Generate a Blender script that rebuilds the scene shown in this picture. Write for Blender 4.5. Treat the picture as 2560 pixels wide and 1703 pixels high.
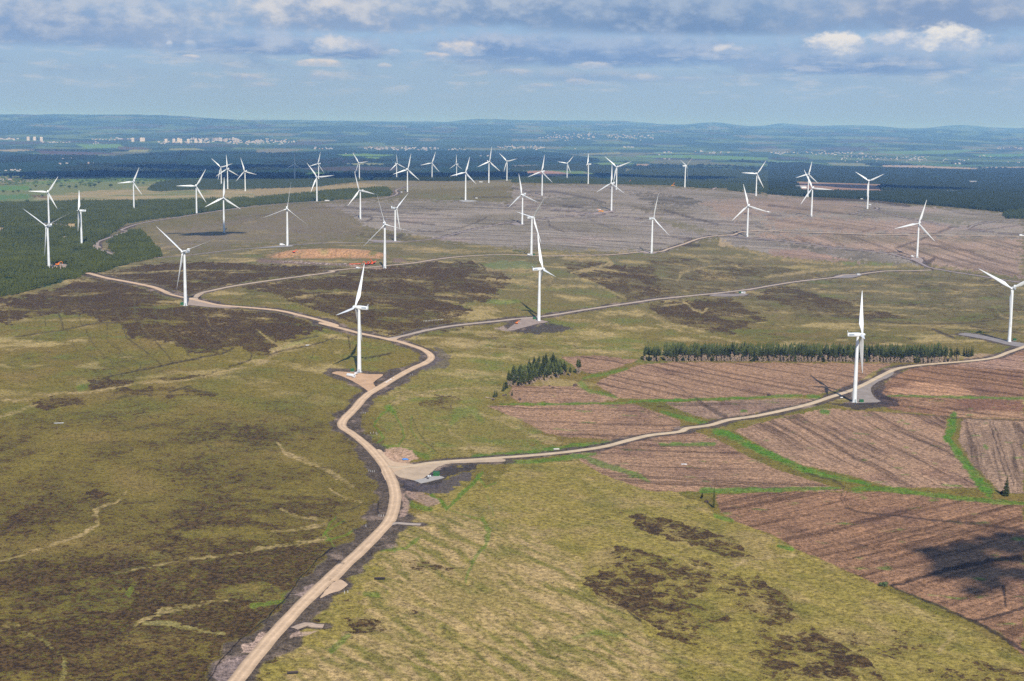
import bpy, bmesh, math, random
import numpy as np
from mathutils import Vector, Matrix, geometry
R_ = math.radians
random.seed(7)
rng = np.random.default_rng(11)
for o in list(bpy.data.objects):
    bpy.data.objects.remove(o)
SC = bpy.context.scene
COL = SC.collection

# ------------------------------------------------------------ camera, sky, sun, exposure
CAM_Z = 251.0
IMW, IMH = 2560.0, 1703.0
FPX = IMW * 50 / 36
PCX, PCY = 1280.0, 851.5
PITCH = math.atan((PCY - 314) / FPX)
ROLL = R_(0.8)
cam_d = bpy.data.cameras.new('camera')
cam = bpy.data.objects.new('camera', cam_d)
COL.objects.link(cam)
cam_d.lens = 50
cam_d.sensor_width = 36
cam_d.clip_start = 1.0
cam_d.clip_end = 150000
FW = np.array([0, math.cos(PITCH), -math.sin(PITCH)])
RT0 = np.array([1.0, 0, 0])
UP0 = np.cross(RT0, FW)
RT = math.cos(ROLL) * RT0 + math.sin(ROLL) * UP0
UP = np.cross(RT, FW)
cam.matrix_world = Matrix(((RT[0], UP[0], -FW[0], 0), (RT[1], UP[1], -FW[1], 0), (RT[2], UP[2], -FW[2], CAM_Z), (0, 0, 0, 1)))
SC.camera = cam
SUN_EL, SUN_AZ = R_(40), R_(170)          # azimuth clockwise from +Y
sd = np.array([math.sin(SUN_AZ) * math.cos(SUN_EL), math.cos(SUN_AZ) * math.cos(SUN_EL), math.sin(SUN_EL)])
sun_d = bpy.data.lights.new('sun', 'SUN')
sun = bpy.data.objects.new('sun', sun_d)
COL.objects.link(sun)
sun_d.energy = 5.0
sun_d.angle = R_(0.53)
sun_d.color = (1.0, 0.955, 0.89)
sun.rotation_euler = Vector((-sd[0], -sd[1], -sd[2])).to_track_quat('-Z', 'Y').to_euler()
SC.view_settings.view_transform = 'Standard'
SC.view_settings.look = 'None'
SC.view_settings.exposure = 0.0
SC.view_settings.gamma = 1.0
SC.view_settings.use_curve_mapping = False
SC.render.engine = 'CYCLES'
SC.cycles.use_denoising = False
SC.cycles.denoiser = 'OPENIMAGEDENOISE'
SC.cycles.denoising_input_passes = 'RGB_ALBEDO_NORMAL'
SC.cycles.denoising_prefilter = 'ACCURATE'
SC.cycles.max_bounces = 4
SC.cycles.diffuse_bounces = 2
SC.cycles.volume_bounces = 0
SC.cycles.use_adaptive_sampling = False
SC.cycles.sample_clamp_indirect = 4.0
HAZE_DENS = 4.3e-5
HAZE_COL = (0.21, 0.46, 1.0)
HAZE_G = -0.05


def lin(r, g, b, k=1.0):
    o = []
    for v in (r, g, b):
        v /= 255.0
        o.append((v / 12.92 if v <= 0.04045 else ((v + 0.055) / 1.055) ** 2.4) * k)
    return tuple(o)


def rays(u, v):
    u = np.asarray(u, float)
    v = np.asarray(v, float)
    d = FW + ((u - PCX) / FPX)[..., None] * RT - ((v - PCY) / FPX)[..., None] * UP
    return d / np.linalg.norm(d, axis=-1, keepdims=True)


def azel(u, v):
    d = rays(np.array([u]), np.array([v]))[0]
    return math.degrees(math.atan2(d[0], d[1])), math.degrees(math.asin(d[2]))


def proj(X, Y, Z):
    """world -> photo pixels and depth"""
    zz = Z - CAM_Z
    x = X * RT[0] + Y * RT[1] + zz * RT[2]
    y = X * UP[0] + Y * UP[1] + zz * UP[2]
    z = X * FW[0] + Y * FW[1] + zz * FW[2]
    z = np.maximum(z, 1.0)
    return PCX + FPX * x / z, PCY - FPX * y / z


class NT:
    """small helper for node trees"""
    def __init__(s, tree):
        s.t = tree
        s.n = tree.nodes
        s.l = tree.links
        s.n.clear()

    def new(s, typ, **kw):
        n = s.n.new(typ)
        for k, v in kw.items():
            setattr(n, k, v)
        return n

    def put(s, sock, v):
        if isinstance(v, bpy.types.NodeSocket):
            s.l.new(v, sock)
        else:
            if sock.type == 'RGBA' and len(v) == 3:
                v = (*v, 1)
            sock.default_value = v

    def m(s, op, a, b=None, c=None, clamp=False):
        n = s.new('ShaderNodeMath', operation=op, use_clamp=clamp)
        s.put(n.inputs[0], a)
        if b is not None:
            s.put(n.inputs[1], b)
        if c is not None:
            s.put(n.inputs[2], c)
        return n.outputs[0]

    def mix(s, f, a, b, bt='MIX'):
        n = s.new('ShaderNodeMix', data_type='RGBA', blend_type=bt)
        s.put(n.inputs[0], f)
        s.put(n.inputs[6], a)
        s.put(n.inputs[7], b)
        return n.outputs[2]

    def rng(s, v, a, b, c=0.0, d=1.0, smooth=True):
        n = s.new('ShaderNodeMapRange', interpolation_type='SMOOTHSTEP' if smooth else 'LINEAR')
        s.put(n.inputs[0], v)
        for i, x in enumerate((a, b, c, d)):
            s.put(n.inputs[i + 1], x)
        return n.outputs[0]

    def noise(s, vec, scale, detail=3, rough=0.5, dim='3D', dist=0.0):
        n = s.new('ShaderNodeTexNoise', noise_dimensions=dim)
        s.put(n.inputs['Vector'], vec)
        s.put(n.inputs['Scale'], scale)
        s.put(n.inputs['Detail'], detail)
        s.put(n.inputs['Roughness'], rough)
        s.put(n.inputs['Distortion'], dist)
        return n.outputs[0]

    def comb(s, x, y, z=0.0):
        n = s.new('ShaderNodeCombineXYZ')
        s.put(n.inputs[0], x)
        s.put(n.inputs[1], y)
        s.put(n.inputs[2], z)
        return n.outputs[0]

    def attr(s, name, out=2):
        n = s.new('ShaderNodeAttribute', attribute_name=name)
        return n.outputs[out]


def sky_world():
    w = bpy.data.worlds.new('World')
    SC.world = w
    w.use_nodes = True
    T = NT(w.node_tree)
    STR = 0.10
    sky = T.new('ShaderNodeTexSky', sky_type='NISHITA', sun_disc=False)
    sky.sun_elevation = SUN_EL
    sky.sun_rotation = SUN_AZ
    sky.air_density = 1.0
    sky.dust_density = 0.6
    sky.ozone_density = 1.6
    sky.altitude = 500
    tc = T.new('ShaderNodeTexCoord')
    sp = T.new('ShaderNodeSeparateXYZ')
    T.l.new(tc.outputs['Generated'], sp.inputs[0])
    x, y, z = sp.outputs
    az = T.m('MULTIPLY', T.m('ARCTAN2', x, y), 57.29578)
    el = T.m('MULTIPLY', T.m('ARCSINE', z), 57.29578)
    p0 = T.comb(az, T.m('MULTIPLY', el, 1.6), 0.0)
    # turbulence that pulls cloud outlines about
    n1 = T.noise(p0, 0.9, 5, 0.58)
    n2 = T.noise(T.comb(az, T.m('MULTIPLY', el, 1.9), 7.3), 1.7, 5, 0.55)
    n3 = T.noise(T.comb(T.m('MULTIPLY', az, 0.35), T.m('MULTIPLY', el, 1.5), 3.1), 0.9, 4, 0.55)
    n4 = T.noise(T.comb(az, T.m('MULTIPLY', el, 1.5), 11.7), 4.5, 4, 0.55)
    turb = T.m('ADD', T.m('MULTIPLY', T.m('SUBTRACT', n1, 0.5), 1.5), T.m('MULTIPLY', T.m('SUBTRACT', n2, 0.5), 1.0))
    turb = T.m('ADD', turb, T.m('MULTIPLY', T.m('SUBTRACT', n4, 0.5), 0.35))
    turbL = T.m('ADD', T.m('MULTIPLY', T.m('SUBTRACT', n1, 0.5), 1.7), T.m('MULTIPLY', T.m('SUBTRACT', n2, 0.5), 0.45))
    k = 1.0 / STR
    # clear sky: the Nishita sky, paled by thin high cloud, stronger towards the horizon
    blue = T.mix(T.rng(el, 4.0, 16.0, 0.78, 0.25), sky.outputs[0], lin(133, 169, 216, k))
    blue = T.mix(T.rng(el, 6.0, 26.0, 0.0, 0.85), blue, lin(62, 104, 172, k))
    veil = T.rng(el, 0.0, 3.6, 0.92, 0.3)
    col = T.mix(veil, blue, lin(157, 183, 210, k))
    # broad dim banks of stratocumulus
    st = T.m('ADD', T.m('MULTIPLY', n3, 1.0), T.m('MULTIPLY', T.m('SUBTRACT', n2, 0.5), 0.35))
    stf = T.m('MULTIPLY', T.rng(st, 0.42, 0.66), T.rng(el, 1.3, 2.4))
    col = T.mix(T.m('MULTIPLY', stf, 0.65), col, T.mix(T.rng(n1, 0.35, 0.65), lin(136, 163, 201, k), lin(170, 187, 212, k)))

    def lump(col, D, W, up, dn, top, base, soft=0.5, kt=0.7, amt=1.0):
        tb = turbL if W > 200 else turb
        """cumulus bank: D photo position (2357 px wide view), W half width, up/dn half heights in the same px"""
        q = 2560 / 2357
        a0, e0 = azel(D[0] * q, D[1] * q)
        s = q / 62.05
        dx = T.m('DIVIDE', T.m('SUBTRACT', az, a0), W * s)
        dy = T.m('SUBTRACT', el, e0)
        yy = T.m('MAXIMUM', T.m('DIVIDE', dy, up * s), T.m('POWER', T.m('MAXIMUM', T.m('DIVIDE', dy, -dn * s), 0.0), 2.6))
        rr = T.m('SQRT', T.m('ADD', T.m('MULTIPLY', dx, dx), T.m('MULTIPLY', yy, yy)))
        v = T.m('ADD', T.m('SUBTRACT', 1.0, rr), T.m('MULTIPLY', tb, kt))
        f = T.m('MULTIPLY', T.rng(v, 0.0, soft), amt)
        sh = T.m('ADD', T.m('DIVIDE', dy, up * s), T.m('MULTIPLY', tb, 1.3))
        c = T.mix(T.rng(sh, -0.35, 0.65), lin(*base, k), lin(*top, k))
        return T.mix(f, col, c)

    G1, G2 = (186, 196, 216), (132, 158, 198)
    # the grey deck along the top of the frame
    col = lump(col, (120, 62), 620, 150, 48, (187, 196, 212), (133, 159, 197), 0.9, 0.5)
    col = lump(col, (760, 40), 420, 150, 38, (214, 214, 218), (140, 163, 197), 0.9, 0.5)
    col = lump(col, (330, 60), 260, 46, 40, (200, 206, 217), (146, 168, 201), 0.9, 0.6, 0.8)
    col = lump(col, (1180, 20), 380, 120, 46, (190, 199, 213), (128, 155, 192), 0.8, 0.45)
    col = lump(col, (1560, 42), 520, 120, 44, (166, 183, 207), (119, 147, 186), 0.8, 0.4)
    col = lump(col, (2150, 20), 420, 120, 60, (178, 188, 206), (132, 156, 192), 0.8, 0.45)
    col = lump(col, (1380, 118), 520, 56, 40, (164, 184, 214), (121, 151, 196), 0.8, 0.6, 0.9)
    col = lump(col, (1980, 145), 380, 52, 30, (166, 184, 212), (124, 154, 198), 0.8, 0.6, 0.9)
    col = lump(col, (620, 105), 260, 50, 24, (178, 192, 216), (126, 155, 198), 0.8, 0.6, 0.9)
    col = lump(col, (1120, 108), 150, 46, 24, (176, 190, 214), (122, 152, 196), 0.7, 0.7, 0.9)
    col = lump(col, (800, 118), 130, 40, 20, (180, 192, 215), (126, 155, 198), 0.7, 0.7, 0.9)
    col = lump(col, (1640, 128), 110, 34, 16, (172, 188, 214), (128, 158, 200), 0.8, 0.7, 0.8)
    col = lump(col, (1350, 176), 260, 24, 14, (174, 188, 212), (140, 168, 206), 0.9, 0.6, 0.7)
    # sunlit cumulus
    W1, W2 = (228, 226, 226), (160, 181, 212)
    col = lump(col, (1925, 112), 88, 46, 17, (232, 229, 227), W2, 0.35, 0.55)
    col = lump(col, (2060, 100), 92, 36, 22, (222, 222, 226), W2, 0.5, 0.6, 0.95)
    col = lump(col, (2190, 96), 92, 44, 22, (232, 230, 228), (166, 185, 214), 0.4, 0.6)
    col = lump(col, (770, 108), 66, 30, 12, (216, 216, 221), W2, 0.5, 0.55, 0.9)
    col = lump(col, (735, 146), 74, 13, 8, (226, 218, 214), (182, 194, 214), 0.4, 0.5, 0.95)
    col = lump(col, (1062, 116), 72, 28, 14, (222, 217, 216), W2, 0.5, 0.6, 0.9)
    col = lump(col, (1000, 128), 38, 10, 7, (212, 209, 213), W2, 0.5, 0.55, 0.8)
    col = lump(col, (437, 132), 30, 8, 6, (214, 212, 216), W2, 0.5, 0.4, 0.85)
    col = lump(col, (438, 104), 20, 16, 9, (196, 205, 222), W2, 0.6, 0.5, 0.7)
    col = lump(col, (390, 102), 9, 9, 7, (200, 208, 224), W2, 0.6, 0.4, 0.8)
    col = lump(col, (565, 178), 50, 12, 7, (208, 207, 214), W2, 0.5, 0.55, 0.8)
    col = lump(col, (735, 176), 34, 16, 9, (204, 205, 215), W2, 0.6, 0.55, 0.7)
    col = lump(col, (600, 196), 44, 9, 6, (190, 197, 213), W2, 0.7, 0.5, 0.6)
    col = lump(col, (885, 152), 20, 9, 6, (206, 208, 217), W2, 0.6, 0.5, 0.7)
    col = lump(col, (905, 120), 22, 10, 7, (204, 207, 217), W2, 0.6, 0.5, 0.7)
    col = lump(col, (1360, 152), 54, 13, 8, (212, 212, 219), W2, 0.5, 0.5, 0.85)
    col = lump(col, (1180, 166), 60, 11, 7, (200, 204, 217), W2, 0.6, 0.5, 0.7)
    col = lump(col, (1330, 190), 40, 12, 7, (200, 202, 213), W2, 0.6, 0.6, 0.75)
    col = lump(col, (1240, 198), 40, 9, 6, (194, 199, 213), W2, 0.6, 0.5, 0.65)
    col = lump(col, (1475, 180), 62, 12, 7, (198, 203, 215), W2, 0.6, 0.6, 0.7)
    col = lump(col, (1580, 182), 60, 8, 6, (188, 197, 214), W2, 0.7, 0.5, 0.6)
    col = lump(col, (1680, 116), 42, 17, 10, (216, 216, 222), W2, 0.5, 0.55, 0.9)
    col = lump(col, (1630, 130), 36, 12, 9, (190, 200, 219), W2, 0.6, 0.5, 0.7)
    col = lump(col, (1465, 98), 34, 20, 10, (190, 200, 218), W2, 0.7, 0.5, 0.6)
    col = lump(col, (2120, 152), 56, 16, 9, (192, 200, 216), W2, 0.7, 0.6, 0.65)
    col = lump(col, (2320, 130), 60, 40, 16, (176, 190, 214), (140, 166, 204), 0.7, 0.5, 0.7)
    # thin wisps between the deck and the horizon
    n6 = T.noise(T.comb(T.m('MULTIPLY', az, 0.5), T.m('MULTIPLY', el, 2.6), 21.0), 1.3, 5, 0.6)
    wisp = T.m('MULTIPLY', T.rng(n6, 0.50, 0.70), T.m('MULTIPLY', T.rng(el, 0.9, 1.6), T.rng(el, 3.6, 2.4)))
    col = T.mix(T.m('MULTIPLY', wisp, 0.55), col, lin(194, 202, 216, k))
    bg = T.new('ShaderNodeBackground')
    T.put(bg.inputs[0], col)
    bg.inputs[1].default_value = STR
    out = T.new('ShaderNodeOutputWorld')
    T.l.new(bg.outputs[0], out.inputs[0])
    w.cycles.sampling_method = 'MANUAL'
    w.cycles.sample_map_resolution = 512


sky_world()


# ------------------------------------------------------------ helpers
def tag(o, label=None, cat=None, group=None, kind=None):
    if label:
        o['label'] = label
    if cat:
        o['category'] = cat
    if group:
        o['group'] = group
    if kind:
        o['kind'] = kind
    return o


def mesh_np(name, V, F, mat=None, smooth=False, mats=None, midx=None):
    """V (n,3), F list of (m,k) int arrays or a single array"""
    me = bpy.data.meshes.new(name)
    V = np.asarray(V, np.float32)
    Fs = F if isinstance(F, list) else [F]
    Fs = [np.asarray(f, np.int32) for f in Fs if len(f)]
    loops = np.concatenate([f.ravel() for f in Fs])
    sizes = np.concatenate([np.full(len(f), f.shape[1], np.int32) for f in Fs])
    starts = np.concatenate([[0], np.cumsum(sizes)[:-1]]).astype(np.int32)
    me.vertices.add(len(V))
    me.vertices.foreach_set('co', V.ravel())
    me.loops.add(len(loops))
    me.loops.foreach_set('vertex_index', loops)
    me.polygons.add(len(sizes))
    me.polygons.foreach_set('loop_start', starts)
    me.polygons.foreach_set('loop_total', sizes)
    if smooth:
        me.polygons.foreach_set('use_smooth', np.ones(len(sizes), bool))
    for m in (mats or ([mat] if mat else [])):
        me.materials.append(m)
    if midx is not None:
        me.polygons.foreach_set('material_index', np.asarray(midx, np.int32))
    me.update(calc_edges=True)
    me.validate()
    return me


def vattr(me, name, arr, typ='FLOAT'):
    a = me.attributes.new(name, typ, 'POINT')
    arr = np.asarray(arr, np.float32)
    if typ == 'FLOAT':
        a.data.foreach_set('value', arr.ravel())
    else:
        if arr.shape[1] == 3:
            arr = np.concatenate([arr, np.ones((len(arr), 1), np.float32)], 1)
        a.data.foreach_set('color', arr.ravel())


def link(name, me, parent=None, loc=None, rot=None):
    o = bpy.data.objects.new(name, me)
    COL.objects.link(o)
    if parent is not None:
        o.parent = parent
    if loc is not None:
        o.location = loc
    if rot is not None:
        o.rotation_euler = rot
    return o


class MB:
    """collects simple solids into one mesh"""
    def __init__(s):
        s.V = []
        s.F = []
        s.n = 0

    def add(s, V, F):
        V = [tuple(v) for v in V]
        s.V += V
        s.F += [tuple(i + s.n for i in f) for f in F]
        s.n += len(V)
        return s

    def box(s, c, d, rz=0.0, taper=1.0, rx=0.0):
        V = []
        for k in (-1, 1):
            t = taper if k > 0 else 1.0
            for i, j in ((-1, -1), (1, -1), (1, 1), (-1, 1)):
                V.append(Vector((i * d[0] / 2 * t, j * d[1] / 2 * t, k * d[2] / 2)))
        M = Matrix.Rotation(rz, 3, 'Z') @ Matrix.Rotation(rx, 3, 'X')
        V = [M @ v + Vector(c) for v in V]
        return s.add(V, [(3, 2, 1, 0), (4, 5, 6, 7), (0, 1, 5, 4), (1, 2, 6, 5), (2, 3, 7, 6), (3, 0, 4, 7)])

    def tube(s, pts, rad, seg=12, cap=True):
        """rings along points"""
        pts = [Vector(p) for p in pts]
        V, F = [], []
        for i, p in enumerate(pts):
            a = pts[min(i + 1, len(pts) - 1)] - pts[max(i - 1, 0)]
            q = a.to_track_quat('Z', 'Y')
            r = rad[i] if hasattr(rad, '__len__') else rad
            for k in range(seg):
                t = 2 * math.pi * k / seg
                V.append(p + q @ Vector((math.cos(t) * r, math.sin(t) * r, 0)))
        for i in range(len(pts) - 1):
            for k in range(seg):
                k2 = (k + 1) % seg
                F.append((i * seg + k, i * seg + k2, (i + 1) * seg + k2, (i + 1) * seg + k))
        if cap:
            F.append(tuple(range(seg - 1, -1, -1)))
            F.append(tuple((len(pts) - 1) * seg + k for k in range(seg)))
        return s.add(V, F)

    def loft(s, rings, cap=True):
        n = len(rings[0])
        V = [v for r in rings for v in r]
        F = []
        for i in range(len(rings) - 1):
            for k in range(n):
                k2 = (k + 1) % n
                F.append((i * n + k, i * n + k2, (i + 1) * n + k2, (i + 1) * n + k))
        if cap:
            F.append(tuple(range(n - 1, -1, -1)))
            F.append(tuple((len(rings) - 1) * n + k for k in range(n)))
        return s.add(V, F)

    def mesh(s, name, mat, smooth=False, bevel=0.0):
        me = bpy.data.meshes.new(name)
        me.from_pydata([tuple(v) for v in s.V], [], s.F)
        if bevel > 0:
            bm = bmesh.new()
            bm.from_mesh(me)
            bmesh.ops.bevel(bm, geom=list(bm.edges), offset=bevel, segments=1, affect='EDGES', clamp_overlap=True)
            bm.to_mesh(me)
            bm.free()
        if smooth:
            for p in me.polygons:
                p.use_smooth = True
        if mat:
            me.materials.append(mat)
        me.update()
        return me


def mat_simple(name, col, rough=0.8, var=0.12, scale=0.6, spec=0.3, metal=0.0, bump=0.0):
    m = bpy.data.materials.new(name)
    m.use_nodes = True
    T = NT(m.node_tree)
    tc = T.new('ShaderNodeTexCoord').outputs['Object']
    n = T.noise(tc, scale, 4, 0.6)
    oi = T.new('ShaderNodeObjectInfo').outputs['Random']
    f = T.m('ADD', T.rng(n, 0.25, 0.75, 1 - var, 1 + var), T.m('MULTIPLY', T.m('SUBTRACT', oi, 0.5), var))
    vm = T.new('ShaderNodeVectorMath', operation='SCALE')
    vm.inputs[0].default_value = col
    T.l.new(f, vm.inputs['Scale'])
    b = T.new('ShaderNodeBsdfPrincipled')
    T.l.new(vm.outputs[0], b.inputs['Base Color'])
    b.inputs['Roughness'].default_value = rough
    b.inputs['Specular IOR Level'].default_value = spec
    b.inputs['Metallic'].default_value = metal
    if bump:
        bp = T.new('ShaderNodeBump')
        bp.inputs['Strength'].default_value = 0.6
        bp.inputs['Distance'].default_value = bump
        T.l.new(n, bp.inputs['Height'])
        T.l.new(bp.outputs[0], b.inputs['Normal'])
    out = T.new('ShaderNodeOutputMaterial')
    T.l.new(b.outputs[0], out.inputs[0])
    return m


# numpy gradient noise
_perm = rng.permutation(512).astype(np.int64)
_perm = np.concatenate([_perm, _perm, _perm])
_ga = rng.uniform(0, 2 * np.pi, 512)
_gx, _gy = np.cos(_ga), np.sin(_ga)


def perlin(x, y):
    xi = np.floor(x).astype(np.int64)
    yi = np.floor(y).astype(np.int64)
    xf, yf = x - xi, y - yi
    u = xf * xf * xf * (xf * (xf * 6 - 15) + 10)
    v = yf * yf * yf * (yf * (yf * 6 - 15) + 10)
    xi &= 511
    yi &= 511

    def g(ix, iy, dx, dy):
        h = _perm[(_perm[ix & 511] + iy) & 511]
        return _gx[h] * dx + _gy[h] * dy
    a = g(xi, yi, xf, yf)
    b = g(xi + 1, yi, xf - 1, yf)
    c = g(xi, yi + 1, xf, yf - 1)
    d = g(xi + 1, yi + 1, xf - 1, yf - 1)
    return ((a + u * (b - a)) + v * ((c + u * (d - c)) - (a + u * (b - a)))) * 1.4


def fbm(x, y, oct=4, gain=0.5, off=0.0):
    s = 0
    a = 1.0
    t = 0
    for i in range(oct):
        s = s + a * perlin(x * 2 ** i + off + 17.3 * i, y * 2 ** i + off * 1.7 + 9.1 * i)
        t += a
        a *= gain
    return s / t


def smooth(a, b, x):
    t = np.clip((x - a) / (b - a), 0, 1)
    return t * t * (3 - 2 * t)


# ------------------------------------------------------------ wind turbines: where they stand (photo px of the foot), kind, rotor yaw and phase, distance
TURB = [
    (1, 122.7, 560.4, 'S', 0, 33, 3299, -18.08, -228.9),
    (2, 122.7, 671.7, 'L', -32, 63, 2276, -18.14, -225.8),
    (3, 204.5, 612.5, 'L', -92, 84, 2821, -16.91, -235.8),
    (4, 335.1, 522.4, 'S', -16, 24, 3853, -14.92, -229.0),
    (5, 491.7, 533.2, 'L', 0, 30, 3512, -12.55, -219.1),
    (6, 560.2, 582.1, 'S', -4, 3, 2924, -11.51, -221.7),
    (7, 553.1, 452.3, 'L', -20, 72, 5218, -11.58, -226.0),
    (8, 569.4, 472.7, 'L', -24, 117, 4771, -11.34, -218.4),
    (9, 613.7, 494.4, 'L', -28, 102, 4809, -10.66, -248.5),
    (10, 463.8, 764.6, 'L', -32, 69, 1742, -13.05, -219.8),
    (11, 737.5, 444.7, 'L', -12, 0, 5740, -8.72, -229.0),
    (12, 796.7, 453.7, 'L', -40, 15, 5383, -7.79, -216.1),
    (13, 792.3, 503.4, 'L', 12, 84, 3894, -7.86, -209.8),
    (14, 898.2, 448.2, 'L', -40, 81, 5299, -6.18, -203.4),
    (15, 900.9, 547.9, 'L', -144, 18, 3285, -6.14, -217.0),
    (16, 718.7, 614.7, 'L', 0, 9, 2530, -9.04, -214.7),
    (17, 962.0, 670.9, 'L', 4, 105, 2112, -5.17, -212.2),
    (18, 987.8, 603.0, 'L', 48, 51, 2820, -4.76, -229.3),
    (19, 991.9, 444.2, 'L', 36, 114, 5666, -4.70, -225.7),
    (20, 1018.5, 480.3, 'L', 12, 12, 4159, -4.27, -195.2),
    (21, 1080.2, 443.4, 'L', -12, 18, 5513, -3.29, -209.3),
    (22, 1141.5, 443.4, 'L', -40, 0, 6535, -2.31, -242.1),
    (23, 1163.8, 500.4, 'S', -12, 15, 3641, -1.94, -189.6),
    (24, 1221.9, 457.2, 'L', 28, 9, 4437, -1.02, -176.8),
    (25, 1267.2, 451.8, 'S', -16, 75, 5248, -0.29, -200.3),
    (26, 898.1, 930.5, 'L', -112, 93, 1406, -6.20, -245.4),
    (27, 1305.5, 560.9, 'L', -36, 108, 3131, 0.35, -214.5),
    (28, 1354.9, 489.0, 'L', -28, 9, 3916, 1.12, -188.6),
    (29, 1417.4, 451.0, 'S', 0, 39, 5978, 2.11, -223.1),
    (30, 1470.3, 459.9, 'S', -96, 96, 5194, 2.96, -205.6),
    (31, 1540.9, 467.3, 'L', -16, 69, 4153, 4.09, -179.6),
    (32, 1528.5, 526.4, 'L', -32, 0, 3439, 3.91, -198.9),
    (33, 1712.0, 468.6, 'L', 120, 66, 4397, 6.81, -179.5),
    (34, 1889.9, 490.3, 'L', 12, 33, 4270, 9.61, -195.7),
    (35, 1328.3, 639.7, 'L', 132, 81, 2411, 0.73, -218.4),
    (36, 1347.1, 802.5, 'L', 108, 24, 1760, 1.08, -240.7),
    (37, 1628.9, 633.7, 'L', 148, 108, 2661, 5.57, -232.3),
    (38, 1867.9, 592.2, 'L', -8, 105, 3034, 9.33, -224.8),
    (39, 2019.4, 493.1, 'S', -8, 12, 4472, 11.62, -204.7),
    (40, 2028.3, 541.4, 'L', -8, 93, 3353, 11.79, -197.6),
    (41, 2168.5, 522.1, 'S', 0, 63, 3732, 13.92, -196.6),
    (42, 2292.5, 644.3, 'L', -8, 15, 2815, 15.88, -238.6),
    (43, 2523.0, 854.6, 'L', -16, 57, 1809, 19.46, -250.9),
    (44, 2136.0, 1006.2, 'L', 92, 33, 1367, 13.80, -255.6),
]


# ------------------------------------------------------------ terrain: a moor plateau, lowland beyond it, far hills
def _terrain_table():
    P = []
    for (n, u, v, k, phi, th, d, az, z) in TURB:
        if n in (9, 18):
            z += 10 if n == 9 else 4
        P.append((az, d, z))
    A = [(450, (-252, -252, -252, -254, -256)), (900, (-249, -250, -251, -257, -261)), (1800, (-232, -224, None, None, -250)),
         (3000, (-236, None, None, None, -226)), (4500, (-248, -242, None, -212, -218)), (5800, (-262, -256, None, -236, -240)),
         (7500, (-280, -276, -270, -270, -270)),
         (10000, (-300,) * 5), (14000, (-306,) * 5), (20000, (-286, -286, -292, -292, -292)), (26000, (-190, -190, -205, -215, -215)),
         (32000, (-70, -70, -85, -110, -110)), (38000, (20, 15, 5, -30, -30)), (46000, (40, 40, 20, 30, 40)), (62000, (0,) * 5)]
    for d, zs in A:
        for a, z in zip((-40, -20, 0, 20, 40), zs):
            if z is not None:
                P.append((a, d, z))
    P = np.array(P, float)
    q = np.stack([P[:, 0] / 9.0, np.log(P[:, 1]) * 4.0], 1)

    def K(r2):
        return 0.5 * r2 * np.log(np.maximum(r2, 1e-9))
    n = len(q)
    r2 = ((q[:, None] - q[None]) ** 2).sum(-1)
    M = np.zeros((n + 3, n + 3))
    M[:n, :n] = K(r2) + np.eye(n) * 0.12
    M[:n, n] = 1
    M[:n, n + 1:] = q
    M[n, :n] = 1
    M[n + 1:, :n] = q.T
    w = np.linalg.solve(M, np.concatenate([P[:, 2], [0, 0, 0]]))
    az = np.linspace(-46, 46, 185)
    ld = np.linspace(math.log(250), math.log(66000), 420)
    A_, L_ = np.meshgrid(az, ld)
    g = np.stack([A_.ravel() / 9.0, L_.ravel() * 4.0], 1)
    r2 = ((g[:, None] - q[None]) ** 2).sum(-1)
    z = K(r2) @ w[:n] + w[n] + g @ w[n + 1:]
    return az, ld, z.reshape(A_.shape)


_AZ, _LD, _ZT = _terrain_table()


def zf(X, Y):
    """ground height (world z)"""
    X = np.asarray(X, float)
    Y = np.asarray(Y, float)
    d = np.hypot(X, Y)
    a = np.degrees(np.arctan2(X, Y))
    fi = np.clip((a - _AZ[0]) / (_AZ[1] - _AZ[0]), 0, len(_AZ) - 1.001)
    fj = np.clip((np.log(np.maximum(d, 1)) - _LD[0]) / (_LD[1] - _LD[0]), 0, len(_LD) - 1.001)
    i = fi.astype(int)
    j = fj.astype(int)
    fi = fi - i
    fj = fj - j
    z = (_ZT[j, i] * (1 - fi) + _ZT[j, i + 1] * fi) * (1 - fj) + (_ZT[j + 1, i] * (1 - fi) + _ZT[j + 1, i + 1] * fi) * fj
    nearw = 1 - smooth(6000, 9000, d)
    z = z + nearw * (perlin(X / 210, Y / 210) * 1.3 + perlin(X / 520 + 5, Y / 520) * 2.6)
    farw = smooth(7000, 11000, d)
    z = z + farw * (fbm(X / 2600, Y / 1900, 3) * (12 + 34 * smooth(15000, 24000, d)) + smooth(24000, 36000, d) * fbm(X / 5200 + 3.3, Y / 4200, 4) * 150)
    for (ha, hd, hh, wa, wd_) in ((-21, 33000, 120, 5.5, 5000), (-14, 36000, 70, 3.5, 4000), (-8.5, 34000, 45, 2.0, 3000), (-1.2, 47000, 120, 1.6, 4000), (1.3, 49000, 190, 2.2, 4000), (4.2, 50000, 150, 2.0, 4000),
                                  (8.0, 50000, 115, 0.9, 3000), (10.6, 50000, 130, 0.8, 3000), (13.5, 52000, 190, 1.6, 4000), (17.2, 54000, 170, 1.3, 4000), (21.0, 52000, 230, 2.5, 4000), (6.0, 40000, 30, 2.5, 3000)):
        z = z + hh * np.exp(-((a - ha) / wa) ** 2 - ((d - hd) / wd_) ** 2)
    # the borrow pit: a scarp facing the camera
    qx, qy = X - QP[0], Y - QP[1]
    along = qx * QD[0] + qy * QD[1]
    acr = -qx * QD[1] + qy * QD[0]
    s = np.clip(1 - (along / QL) ** 2, 0, 1)
    ridge = np.where(acr < 0, smooth(-30, 0, acr), 1 - smooth(10, 90, acr))
    z = z + 11.0 * np.sqrt(s) * ridge * (1 + 0.25 * perlin(X / 14, Y / 14) * (acr < 4))
    return z + CAM_Z


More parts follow.
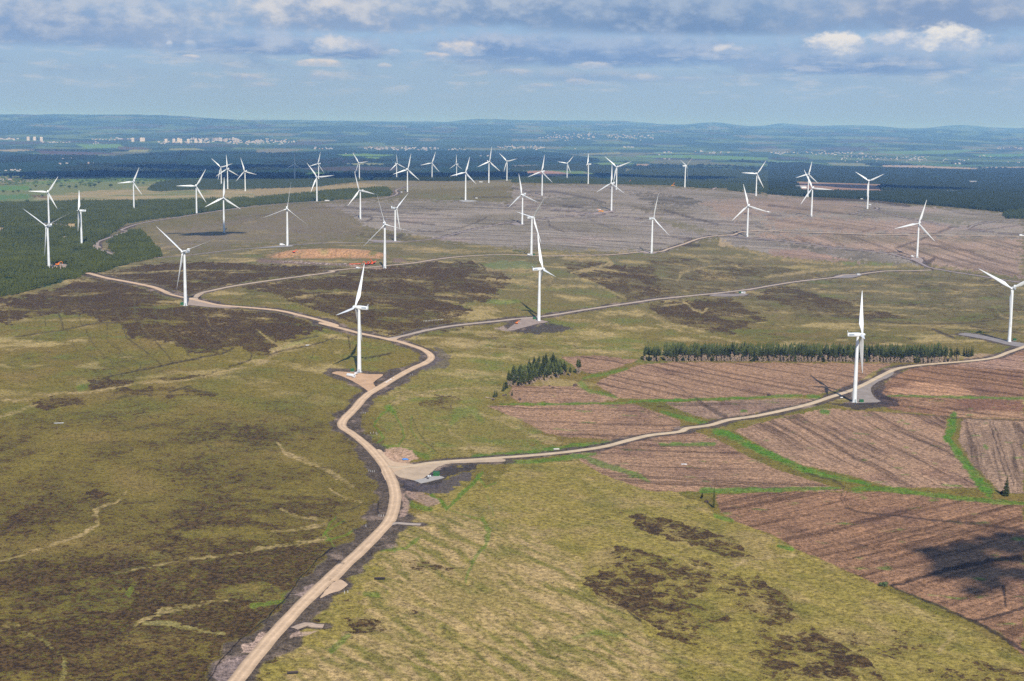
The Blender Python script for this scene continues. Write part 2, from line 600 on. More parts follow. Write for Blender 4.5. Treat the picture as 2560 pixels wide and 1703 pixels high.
QP, QD, QL = (-1e6, 0.0), (1.0, 0.0), 155.0


def ground_px(pts):
    """photo pixels -> points of the ground"""
    pts = np.asarray(pts, float).reshape(-1, 2)
    r = rays(pts[:, 0], pts[:, 1])
    h = np.hypot(r[:, 0], r[:, 1])
    ds = np.exp(np.linspace(math.log(420), math.log(60000), 2600))
    X = r[:, 0:1] / h[:, None] * ds
    Y = r[:, 1:2] / h[:, None] * ds
    Zr = CAM_Z + r[:, 2:3] / h[:, None] * ds
    below = Zr < zf(X, Y)
    idx = np.where(below.any(1), below.argmax(1), len(ds) - 1)
    idx = np.maximum(idx, 1)
    lo, hi = ds[idx - 1], ds[idx]
    ux, uy, uz = r[:, 0] / h, r[:, 1] / h, r[:, 2] / h
    for _ in range(14):
        mid = (lo + hi) / 2
        b = CAM_Z + uz * mid < zf(ux * mid, uy * mid)
        hi = np.where(b, mid, hi)
        lo = np.where(b, lo, mid)
    d = (lo + hi) / 2
    X, Y = ux * d, uy * d
    return np.stack([X, Y, zf(X, Y)], 1)


_qa = ground_px([(830, 640)])[0]
_ql = ground_px([(680, 652), (965, 652)])
QD_ = (_ql[1] - _ql[0])[:2]
QD_ = QD_ / np.linalg.norm(QD_)
QC = ground_px([(822, 640)])[0]
QP, QD, QL = (QC[0], QC[1]), (QD_[0], QD_[1]), 92.0

TILE = {'D': (0, 0, 2357 / 2560), 'L1': (0, 620, 2.6133), 'L2': (800, 620, 2.6133), 'L3': (1660, 620, 2.6133), 'L4': (0, 1103, 2.6133),
        'L5': (800, 1103, 2.6133), 'L6': (1660, 1103, 2.6133), 'U1': (0, 360, 3.683), 'U2': (640, 360, 3.683), 'U3': (1280, 360, 3.683),
        'U4': (1920, 360, 3.683), 'F1': (0, 320, 3.683), 'F2': (640, 280, 3.683), 'F3': (1280, 280, 3.683), 'F4': (1920, 280, 3.683),
        'PA': (840, 640, 4.612), 'PB': (1220, 560, 5.6), 'PC': (2020, 700, 4.612)}


def P(*segs):
    """P('L1', (x,y), ..., 'L2', (x,y), ...) -> photo px list"""
    out = []
    t = None
    for s in segs:
        if isinstance(s, str):
            t = TILE[s]
        else:
            out.append((t[0] + s[0] / t[2], t[1] + s[1] / t[2]))
    return out


def W(*segs):
    return ground_px(P(*segs))


# ------------------------------------------------------------ ground grid
_half = np.linspace(0, 21.2, 520)
_out = 21.2 + np.cumsum(np.linspace(0.06, 0.75, 46))
azs = np.concatenate([-_out[::-1], -_half[:0:-1], _half, _out])
dl = [430.0]
while dl[-1] < 60000:
    d = dl[-1]
    dl.append(d + min(max(d * d / (251 * 1422) * 0.85, 0.5), 0.011 * d if d > 2500 else 1e9))
ds = np.array(dl)
NA, ND = len(azs), len(ds)
AA, DD = np.meshgrid(np.radians(azs), ds)
GX, GY = (np.sin(AA) * DD).ravel(), (np.cos(AA) * DD).ravel()
GZ = zf(GX, GY)
GD = DD.ravel()
GU, GV = proj(GX, GY, GZ)
LW = np.log(GD)
print('ground grid', NA, ND, NA * ND)

_j1 = perlin(GX / 9, GY / 9 + 3)
_j2 = perlin(GX / 26 + 8, GY / 26)
_j3 = perlin(GX / 3.2, GY / 3.2)
PXM = FPX / GD          # photo px per metre


def inpoly(pts, rag=4.0):
    pts = np.asarray(pts, float)
    x0, y0 = pts.min(0) - 25
    x1, y1 = pts.max(0) + 25
    w = ground_px(pts)
    dd = np.hypot(w[:, 0], w[:, 1])
    idx = np.where((GU > x0) & (GU < x1) & (GV > y0) & (GV < y1) & (GD > dd.min() * 0.8) & (GD < dd.max() * 1.25))[0]
    m = np.zeros(len(GU), bool)
    if len(idx) == 0:
        return m
    jm = rag * PXM[idx]
    u = GU[idx] + (_j2[idx] + 0.6 * _j1[idx]) * jm
    v = GV[idx] + (_j1[idx] + 0.8 * _j2[idx]) * jm * 0.3
    c = np.zeros(len(idx), bool)
    n = len(pts)
    for i in range(n):
        xa, ya = pts[i]
        xb, yb = pts[(i + 1) % n]
        if ya == yb:
            continue
        t = ((ya > v) != (yb > v)) & (u < (xb - xa) * (v - ya) / (yb - ya) + xa)
        c ^= t
    m[idx] = c
    return m


def linem(pts, w, soft=0.8, rag=1.0, ragw=0.25):
    """soft mask of a line; w = width in photo px (a number or one per point)"""
    pts = np.asarray(pts, float)
    ws = np.full(len(pts), w, float) if not hasattr(w, '__len__') else np.asarray(w, float)
    wm = ws.max()
    g = ground_px(pts)
    dd = np.hypot(g[:, 0], g[:, 1])
    x0, y0 = pts.min(0) - wm - 12
    x1, y1 = pts.max(0) + wm + 12
    idx = np.where((GU > x0) & (GU < x1) & (GV > y0) & (GV < y1) & (GD > dd.min() * 0.82) & (GD < dd.max() * 1.22))[0]
    out = np.zeros(len(GU), np.float32)
    if len(idx) == 0:
        return out
    jm = rag * PXM[idx]
    u = GU[idx] + (_j2[idx] + 0.4 * _j1[idx]) * jm * 1.6
    v = GV[idx] + (_j1[idx] + 0.6 * _j2[idx]) * jm * 0.5
    best = np.full(len(idx), 1e9)
    bw = np.full(len(idx), wm)
    for i in range(len(pts) - 1):
        a, b = pts[i], pts[i + 1]
        ab = b - a
        L2 = max((ab ** 2).sum(), 1e-6)
        t = np.clip(((u - a[0]) * ab[0] + (v - a[1]) * ab[1]) / L2, 0, 1)
        ww = ws[i] + (ws[i + 1] - ws[i]) * t
        d = np.hypot(u - a[0] - t * ab[0], v - a[1] - t * ab[1]) - ww / 2 * (1 + ragw * (_j1[idx] + _j3[idx]))
        k = d < best
        best = np.where(k, d, best)
    sf = soft * 2.2 + 0.12 * wm * soft
    out[idx] = 1 - smooth(-sf * 0.5, sf * 0.6, best)
    return out


KA = 0.84


def c(r, g, b):
    return np.array(lin(r, g, b, KA))


# base moor: olive, straw and brown grasses in wide drifts
n_big = fbm(GX / 260, GY / 330, 4, 0.55)
n_mid = fbm(GX / 70 + 40, GY / 85, 4, 0.55)
n_sm = fbm(GX / 14, GY / 16 + 60, 3, 0.55)
colr = np.empty((len(GX), 3))
colr[:] = c(130, 114, 52)


def over(f, col):
    global colr
    f = np.asarray(f, float)[:, None]
    colr = colr * (1 - f) + np.asarray(col) * f


over(smooth(-0.05, 0.45, n_mid + 0.5 * n_big) * 0.7, c(118, 114, 50))
over(smooth(0.05, 0.5, -n_mid + 0.4 * n_big) * 0.6, c(138, 114, 66))
over(smooth(0.1, 0.5, n_sm) * 0.4, c(140, 122, 68))
hv = 0.26 + 0.22 * n_big + 0.14 * n_mid
de = np.ones(len(GX))
fa = np.zeros(len(GX))
fc = np.zeros(len(GX))
fl = np.zeros(len(GX))
bare = np.zeros(len(GX))


# zone weights
near_right0 = inpoly(P('L5', (330, 700), (520, 540), (640, 420), (1000, 300), (1250, 150), (1900, 110), (2200, 280), 'L6', (500, 530), (1100, 800), (2352, 1400), (2352, 1700), 'L5', (-600, 1700), (-300, 1300), (60, 1000)), 12)
hst = fbm(GX / 95 + 11, GY / 46, 4, 0.6)


def heather(poly, val, rag=10, w=1.0):
    global hv
    m = inpoly(poly, rag) * w
    lanes = smooth(0.13, 0.02, np.abs(perlin(GX / 17 + 3, GY / 24))) * near_right0 * 0.22
    hv = hv * (1 - m) + (val - lanes - 0.09 + 0.30 * n_mid + (0.22 + 0.2 * near_right0) * n_sm - 0.35 * smooth(0.12, 0.4, hst)) * m


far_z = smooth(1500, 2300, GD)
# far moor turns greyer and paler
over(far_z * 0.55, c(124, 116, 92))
# near left: browner heather moor
near_right = near_right0.astype(float)
streakz = inpoly(P('L5', (560, 460), (1100, 520), (1450, 560), (1640, 800), (1800, 1000), (2100, 1200), (2352, 1420), 'L6', (260, 1700), 'L5', (-300, 1700), (-100, 1400), (120, 1280), (330, 1000), (420, 720)), 16)
left_near = smooth(1010, 930, GU) * smooth(1010, 1090, GV)
over(left_near * 0.5 * smooth(-0.3, 0.4, n_mid), c(122, 104, 52))
over(left_near * 0.5 * smooth(0.05, 0.4, n_big + 0.4 * n_sm), c(122, 120, 52))
hv = hv + left_near * (0.12 + 0.18 * n_mid)
hv = hv + (0.19 * smooth(1180, 1560, GV) + 0.12 * smooth(-0.1, 0.4, n_big)) * left_near
# near right: straw coloured grass with green runs, streaked down the slope
wd = W('L5', (780, 1110), (1250, 1400))
sdir = (wd[1] - wd[0])[:2]
sdir /= np.linalg.norm(sdir)
sa = GX * sdir[0] + GY * sdir[1]
sb = -GX * sdir[1] + GY * sdir[0]
wig = perlin(GX / 40, GY / 60) * 5
wig = wig + fbm(GX / 22, GY / 26, 2) * 4
str1 = fbm(sa / 48, (sb + wig) / 7.5, 5, 0.64)
str2 = fbm(sa / 13 + 9, (sb + wig) / 3.0, 3, 0.65)
nr = near_right * 1.0
over(nr * 0.9, c(152, 134, 66))
over(nr * smooth(0.0, 0.4, fbm(GX / 34 + 5, GY / 40, 4, 0.6)) * 0.6, c(166, 140, 92))
over(nr * smooth(0.0, 0.4, fbm(GX / 42 + 15, GY / 50, 4, 0.6)) * 0.6, c(112, 108, 46))
nr = nr * np.clip(streakz + 0.22, 0, 1)
over(streakz * 0.45, c(166, 142, 92))
over(nr * smooth(-0.04, 0.28, str1 + 0.4 * n_mid) * 0.75, c(190, 160, 110))
over(nr * smooth(0.03, 0.3, -str1 + 0.4 * n_mid) * 0.65, c(112, 110, 44))
over(nr * smooth(0.12, 0.45, str2) * 0.45, c(184, 154, 108))
over(nr * smooth(0.16, 0.5, -str2) * 0.4, c(98, 92, 40))
hv = np.where(near_right0, 0.02 + 0.16 * n_mid + 0.1 * n_sm + 0.25 * smooth(0.1, 0.4, -str1) * smooth(0.0, 0.3, n_mid), hv)

# yellow-green grass between the tracks in the middle
ctr = inpoly(P('L2', (330, 1000), (480, 900), (700, 760), (860, 680), (1300, 560), (1700, 520), (2100, 560), (2090, 740), (1560, 720), (1250, 860), (1130, 1020), (1560, 1270), (1300, 1340), (700, 1370), (380, 1290)), 20)
over(ctr * 0.75, c(140, 126, 64))
over(ctr * smooth(0.0, 0.35, fbm(GX / 50 + 2, GY / 44, 4, 0.6)) * 0.7, c(118, 124, 54))
over(ctr * smooth(0.05, 0.4, fbm(GX / 64 + 21, GY / 40, 4, 0.6)) * 0.75, c(178, 154, 102))
hv = hv - 0.15 * ctr * smooth(-0.2, 0.3, n_mid)
# mid moor: horizontal straw streaks between the tracks
midz = smooth(1150, 1500, GD) * smooth(3300, 2300, GD)
m1 = fbm(GX / 95 + 3, GY / 62, 5, 0.66)
over(midz * smooth(0.06, 0.3, m1) * 0.8, c(182, 158, 104))
over(midz * smooth(0.1, 0.38, -m1 + 0.4 * n_mid) * 0.55, c(114, 122, 56))
hv = hv - midz * smooth(0.15, 0.4, m1) * 0.4

# --- heather moor patches
heather(P('L1', (-60, 330), (150, 320), (420, 240), (620, 190), (800, 230), (1000, 290), (1200, 380), (1400, 390), (1800, 420), (2120, 520), (1980, 560), (1820, 620), (1760, 700), (1640, 690), (1560, 640), (1500, 660), (1250, 700), (1150, 620), (1000, 600), (860, 590), (780, 490), (640, 480), (560, 430), (420, 430), (200, 440), (60, 500), (-60, 480)), 0.80)
heather(P('L1', (640, 170), (1000, 100), (1400, 90), (1760, 110), (2300, 130), (1900, 190), (1600, 220), (1400, 260), (1250, 310), (1180, 310), (1000, 250), (800, 200)), 0.78)
heather(P('L2', (-600, 240), (0, 190), (330, 140), (700, 90), (1020, 90), (1120, 140), (1250, 180), (1150, 320), (1050, 350), (800, 350), (1000, 400), (880, 500), (700, 530), (520, 570), (380, 560), (250, 500), (-100, 380), (-300, 300)), 0.74, 14)
over(inpoly(P('L2', (500, 420), (640, 400), (820, 430), (700, 470), (520, 455)), 10) * 0.7, c(124, 122, 62))
heather(P('L2', (1600, 110), (1800, 85), (2000, 120), (2352, 100), (2352, 320), (2000, 355), (1950, 290), (1780, 220), (1640, 170)), 0.70, 14)
heather(P('L3', (-100, 60), (300, 60), (900, 150), (1100, 190), (560, 265), (0, 320)), 0.55, 14)
heather(P('L3', (-100, 360), (240, 340), (420, 320), (700, 440), (400, 560), (250, 540), (40, 480), (-60, 420)), 0.72, 10)
heather(P('L3', (420, 310), (900, 230), (1700, 170), (2200, 220), (2352, 260), (2352, 560), (1900, 540), (1500, 520), (900, 470), (600, 420)), 0.47, 14)
heather(P('L3', (700, 230), (1100, 330), (1500, 430), (1650, 480), (1300, 470), (900, 400), (600, 330)), 0.66, 8)
heather(P('L2', (640, 580), (900, 520), (1400, 560), (1850, 560), (1750, 660), (1200, 660), (900, 640)), 0.42, 12)
heather(P('L2', (640, 1010), (780, 960), (900, 980), (880, 1090), (700, 1060)), 0.55, 7)
# dark burnt strip far on the plateau
bs = inpoly(P('U3', (660, 660), (900, 665), (1200, 705), (1600, 765), (1830, 835), (1680, 890), (1440, 880), (1130, 800), (760, 740)), 12)
over(bs * 0.92, c(92, 82, 82))
hv = np.where(bs, 0.1, hv)
# near right heather islands
for pl, v in ((P('L6', (-260, 480), (0, 500), (200, 560), (480, 640), (540, 740), (400, 760), (250, 680), (0, 640), (-200, 560)), 0.66),
              (P('L5', (1750, 880), (1830, 800), (1960, 690), (2200, 740), (2340, 790), (2250, 960), (2352, 1050), (2300, 1200), (2230, 1230), (2080, 1160), (1960, 1080), (1800, 980)), 0.72),
              (P('L6', (-60, 820), (240, 760), (420, 900), (300, 1000), (160, 1060), (400, 1130), (420, 1260), (230, 1350), (30, 1300), (-60, 1100)), 0.64),
              (P('L6', (380, 880), (640, 880), (860, 1080), (1100, 1300), (1500, 1568), (500, 1568), (620, 1500), (500, 1400), (620, 1300), (560, 1140), (400, 1080)), 0.66),
              (P('L6', (1150, 1250), (1600, 1220), (1760, 1340), (1500, 1420), (1250, 1380)), 0.42),
              (P('L6', (1700, 1510), (2100, 1450), (2352, 1500), (2352, 1580), (1600, 1600)), 0.6),
              (P('L5', (420, 770), (600, 760), (880, 830), (860, 870), (560, 830)), 0.55),
              (P('L5', (80, 1060), (260, 1030), (420, 1080), (340, 1110), (100, 1110)), 0.6),
              (P('L5', (120, 1150), (440, 1180), (480, 1270), (140, 1250)), 0.66),
              (P('L5', (650, 1010), (900, 1090), (1000, 1180), (760, 1200), (500, 1110)), 0.30)):
    heather(pl, v, 9)
for pl, v in ((P('L4', (1680, 320), (2000, 290), (2200, 400), (2150, 520), (1900, 480), (1700, 400)), 0.60),
              (P('L4', (1050, 580), (1500, 470), (1820, 560), (1780, 690), (1300, 760), (1180, 680)), 0.70),
              (P('L4', (1570, 740), (1860, 690), (1950, 780), (1800, 830)), 0.66), (P('L4', (930, 850), (1250, 790), (1400, 900), (1180, 960), (950, 930)), 0.68),
              (P('L4', (1400, 960), (1760, 920), (1880, 1010), (1700, 1060), (1400, 1030)), 0.6),
              (P('L4', (140, 1180), (600, 1140), (900, 1190), (1180, 1240), (1520, 1300), (1450, 1420), (1380, 1568), (430, 1568), (430, 1450), (300, 1300)), 0.72),
              (P('L4', (0, 1260), (120, 1230), (380, 1400), (350, 1480), (40, 1420)), 0.7), (P('L4', (40, 1490), (300, 1500), (430, 1600), (60, 1600)), 0.6),
              (P('L4', (-60, 1000), (700, 880), (900, 900), (850, 1100), (500, 1130), (-60, 1160)), 0.60),
              (P('L4', (60, 520), (140, 470), (290, 370), (400, 500), (410, 620), (160, 610), (-40, 660), (-40, 600)), 0.62),
              (P('L4', (530, 380), (620, 310), (690, 340), (560, 385)), 0.85), (P('L4', (70, 540), (130, 480), (190, 510), (150, 550)), 0.9),
              (P('L4', (290, 350), (340, 330), (345, 355)), 0.8), (P('L4', (605, 400), (690, 385), (660, 405)), 0.8),
              (P('L1', (560, 860), (850, 860), (830, 920), (600, 930)), 0.78), (P('L1', (250, 975), (600, 965), (560, 1010), (300, 1060), (210, 1030)), 0.72),
              (P('L1', (620, 930), (1100, 910), (1400, 940), (1400, 965), (900, 970)), 0.66), (P('L1', (1000, 855), (1350, 820), (1450, 800), (1350, 840), (1150, 870)), 0.66)):
    heather(pl, v, 6)
heather(P('L4', (-60, 30), (600, 20), (800, 200), (700, 300), (250, 320), (-60, 380)), 0.44, 14)

# --- straw coloured flushes and stream lines
TAN = c(178, 152, 104)


def tan(pts, w, a=0.95, col=None, rag=0.8):
    wv = np.asarray(w, float) * 0.8
    m = linem(pts, wv if np.ndim(wv) else float(wv), 1.1, rag * 1.5, 0.8) * a
    m = m * np.clip(0.62 + 1.0 * n_sm + 0.6 * _j2 + 0.45 * _j3, 0.08, 0.95)
    over(m, TAN if col is None else col)
    hv[:] = hv * (1 - np.clip(m * 1.3, 0, 1))


tan(P('L1', (-20, 985), (120, 1000), (240, 970), (400, 950), (560, 945), (700, 925), (850, 895)), (9, 12, 10, 6, 8, 6, 5))
tan(P('L1', (850, 880), (1000, 880), (1200, 865), (1350, 840), (1500, 800), (1620, 775), (1740, 735), (1840, 650), (1960, 640)), (3, 3, 3, 4, 4, 6, 13, 12, 5))
tan(P('L1', (-20, 1108), (80, 1080), (180, 1035), (245, 1025)), (8, 9, 10, 5))
tan(P('L1', (0, 585), (200, 575), (400, 540)), (3, 3, 2))
tan(P('L1', (2100, 560), (2000, 600), (1850, 650)), (9, 10, 8), 0.8, c(150, 146, 84))
tan(P('L1', (0, 600), (100, 560), (140, 540)), (8, 8, 4), 0.7, c(150, 146, 84))
tan(P('L1', (0, 370), (80, 345)), (10, 4), 0.6)
tan(P('L1', (1660, 520), (1740, 580), (1820, 640)), (3, 4, 3))
tan(P('L4', (-20, 790), (150, 735), (300, 690), (450, 645), (550, 605), (640, 550), (615, 480), (660, 430), (760, 400), (825, 330)), (6, 6, 6, 6, 7, 11, 11, 7, 7, 3))
tan(P('L4', (880, 1200), (1000, 1140), (1200, 1080), (1400, 1040), (1500, 1050)), (6, 12, 16, 5, 3), 0.85)
tan(P('L4', (950, 1190), (1150, 1200), (1300, 1240), (1480, 1260)), (8, 12, 10, 6), 0.75, c(160, 146, 92))
tan(P('L1', (1810, 1275), (1880, 1350), (2050, 1410), (2180, 1480), (2300, 1560)), (4, 9, 13, 13, 9))
tan(P('L4', (2150, 310), (2250, 370), (2352, 395)), (3, 7, 9))
tan(P('L4', (750, 870), (1000, 815), (1250, 770), (1500, 740), (1750, 695), (2000, 660), (2130, 640)), (3, 4, 5, 6, 7, 10, 12), 0.8)
tan(P('L4', (1770, 590), (2000, 570), (2130, 550)), (6, 10, 8), 0.8)
tan(P('L4', (1830, 440), (1960, 500), (2130, 520)), (4, 7, 9), 0.8)
tan(P('L4', (120, 1230), (300, 1310), (400, 1400), (430, 1500), (400, 1568)), (8, 8, 6, 18, 20), 0.6, c(150, 136, 84))
tan(P('L4', (0, 1210), (120, 1200)), (16, 4), 0.6)
tan(P('L6', (-40, 740), (30, 735), (130, 775), (180, 815), (300, 840), (430, 830), (560, 780), (720, 750), (860, 740)), (4, 5, 6, 5, 5, 6, 6, 8, 10), 0.85)
tan(P('L6', (-20, 1350), (200, 1430), (420, 1470), (620, 1568)), (8, 6, 8, 8), 0.7)
tan(P('L6', (1540, 1060), (1700, 1130), (1900, 1260), (1800, 1380)), (8, 12, 14, 14), 0.55)
tan(P('L2', (-200, 330), (0, 300), (180, 290), (330, 300)), (4, 5, 4, 3), 0.8)
tan(P('L2', (760, 335), (950, 372), (1150, 400)), (3, 6, 8), 0.85)
tan(P('L2', (380, 560), (560, 520), (700, 545)), (2, 2, 2), 0.4)
tan(P('L2', (660, 640), (900, 635), (1300, 665), (1800, 670), (2100, 655)), (2, 3, 4, 8, 3), 0.75)
tan(P('L2', (1550, 460), (1800, 490), (2000, 520)), (6, 14, 8), 0.7)
tan(P('L2', (2050, 390), (2200, 460), (2352, 540)), (4, 6, 6), 0.75)
tan(P('L2', (1100, 140), (1250, 150), (1400, 170), (1500, 200)), (10, 20, 24, 16), 0.6)
tan(P('L2', (1640, 165), (1800, 125), (1910, 100), (1880, 75), (1600, 60)), (4, 6, 5, 6, 12), 0.85)
tan(P('L2', (1100, 200), (1300, 235), (1500, 260), (1700, 245), (1850, 260), (2000, 330)), (8, 10, 10, 6, 5, 5), 0.6)
tan(P('L2', (480, 1010), (560, 975), (680, 960)), (18, 14, 6), 0.8)
tan(P('L2', (380, 945), (700, 940), (900, 918), (1180, 908)), (5, 4, 4, 3), 0.85)
tan(P('L2', (950, 1045), (1100, 1100), (1300, 1180), (1500, 1270), (1620, 1280)), (5, 7, 10, 12, 6), 0.65)
tan(P('L2', (850, 1200), (950, 1270), (1050, 1330)), (8, 8, 6), 0.6)
tan(P('L2', (740, 1140), (900, 1170)), (5, 3), 0.6)
tan(P('L3', (-20, 505), (100, 540), (300, 580), (500, 615)), (4, 5, 6, 5), 0.85)
tan(P('L3', (-20, 378), (150, 362), (195, 405), (255, 425), (290, 395)), (4, 5, 6, 6, 3), 0.85)
tan(P('L3', (90, 210), (110, 170), (160, 145), (300, 118), (480, 120)), (7, 8, 7, 4, 3), 0.8)
tan(P('L3', (300, 110), (290, 90), (230, 75)), (4, 4, 2), 0.7)
tan(P('L3', (2150, 370), (2200, 440), (2260, 465)), (2, 3, 3), 0.6)
tan(P('L3', (1680, 465), (2000, 520), (2200, 550)), (2, 4, 3), 0.6)
tan(P('U3', (-20, 605), (120, 680), (250, 745), (350, 785), (500, 820), (560, 860), (640, 890)), (6, 5, 4, 5, 8, 10, 5), 0.85)
tan(P('U3', (900, 915), (1010, 930), (1060, 980), (1000, 1000)), (3, 6, 8, 10), 0.85)
tan(P('U3', (1080, 605), (1130, 650), (1200, 685)), (8, 8, 4), 0.85)
tan(P('U3', (880, 520), (960, 570), (850, 545)), (8, 7, 4), 0.7, c(160, 150, 104))
over(inpoly(P('U3', (1910, 870), (1990, 862), (2085, 895), (2020, 935), (1900, 940)), 5), c(180, 156, 118))
tan(P('U3', (2000, 945), (2200, 990), (2357, 1030), 'U4', (160, 1065), (400, 1085), (700, 1110)), (4, 8, 12, 10, 8, 4), 0.85)
tan(P('U3', (1450, 1010), (1800, 1030), (2100, 1045), (2357, 1060)), (2, 4, 5, 6), 0.7)
tan(P('U3', (480, 1050), (700, 1055), (880, 1070), (940, 1105), (800, 1140), (580, 1200)), (8, 14, 10, 5, 7, 3), 0.8)
tan(P('U3', (0, 995), (300, 1000), (700, 985)), (3, 4, 3), 0.7)
tan(P('U4', (-20, 1225), (300, 1185), (600, 1150), (900, 1135), (1240, 1130)), (6, 9, 7, 5, 3), 0.8)
tan(P('U4', (700, 1100), (900, 1105), (1200, 1110)), (6, 8, 5), 0.7, c(120, 134, 72))
tan(P('U4', (1400, 1020), (1700, 1055), (1900, 1080)), (6, 7, 12), 0.7, c(160, 146, 90))
tan(P('U4', (1830, 1130), (1920, 1110), (1960, 1090)), (10, 10, 8), 0.7, c(150, 146, 84))
tan(P('U2', (1360, 965), (1600, 985), (2000, 990), (2357, 985)), (6, 10, 6, 6), 0.75)
tan(P('U2', (930, 935), (1200, 940), (1700, 960)), (3, 5, 5), 0.6)
tan(P('U2', (880, 745), (1000, 775)), (6, 3), 0.6)
tan(P('U2', (1450, 855), (1530, 865)), (6, 4), 0.6)
tan(P('U2', (2000, 1070), (2070, 1130), (2100, 1145)), (3, 3, 2), 0.7)
tan(P('U1', (820, 1195), (1100, 1190), (1400, 1178), (1700, 1165), (2300, 1165)), (4, 5, 4, 4, 2), 0.7)
tan(P('U1', (1980, 1085), (2200, 1080), (2330, 1075)), (4, 8, 3), 0.85)
tan(P('U1', (1430, 960), (1480, 960), (1660, 925)), (8, 6, 3), 0.7)
tan(P('U1', (1360, 1100), (1420, 1112), (1500, 1105)), (3, 4, 2), 0.7)
tan(P('U1', (1500, 1310), (1800, 1270), (1990, 1230)), (2, 3, 2), 0.35)
tan(P('U1', (2250, 730), (2357, 715)), (4, 5), 0.6)
# green flushes
GR = c(96, 128, 44)
for pts, w, a in ((P('L2', (1040, 110), (1200, 100), (1410, 105)), (8, 16, 14), 0.0), (P('L2', (1060, 345), (1180, 355), (1300, 350)), (8, 12, 6), 0.55),
                  (P('L2', (860, 1150), (900, 1070), (1000, 1060), (1060, 1130)), (10, 24, 20, 10), 0.4), (P('L1', (520, 920), (580, 900)), (12, 12), 0.5)):
    if a:
        over(linem(pts, w, 2.0, 1, 0.4) * a, GR)
over(inpoly(P('L2', (1070, 105), (1150, 85), (1330, 85), (1420, 110), (1380, 135), (1200, 135), (1100, 135)), 8) * 0.55, c(118, 134, 84))

# --- felled plantation
FEL = c(158, 124, 96)


def felled(poly, d1, period=1.0, tint=None, amt=1.0, rag=3.0, fur=1.0):
    global fa, fc, fl, hv
    m = inpoly(poly, rag)
    mm = m * amt
    tintc = FEL if tint is None else tint
    over(mm, tintc)
    over(mm * smooth(0.05, 0.45, n_mid) * 0.45, tintc * np.array((1.18, 1.12, 1.05)))
    over(mm * smooth(0.1, 0.5, -n_mid) * 0.5, tintc * 0.72)
    g = ground_px(d1)
    t = (g[1] - g[0])[:2]
    t /= np.linalg.norm(t)
    cc = (-GX * t[1] + GY * t[0] + 2.5 * perlin(GX / 90, GY / 90)) / period
    fc = np.where(m, cc, fc)
    fl = np.where(m, (GX * t[0] + GY * t[1]) / period, fl)
    fa = np.where(m, fur, fa)
    hv = np.where(m, -0.3, hv)
    return m


GREY = c(154, 141, 127)
GPK = c(166, 139, 118)
# plateau clearfell, grey with dark drains
felled(P('U2', (560, 560), (900, 535), (1400, 520), (1900, 530), (2357, 545), 'U3', (0, 380), (500, 375), (1100, 385), (1700, 415), (2100, 440), (2357, 480), 'U4', (0, 470), (500, 510), (900, 530), (2180, 640), (2357, 720), (2357, 1240), (2100, 1180), (1600, 1120), (1450, 1090), (1240, 1100), (1000, 1090), (500, 1060), (0, 1010), 'U3', (2000, 930), (1900, 860), (1600, 900), (1400, 980), (1180, 985), (700, 990), (0, 960), 'U2', (1900, 910), (1500, 850), (1000, 760), (860, 650), (700, 580)), P('U3', (0, 880), (900, 930)), 2.2, GREY, 0.92, 26, 0.7)
felled(P('U4', (-200, 830), (600, 830), (1200, 850), (2357, 870), (2357, 1240), (2100, 1190), (1600, 1130), (1450, 1090), (1200, 1010), (600, 940), (0, 870)), P('U4', (300, 850), (500, 930)), 2.0, GPK, 0.85, 30, 0.75)
felled(P('U4', (0, 980), (300, 965), (700, 1060), (850, 1090), (300, 1060), (0, 1020)), P('U4', (100, 1000), (600, 1060)), 1.5, c(168, 136, 116), 0.75, 16, 0.5)
felled(P('U4', (0, 670), (700, 690), (1300, 720), (1700, 770), (1500, 830), (800, 810), (0, 780)), P('U4', (200, 700), (800, 790)), 2, GPK, 0.7, 30, 0.5)
felled(P('U4', (-600, 540), (0, 480), (600, 520), (900, 560), (780, 640), (0, 640), (-400, 700)), P('U4', (0, 560), (600, 600)), 2, GPK, 0.6, 30, 0.4)
# olive and dark drifts across the plateau
mplat = fa * smooth(2300, 2600, GD)
pl1 = fbm(GX / 300 + 2, GY / 420, 4, 0.55)
over(mplat * smooth(0.0, 0.22, pl1) * 0.75, c(118, 108, 84))
pl2 = fbm(GX / 160 + 8, GY / 110, 4, 0.6)
over(mplat * smooth(0.1, 0.3, pl2) * 0.55, c(112, 100, 84))
over(mplat * smooth(0.16, 0.4, -pl2) * 0.35, c(166, 150, 136))
over(mplat * smooth(0.16, 0.36, -pl1) * 0.5, c(172, 146, 136))
for pl, cc in ((P('U3', (200, 480), (600, 500), (880, 540), (700, 600), (400, 580), (200, 550)), c(116, 108, 88)), (P('U3', (1080, 455), (1450, 460), (1800, 530), (1700, 590), (1300, 560)), c(102, 94, 76)),
               (P('U3', (1000, 570), (1500, 610), (1700, 600), (1300, 640)), c(120, 110, 84)), (P('U4', (1000, 620), (1600, 690), (1950, 690), (1750, 760), (1400, 700)), c(130, 124, 100)),
               (P('U4', (0, 900), (400, 940), (1000, 1000), (1240, 1060), (1200, 1110), (700, 1050), (200, 960)), c(124, 114, 96)), (P('U2', (1500, 470), (1900, 480), (1980, 510), (1600, 515)), c(116, 118, 76)),
               (P('U3', (1330, 700), (1600, 720), (1820, 800), (1750, 820), (1500, 770)), c(122, 114, 72)), (P('U2', (640, 800), (1000, 800), (1500, 860), (1400, 890), (900, 830)), c(92, 82, 66))):
    m = inpoly(pl, 46)
    over(m * np.clip(0.6 + 1.1 * n_mid, 0.2, 1), cc)
    fa = np.where(m, 0.3, fa)
    hv = np.where(m, 0.25 + 0.2 * n_mid, hv)

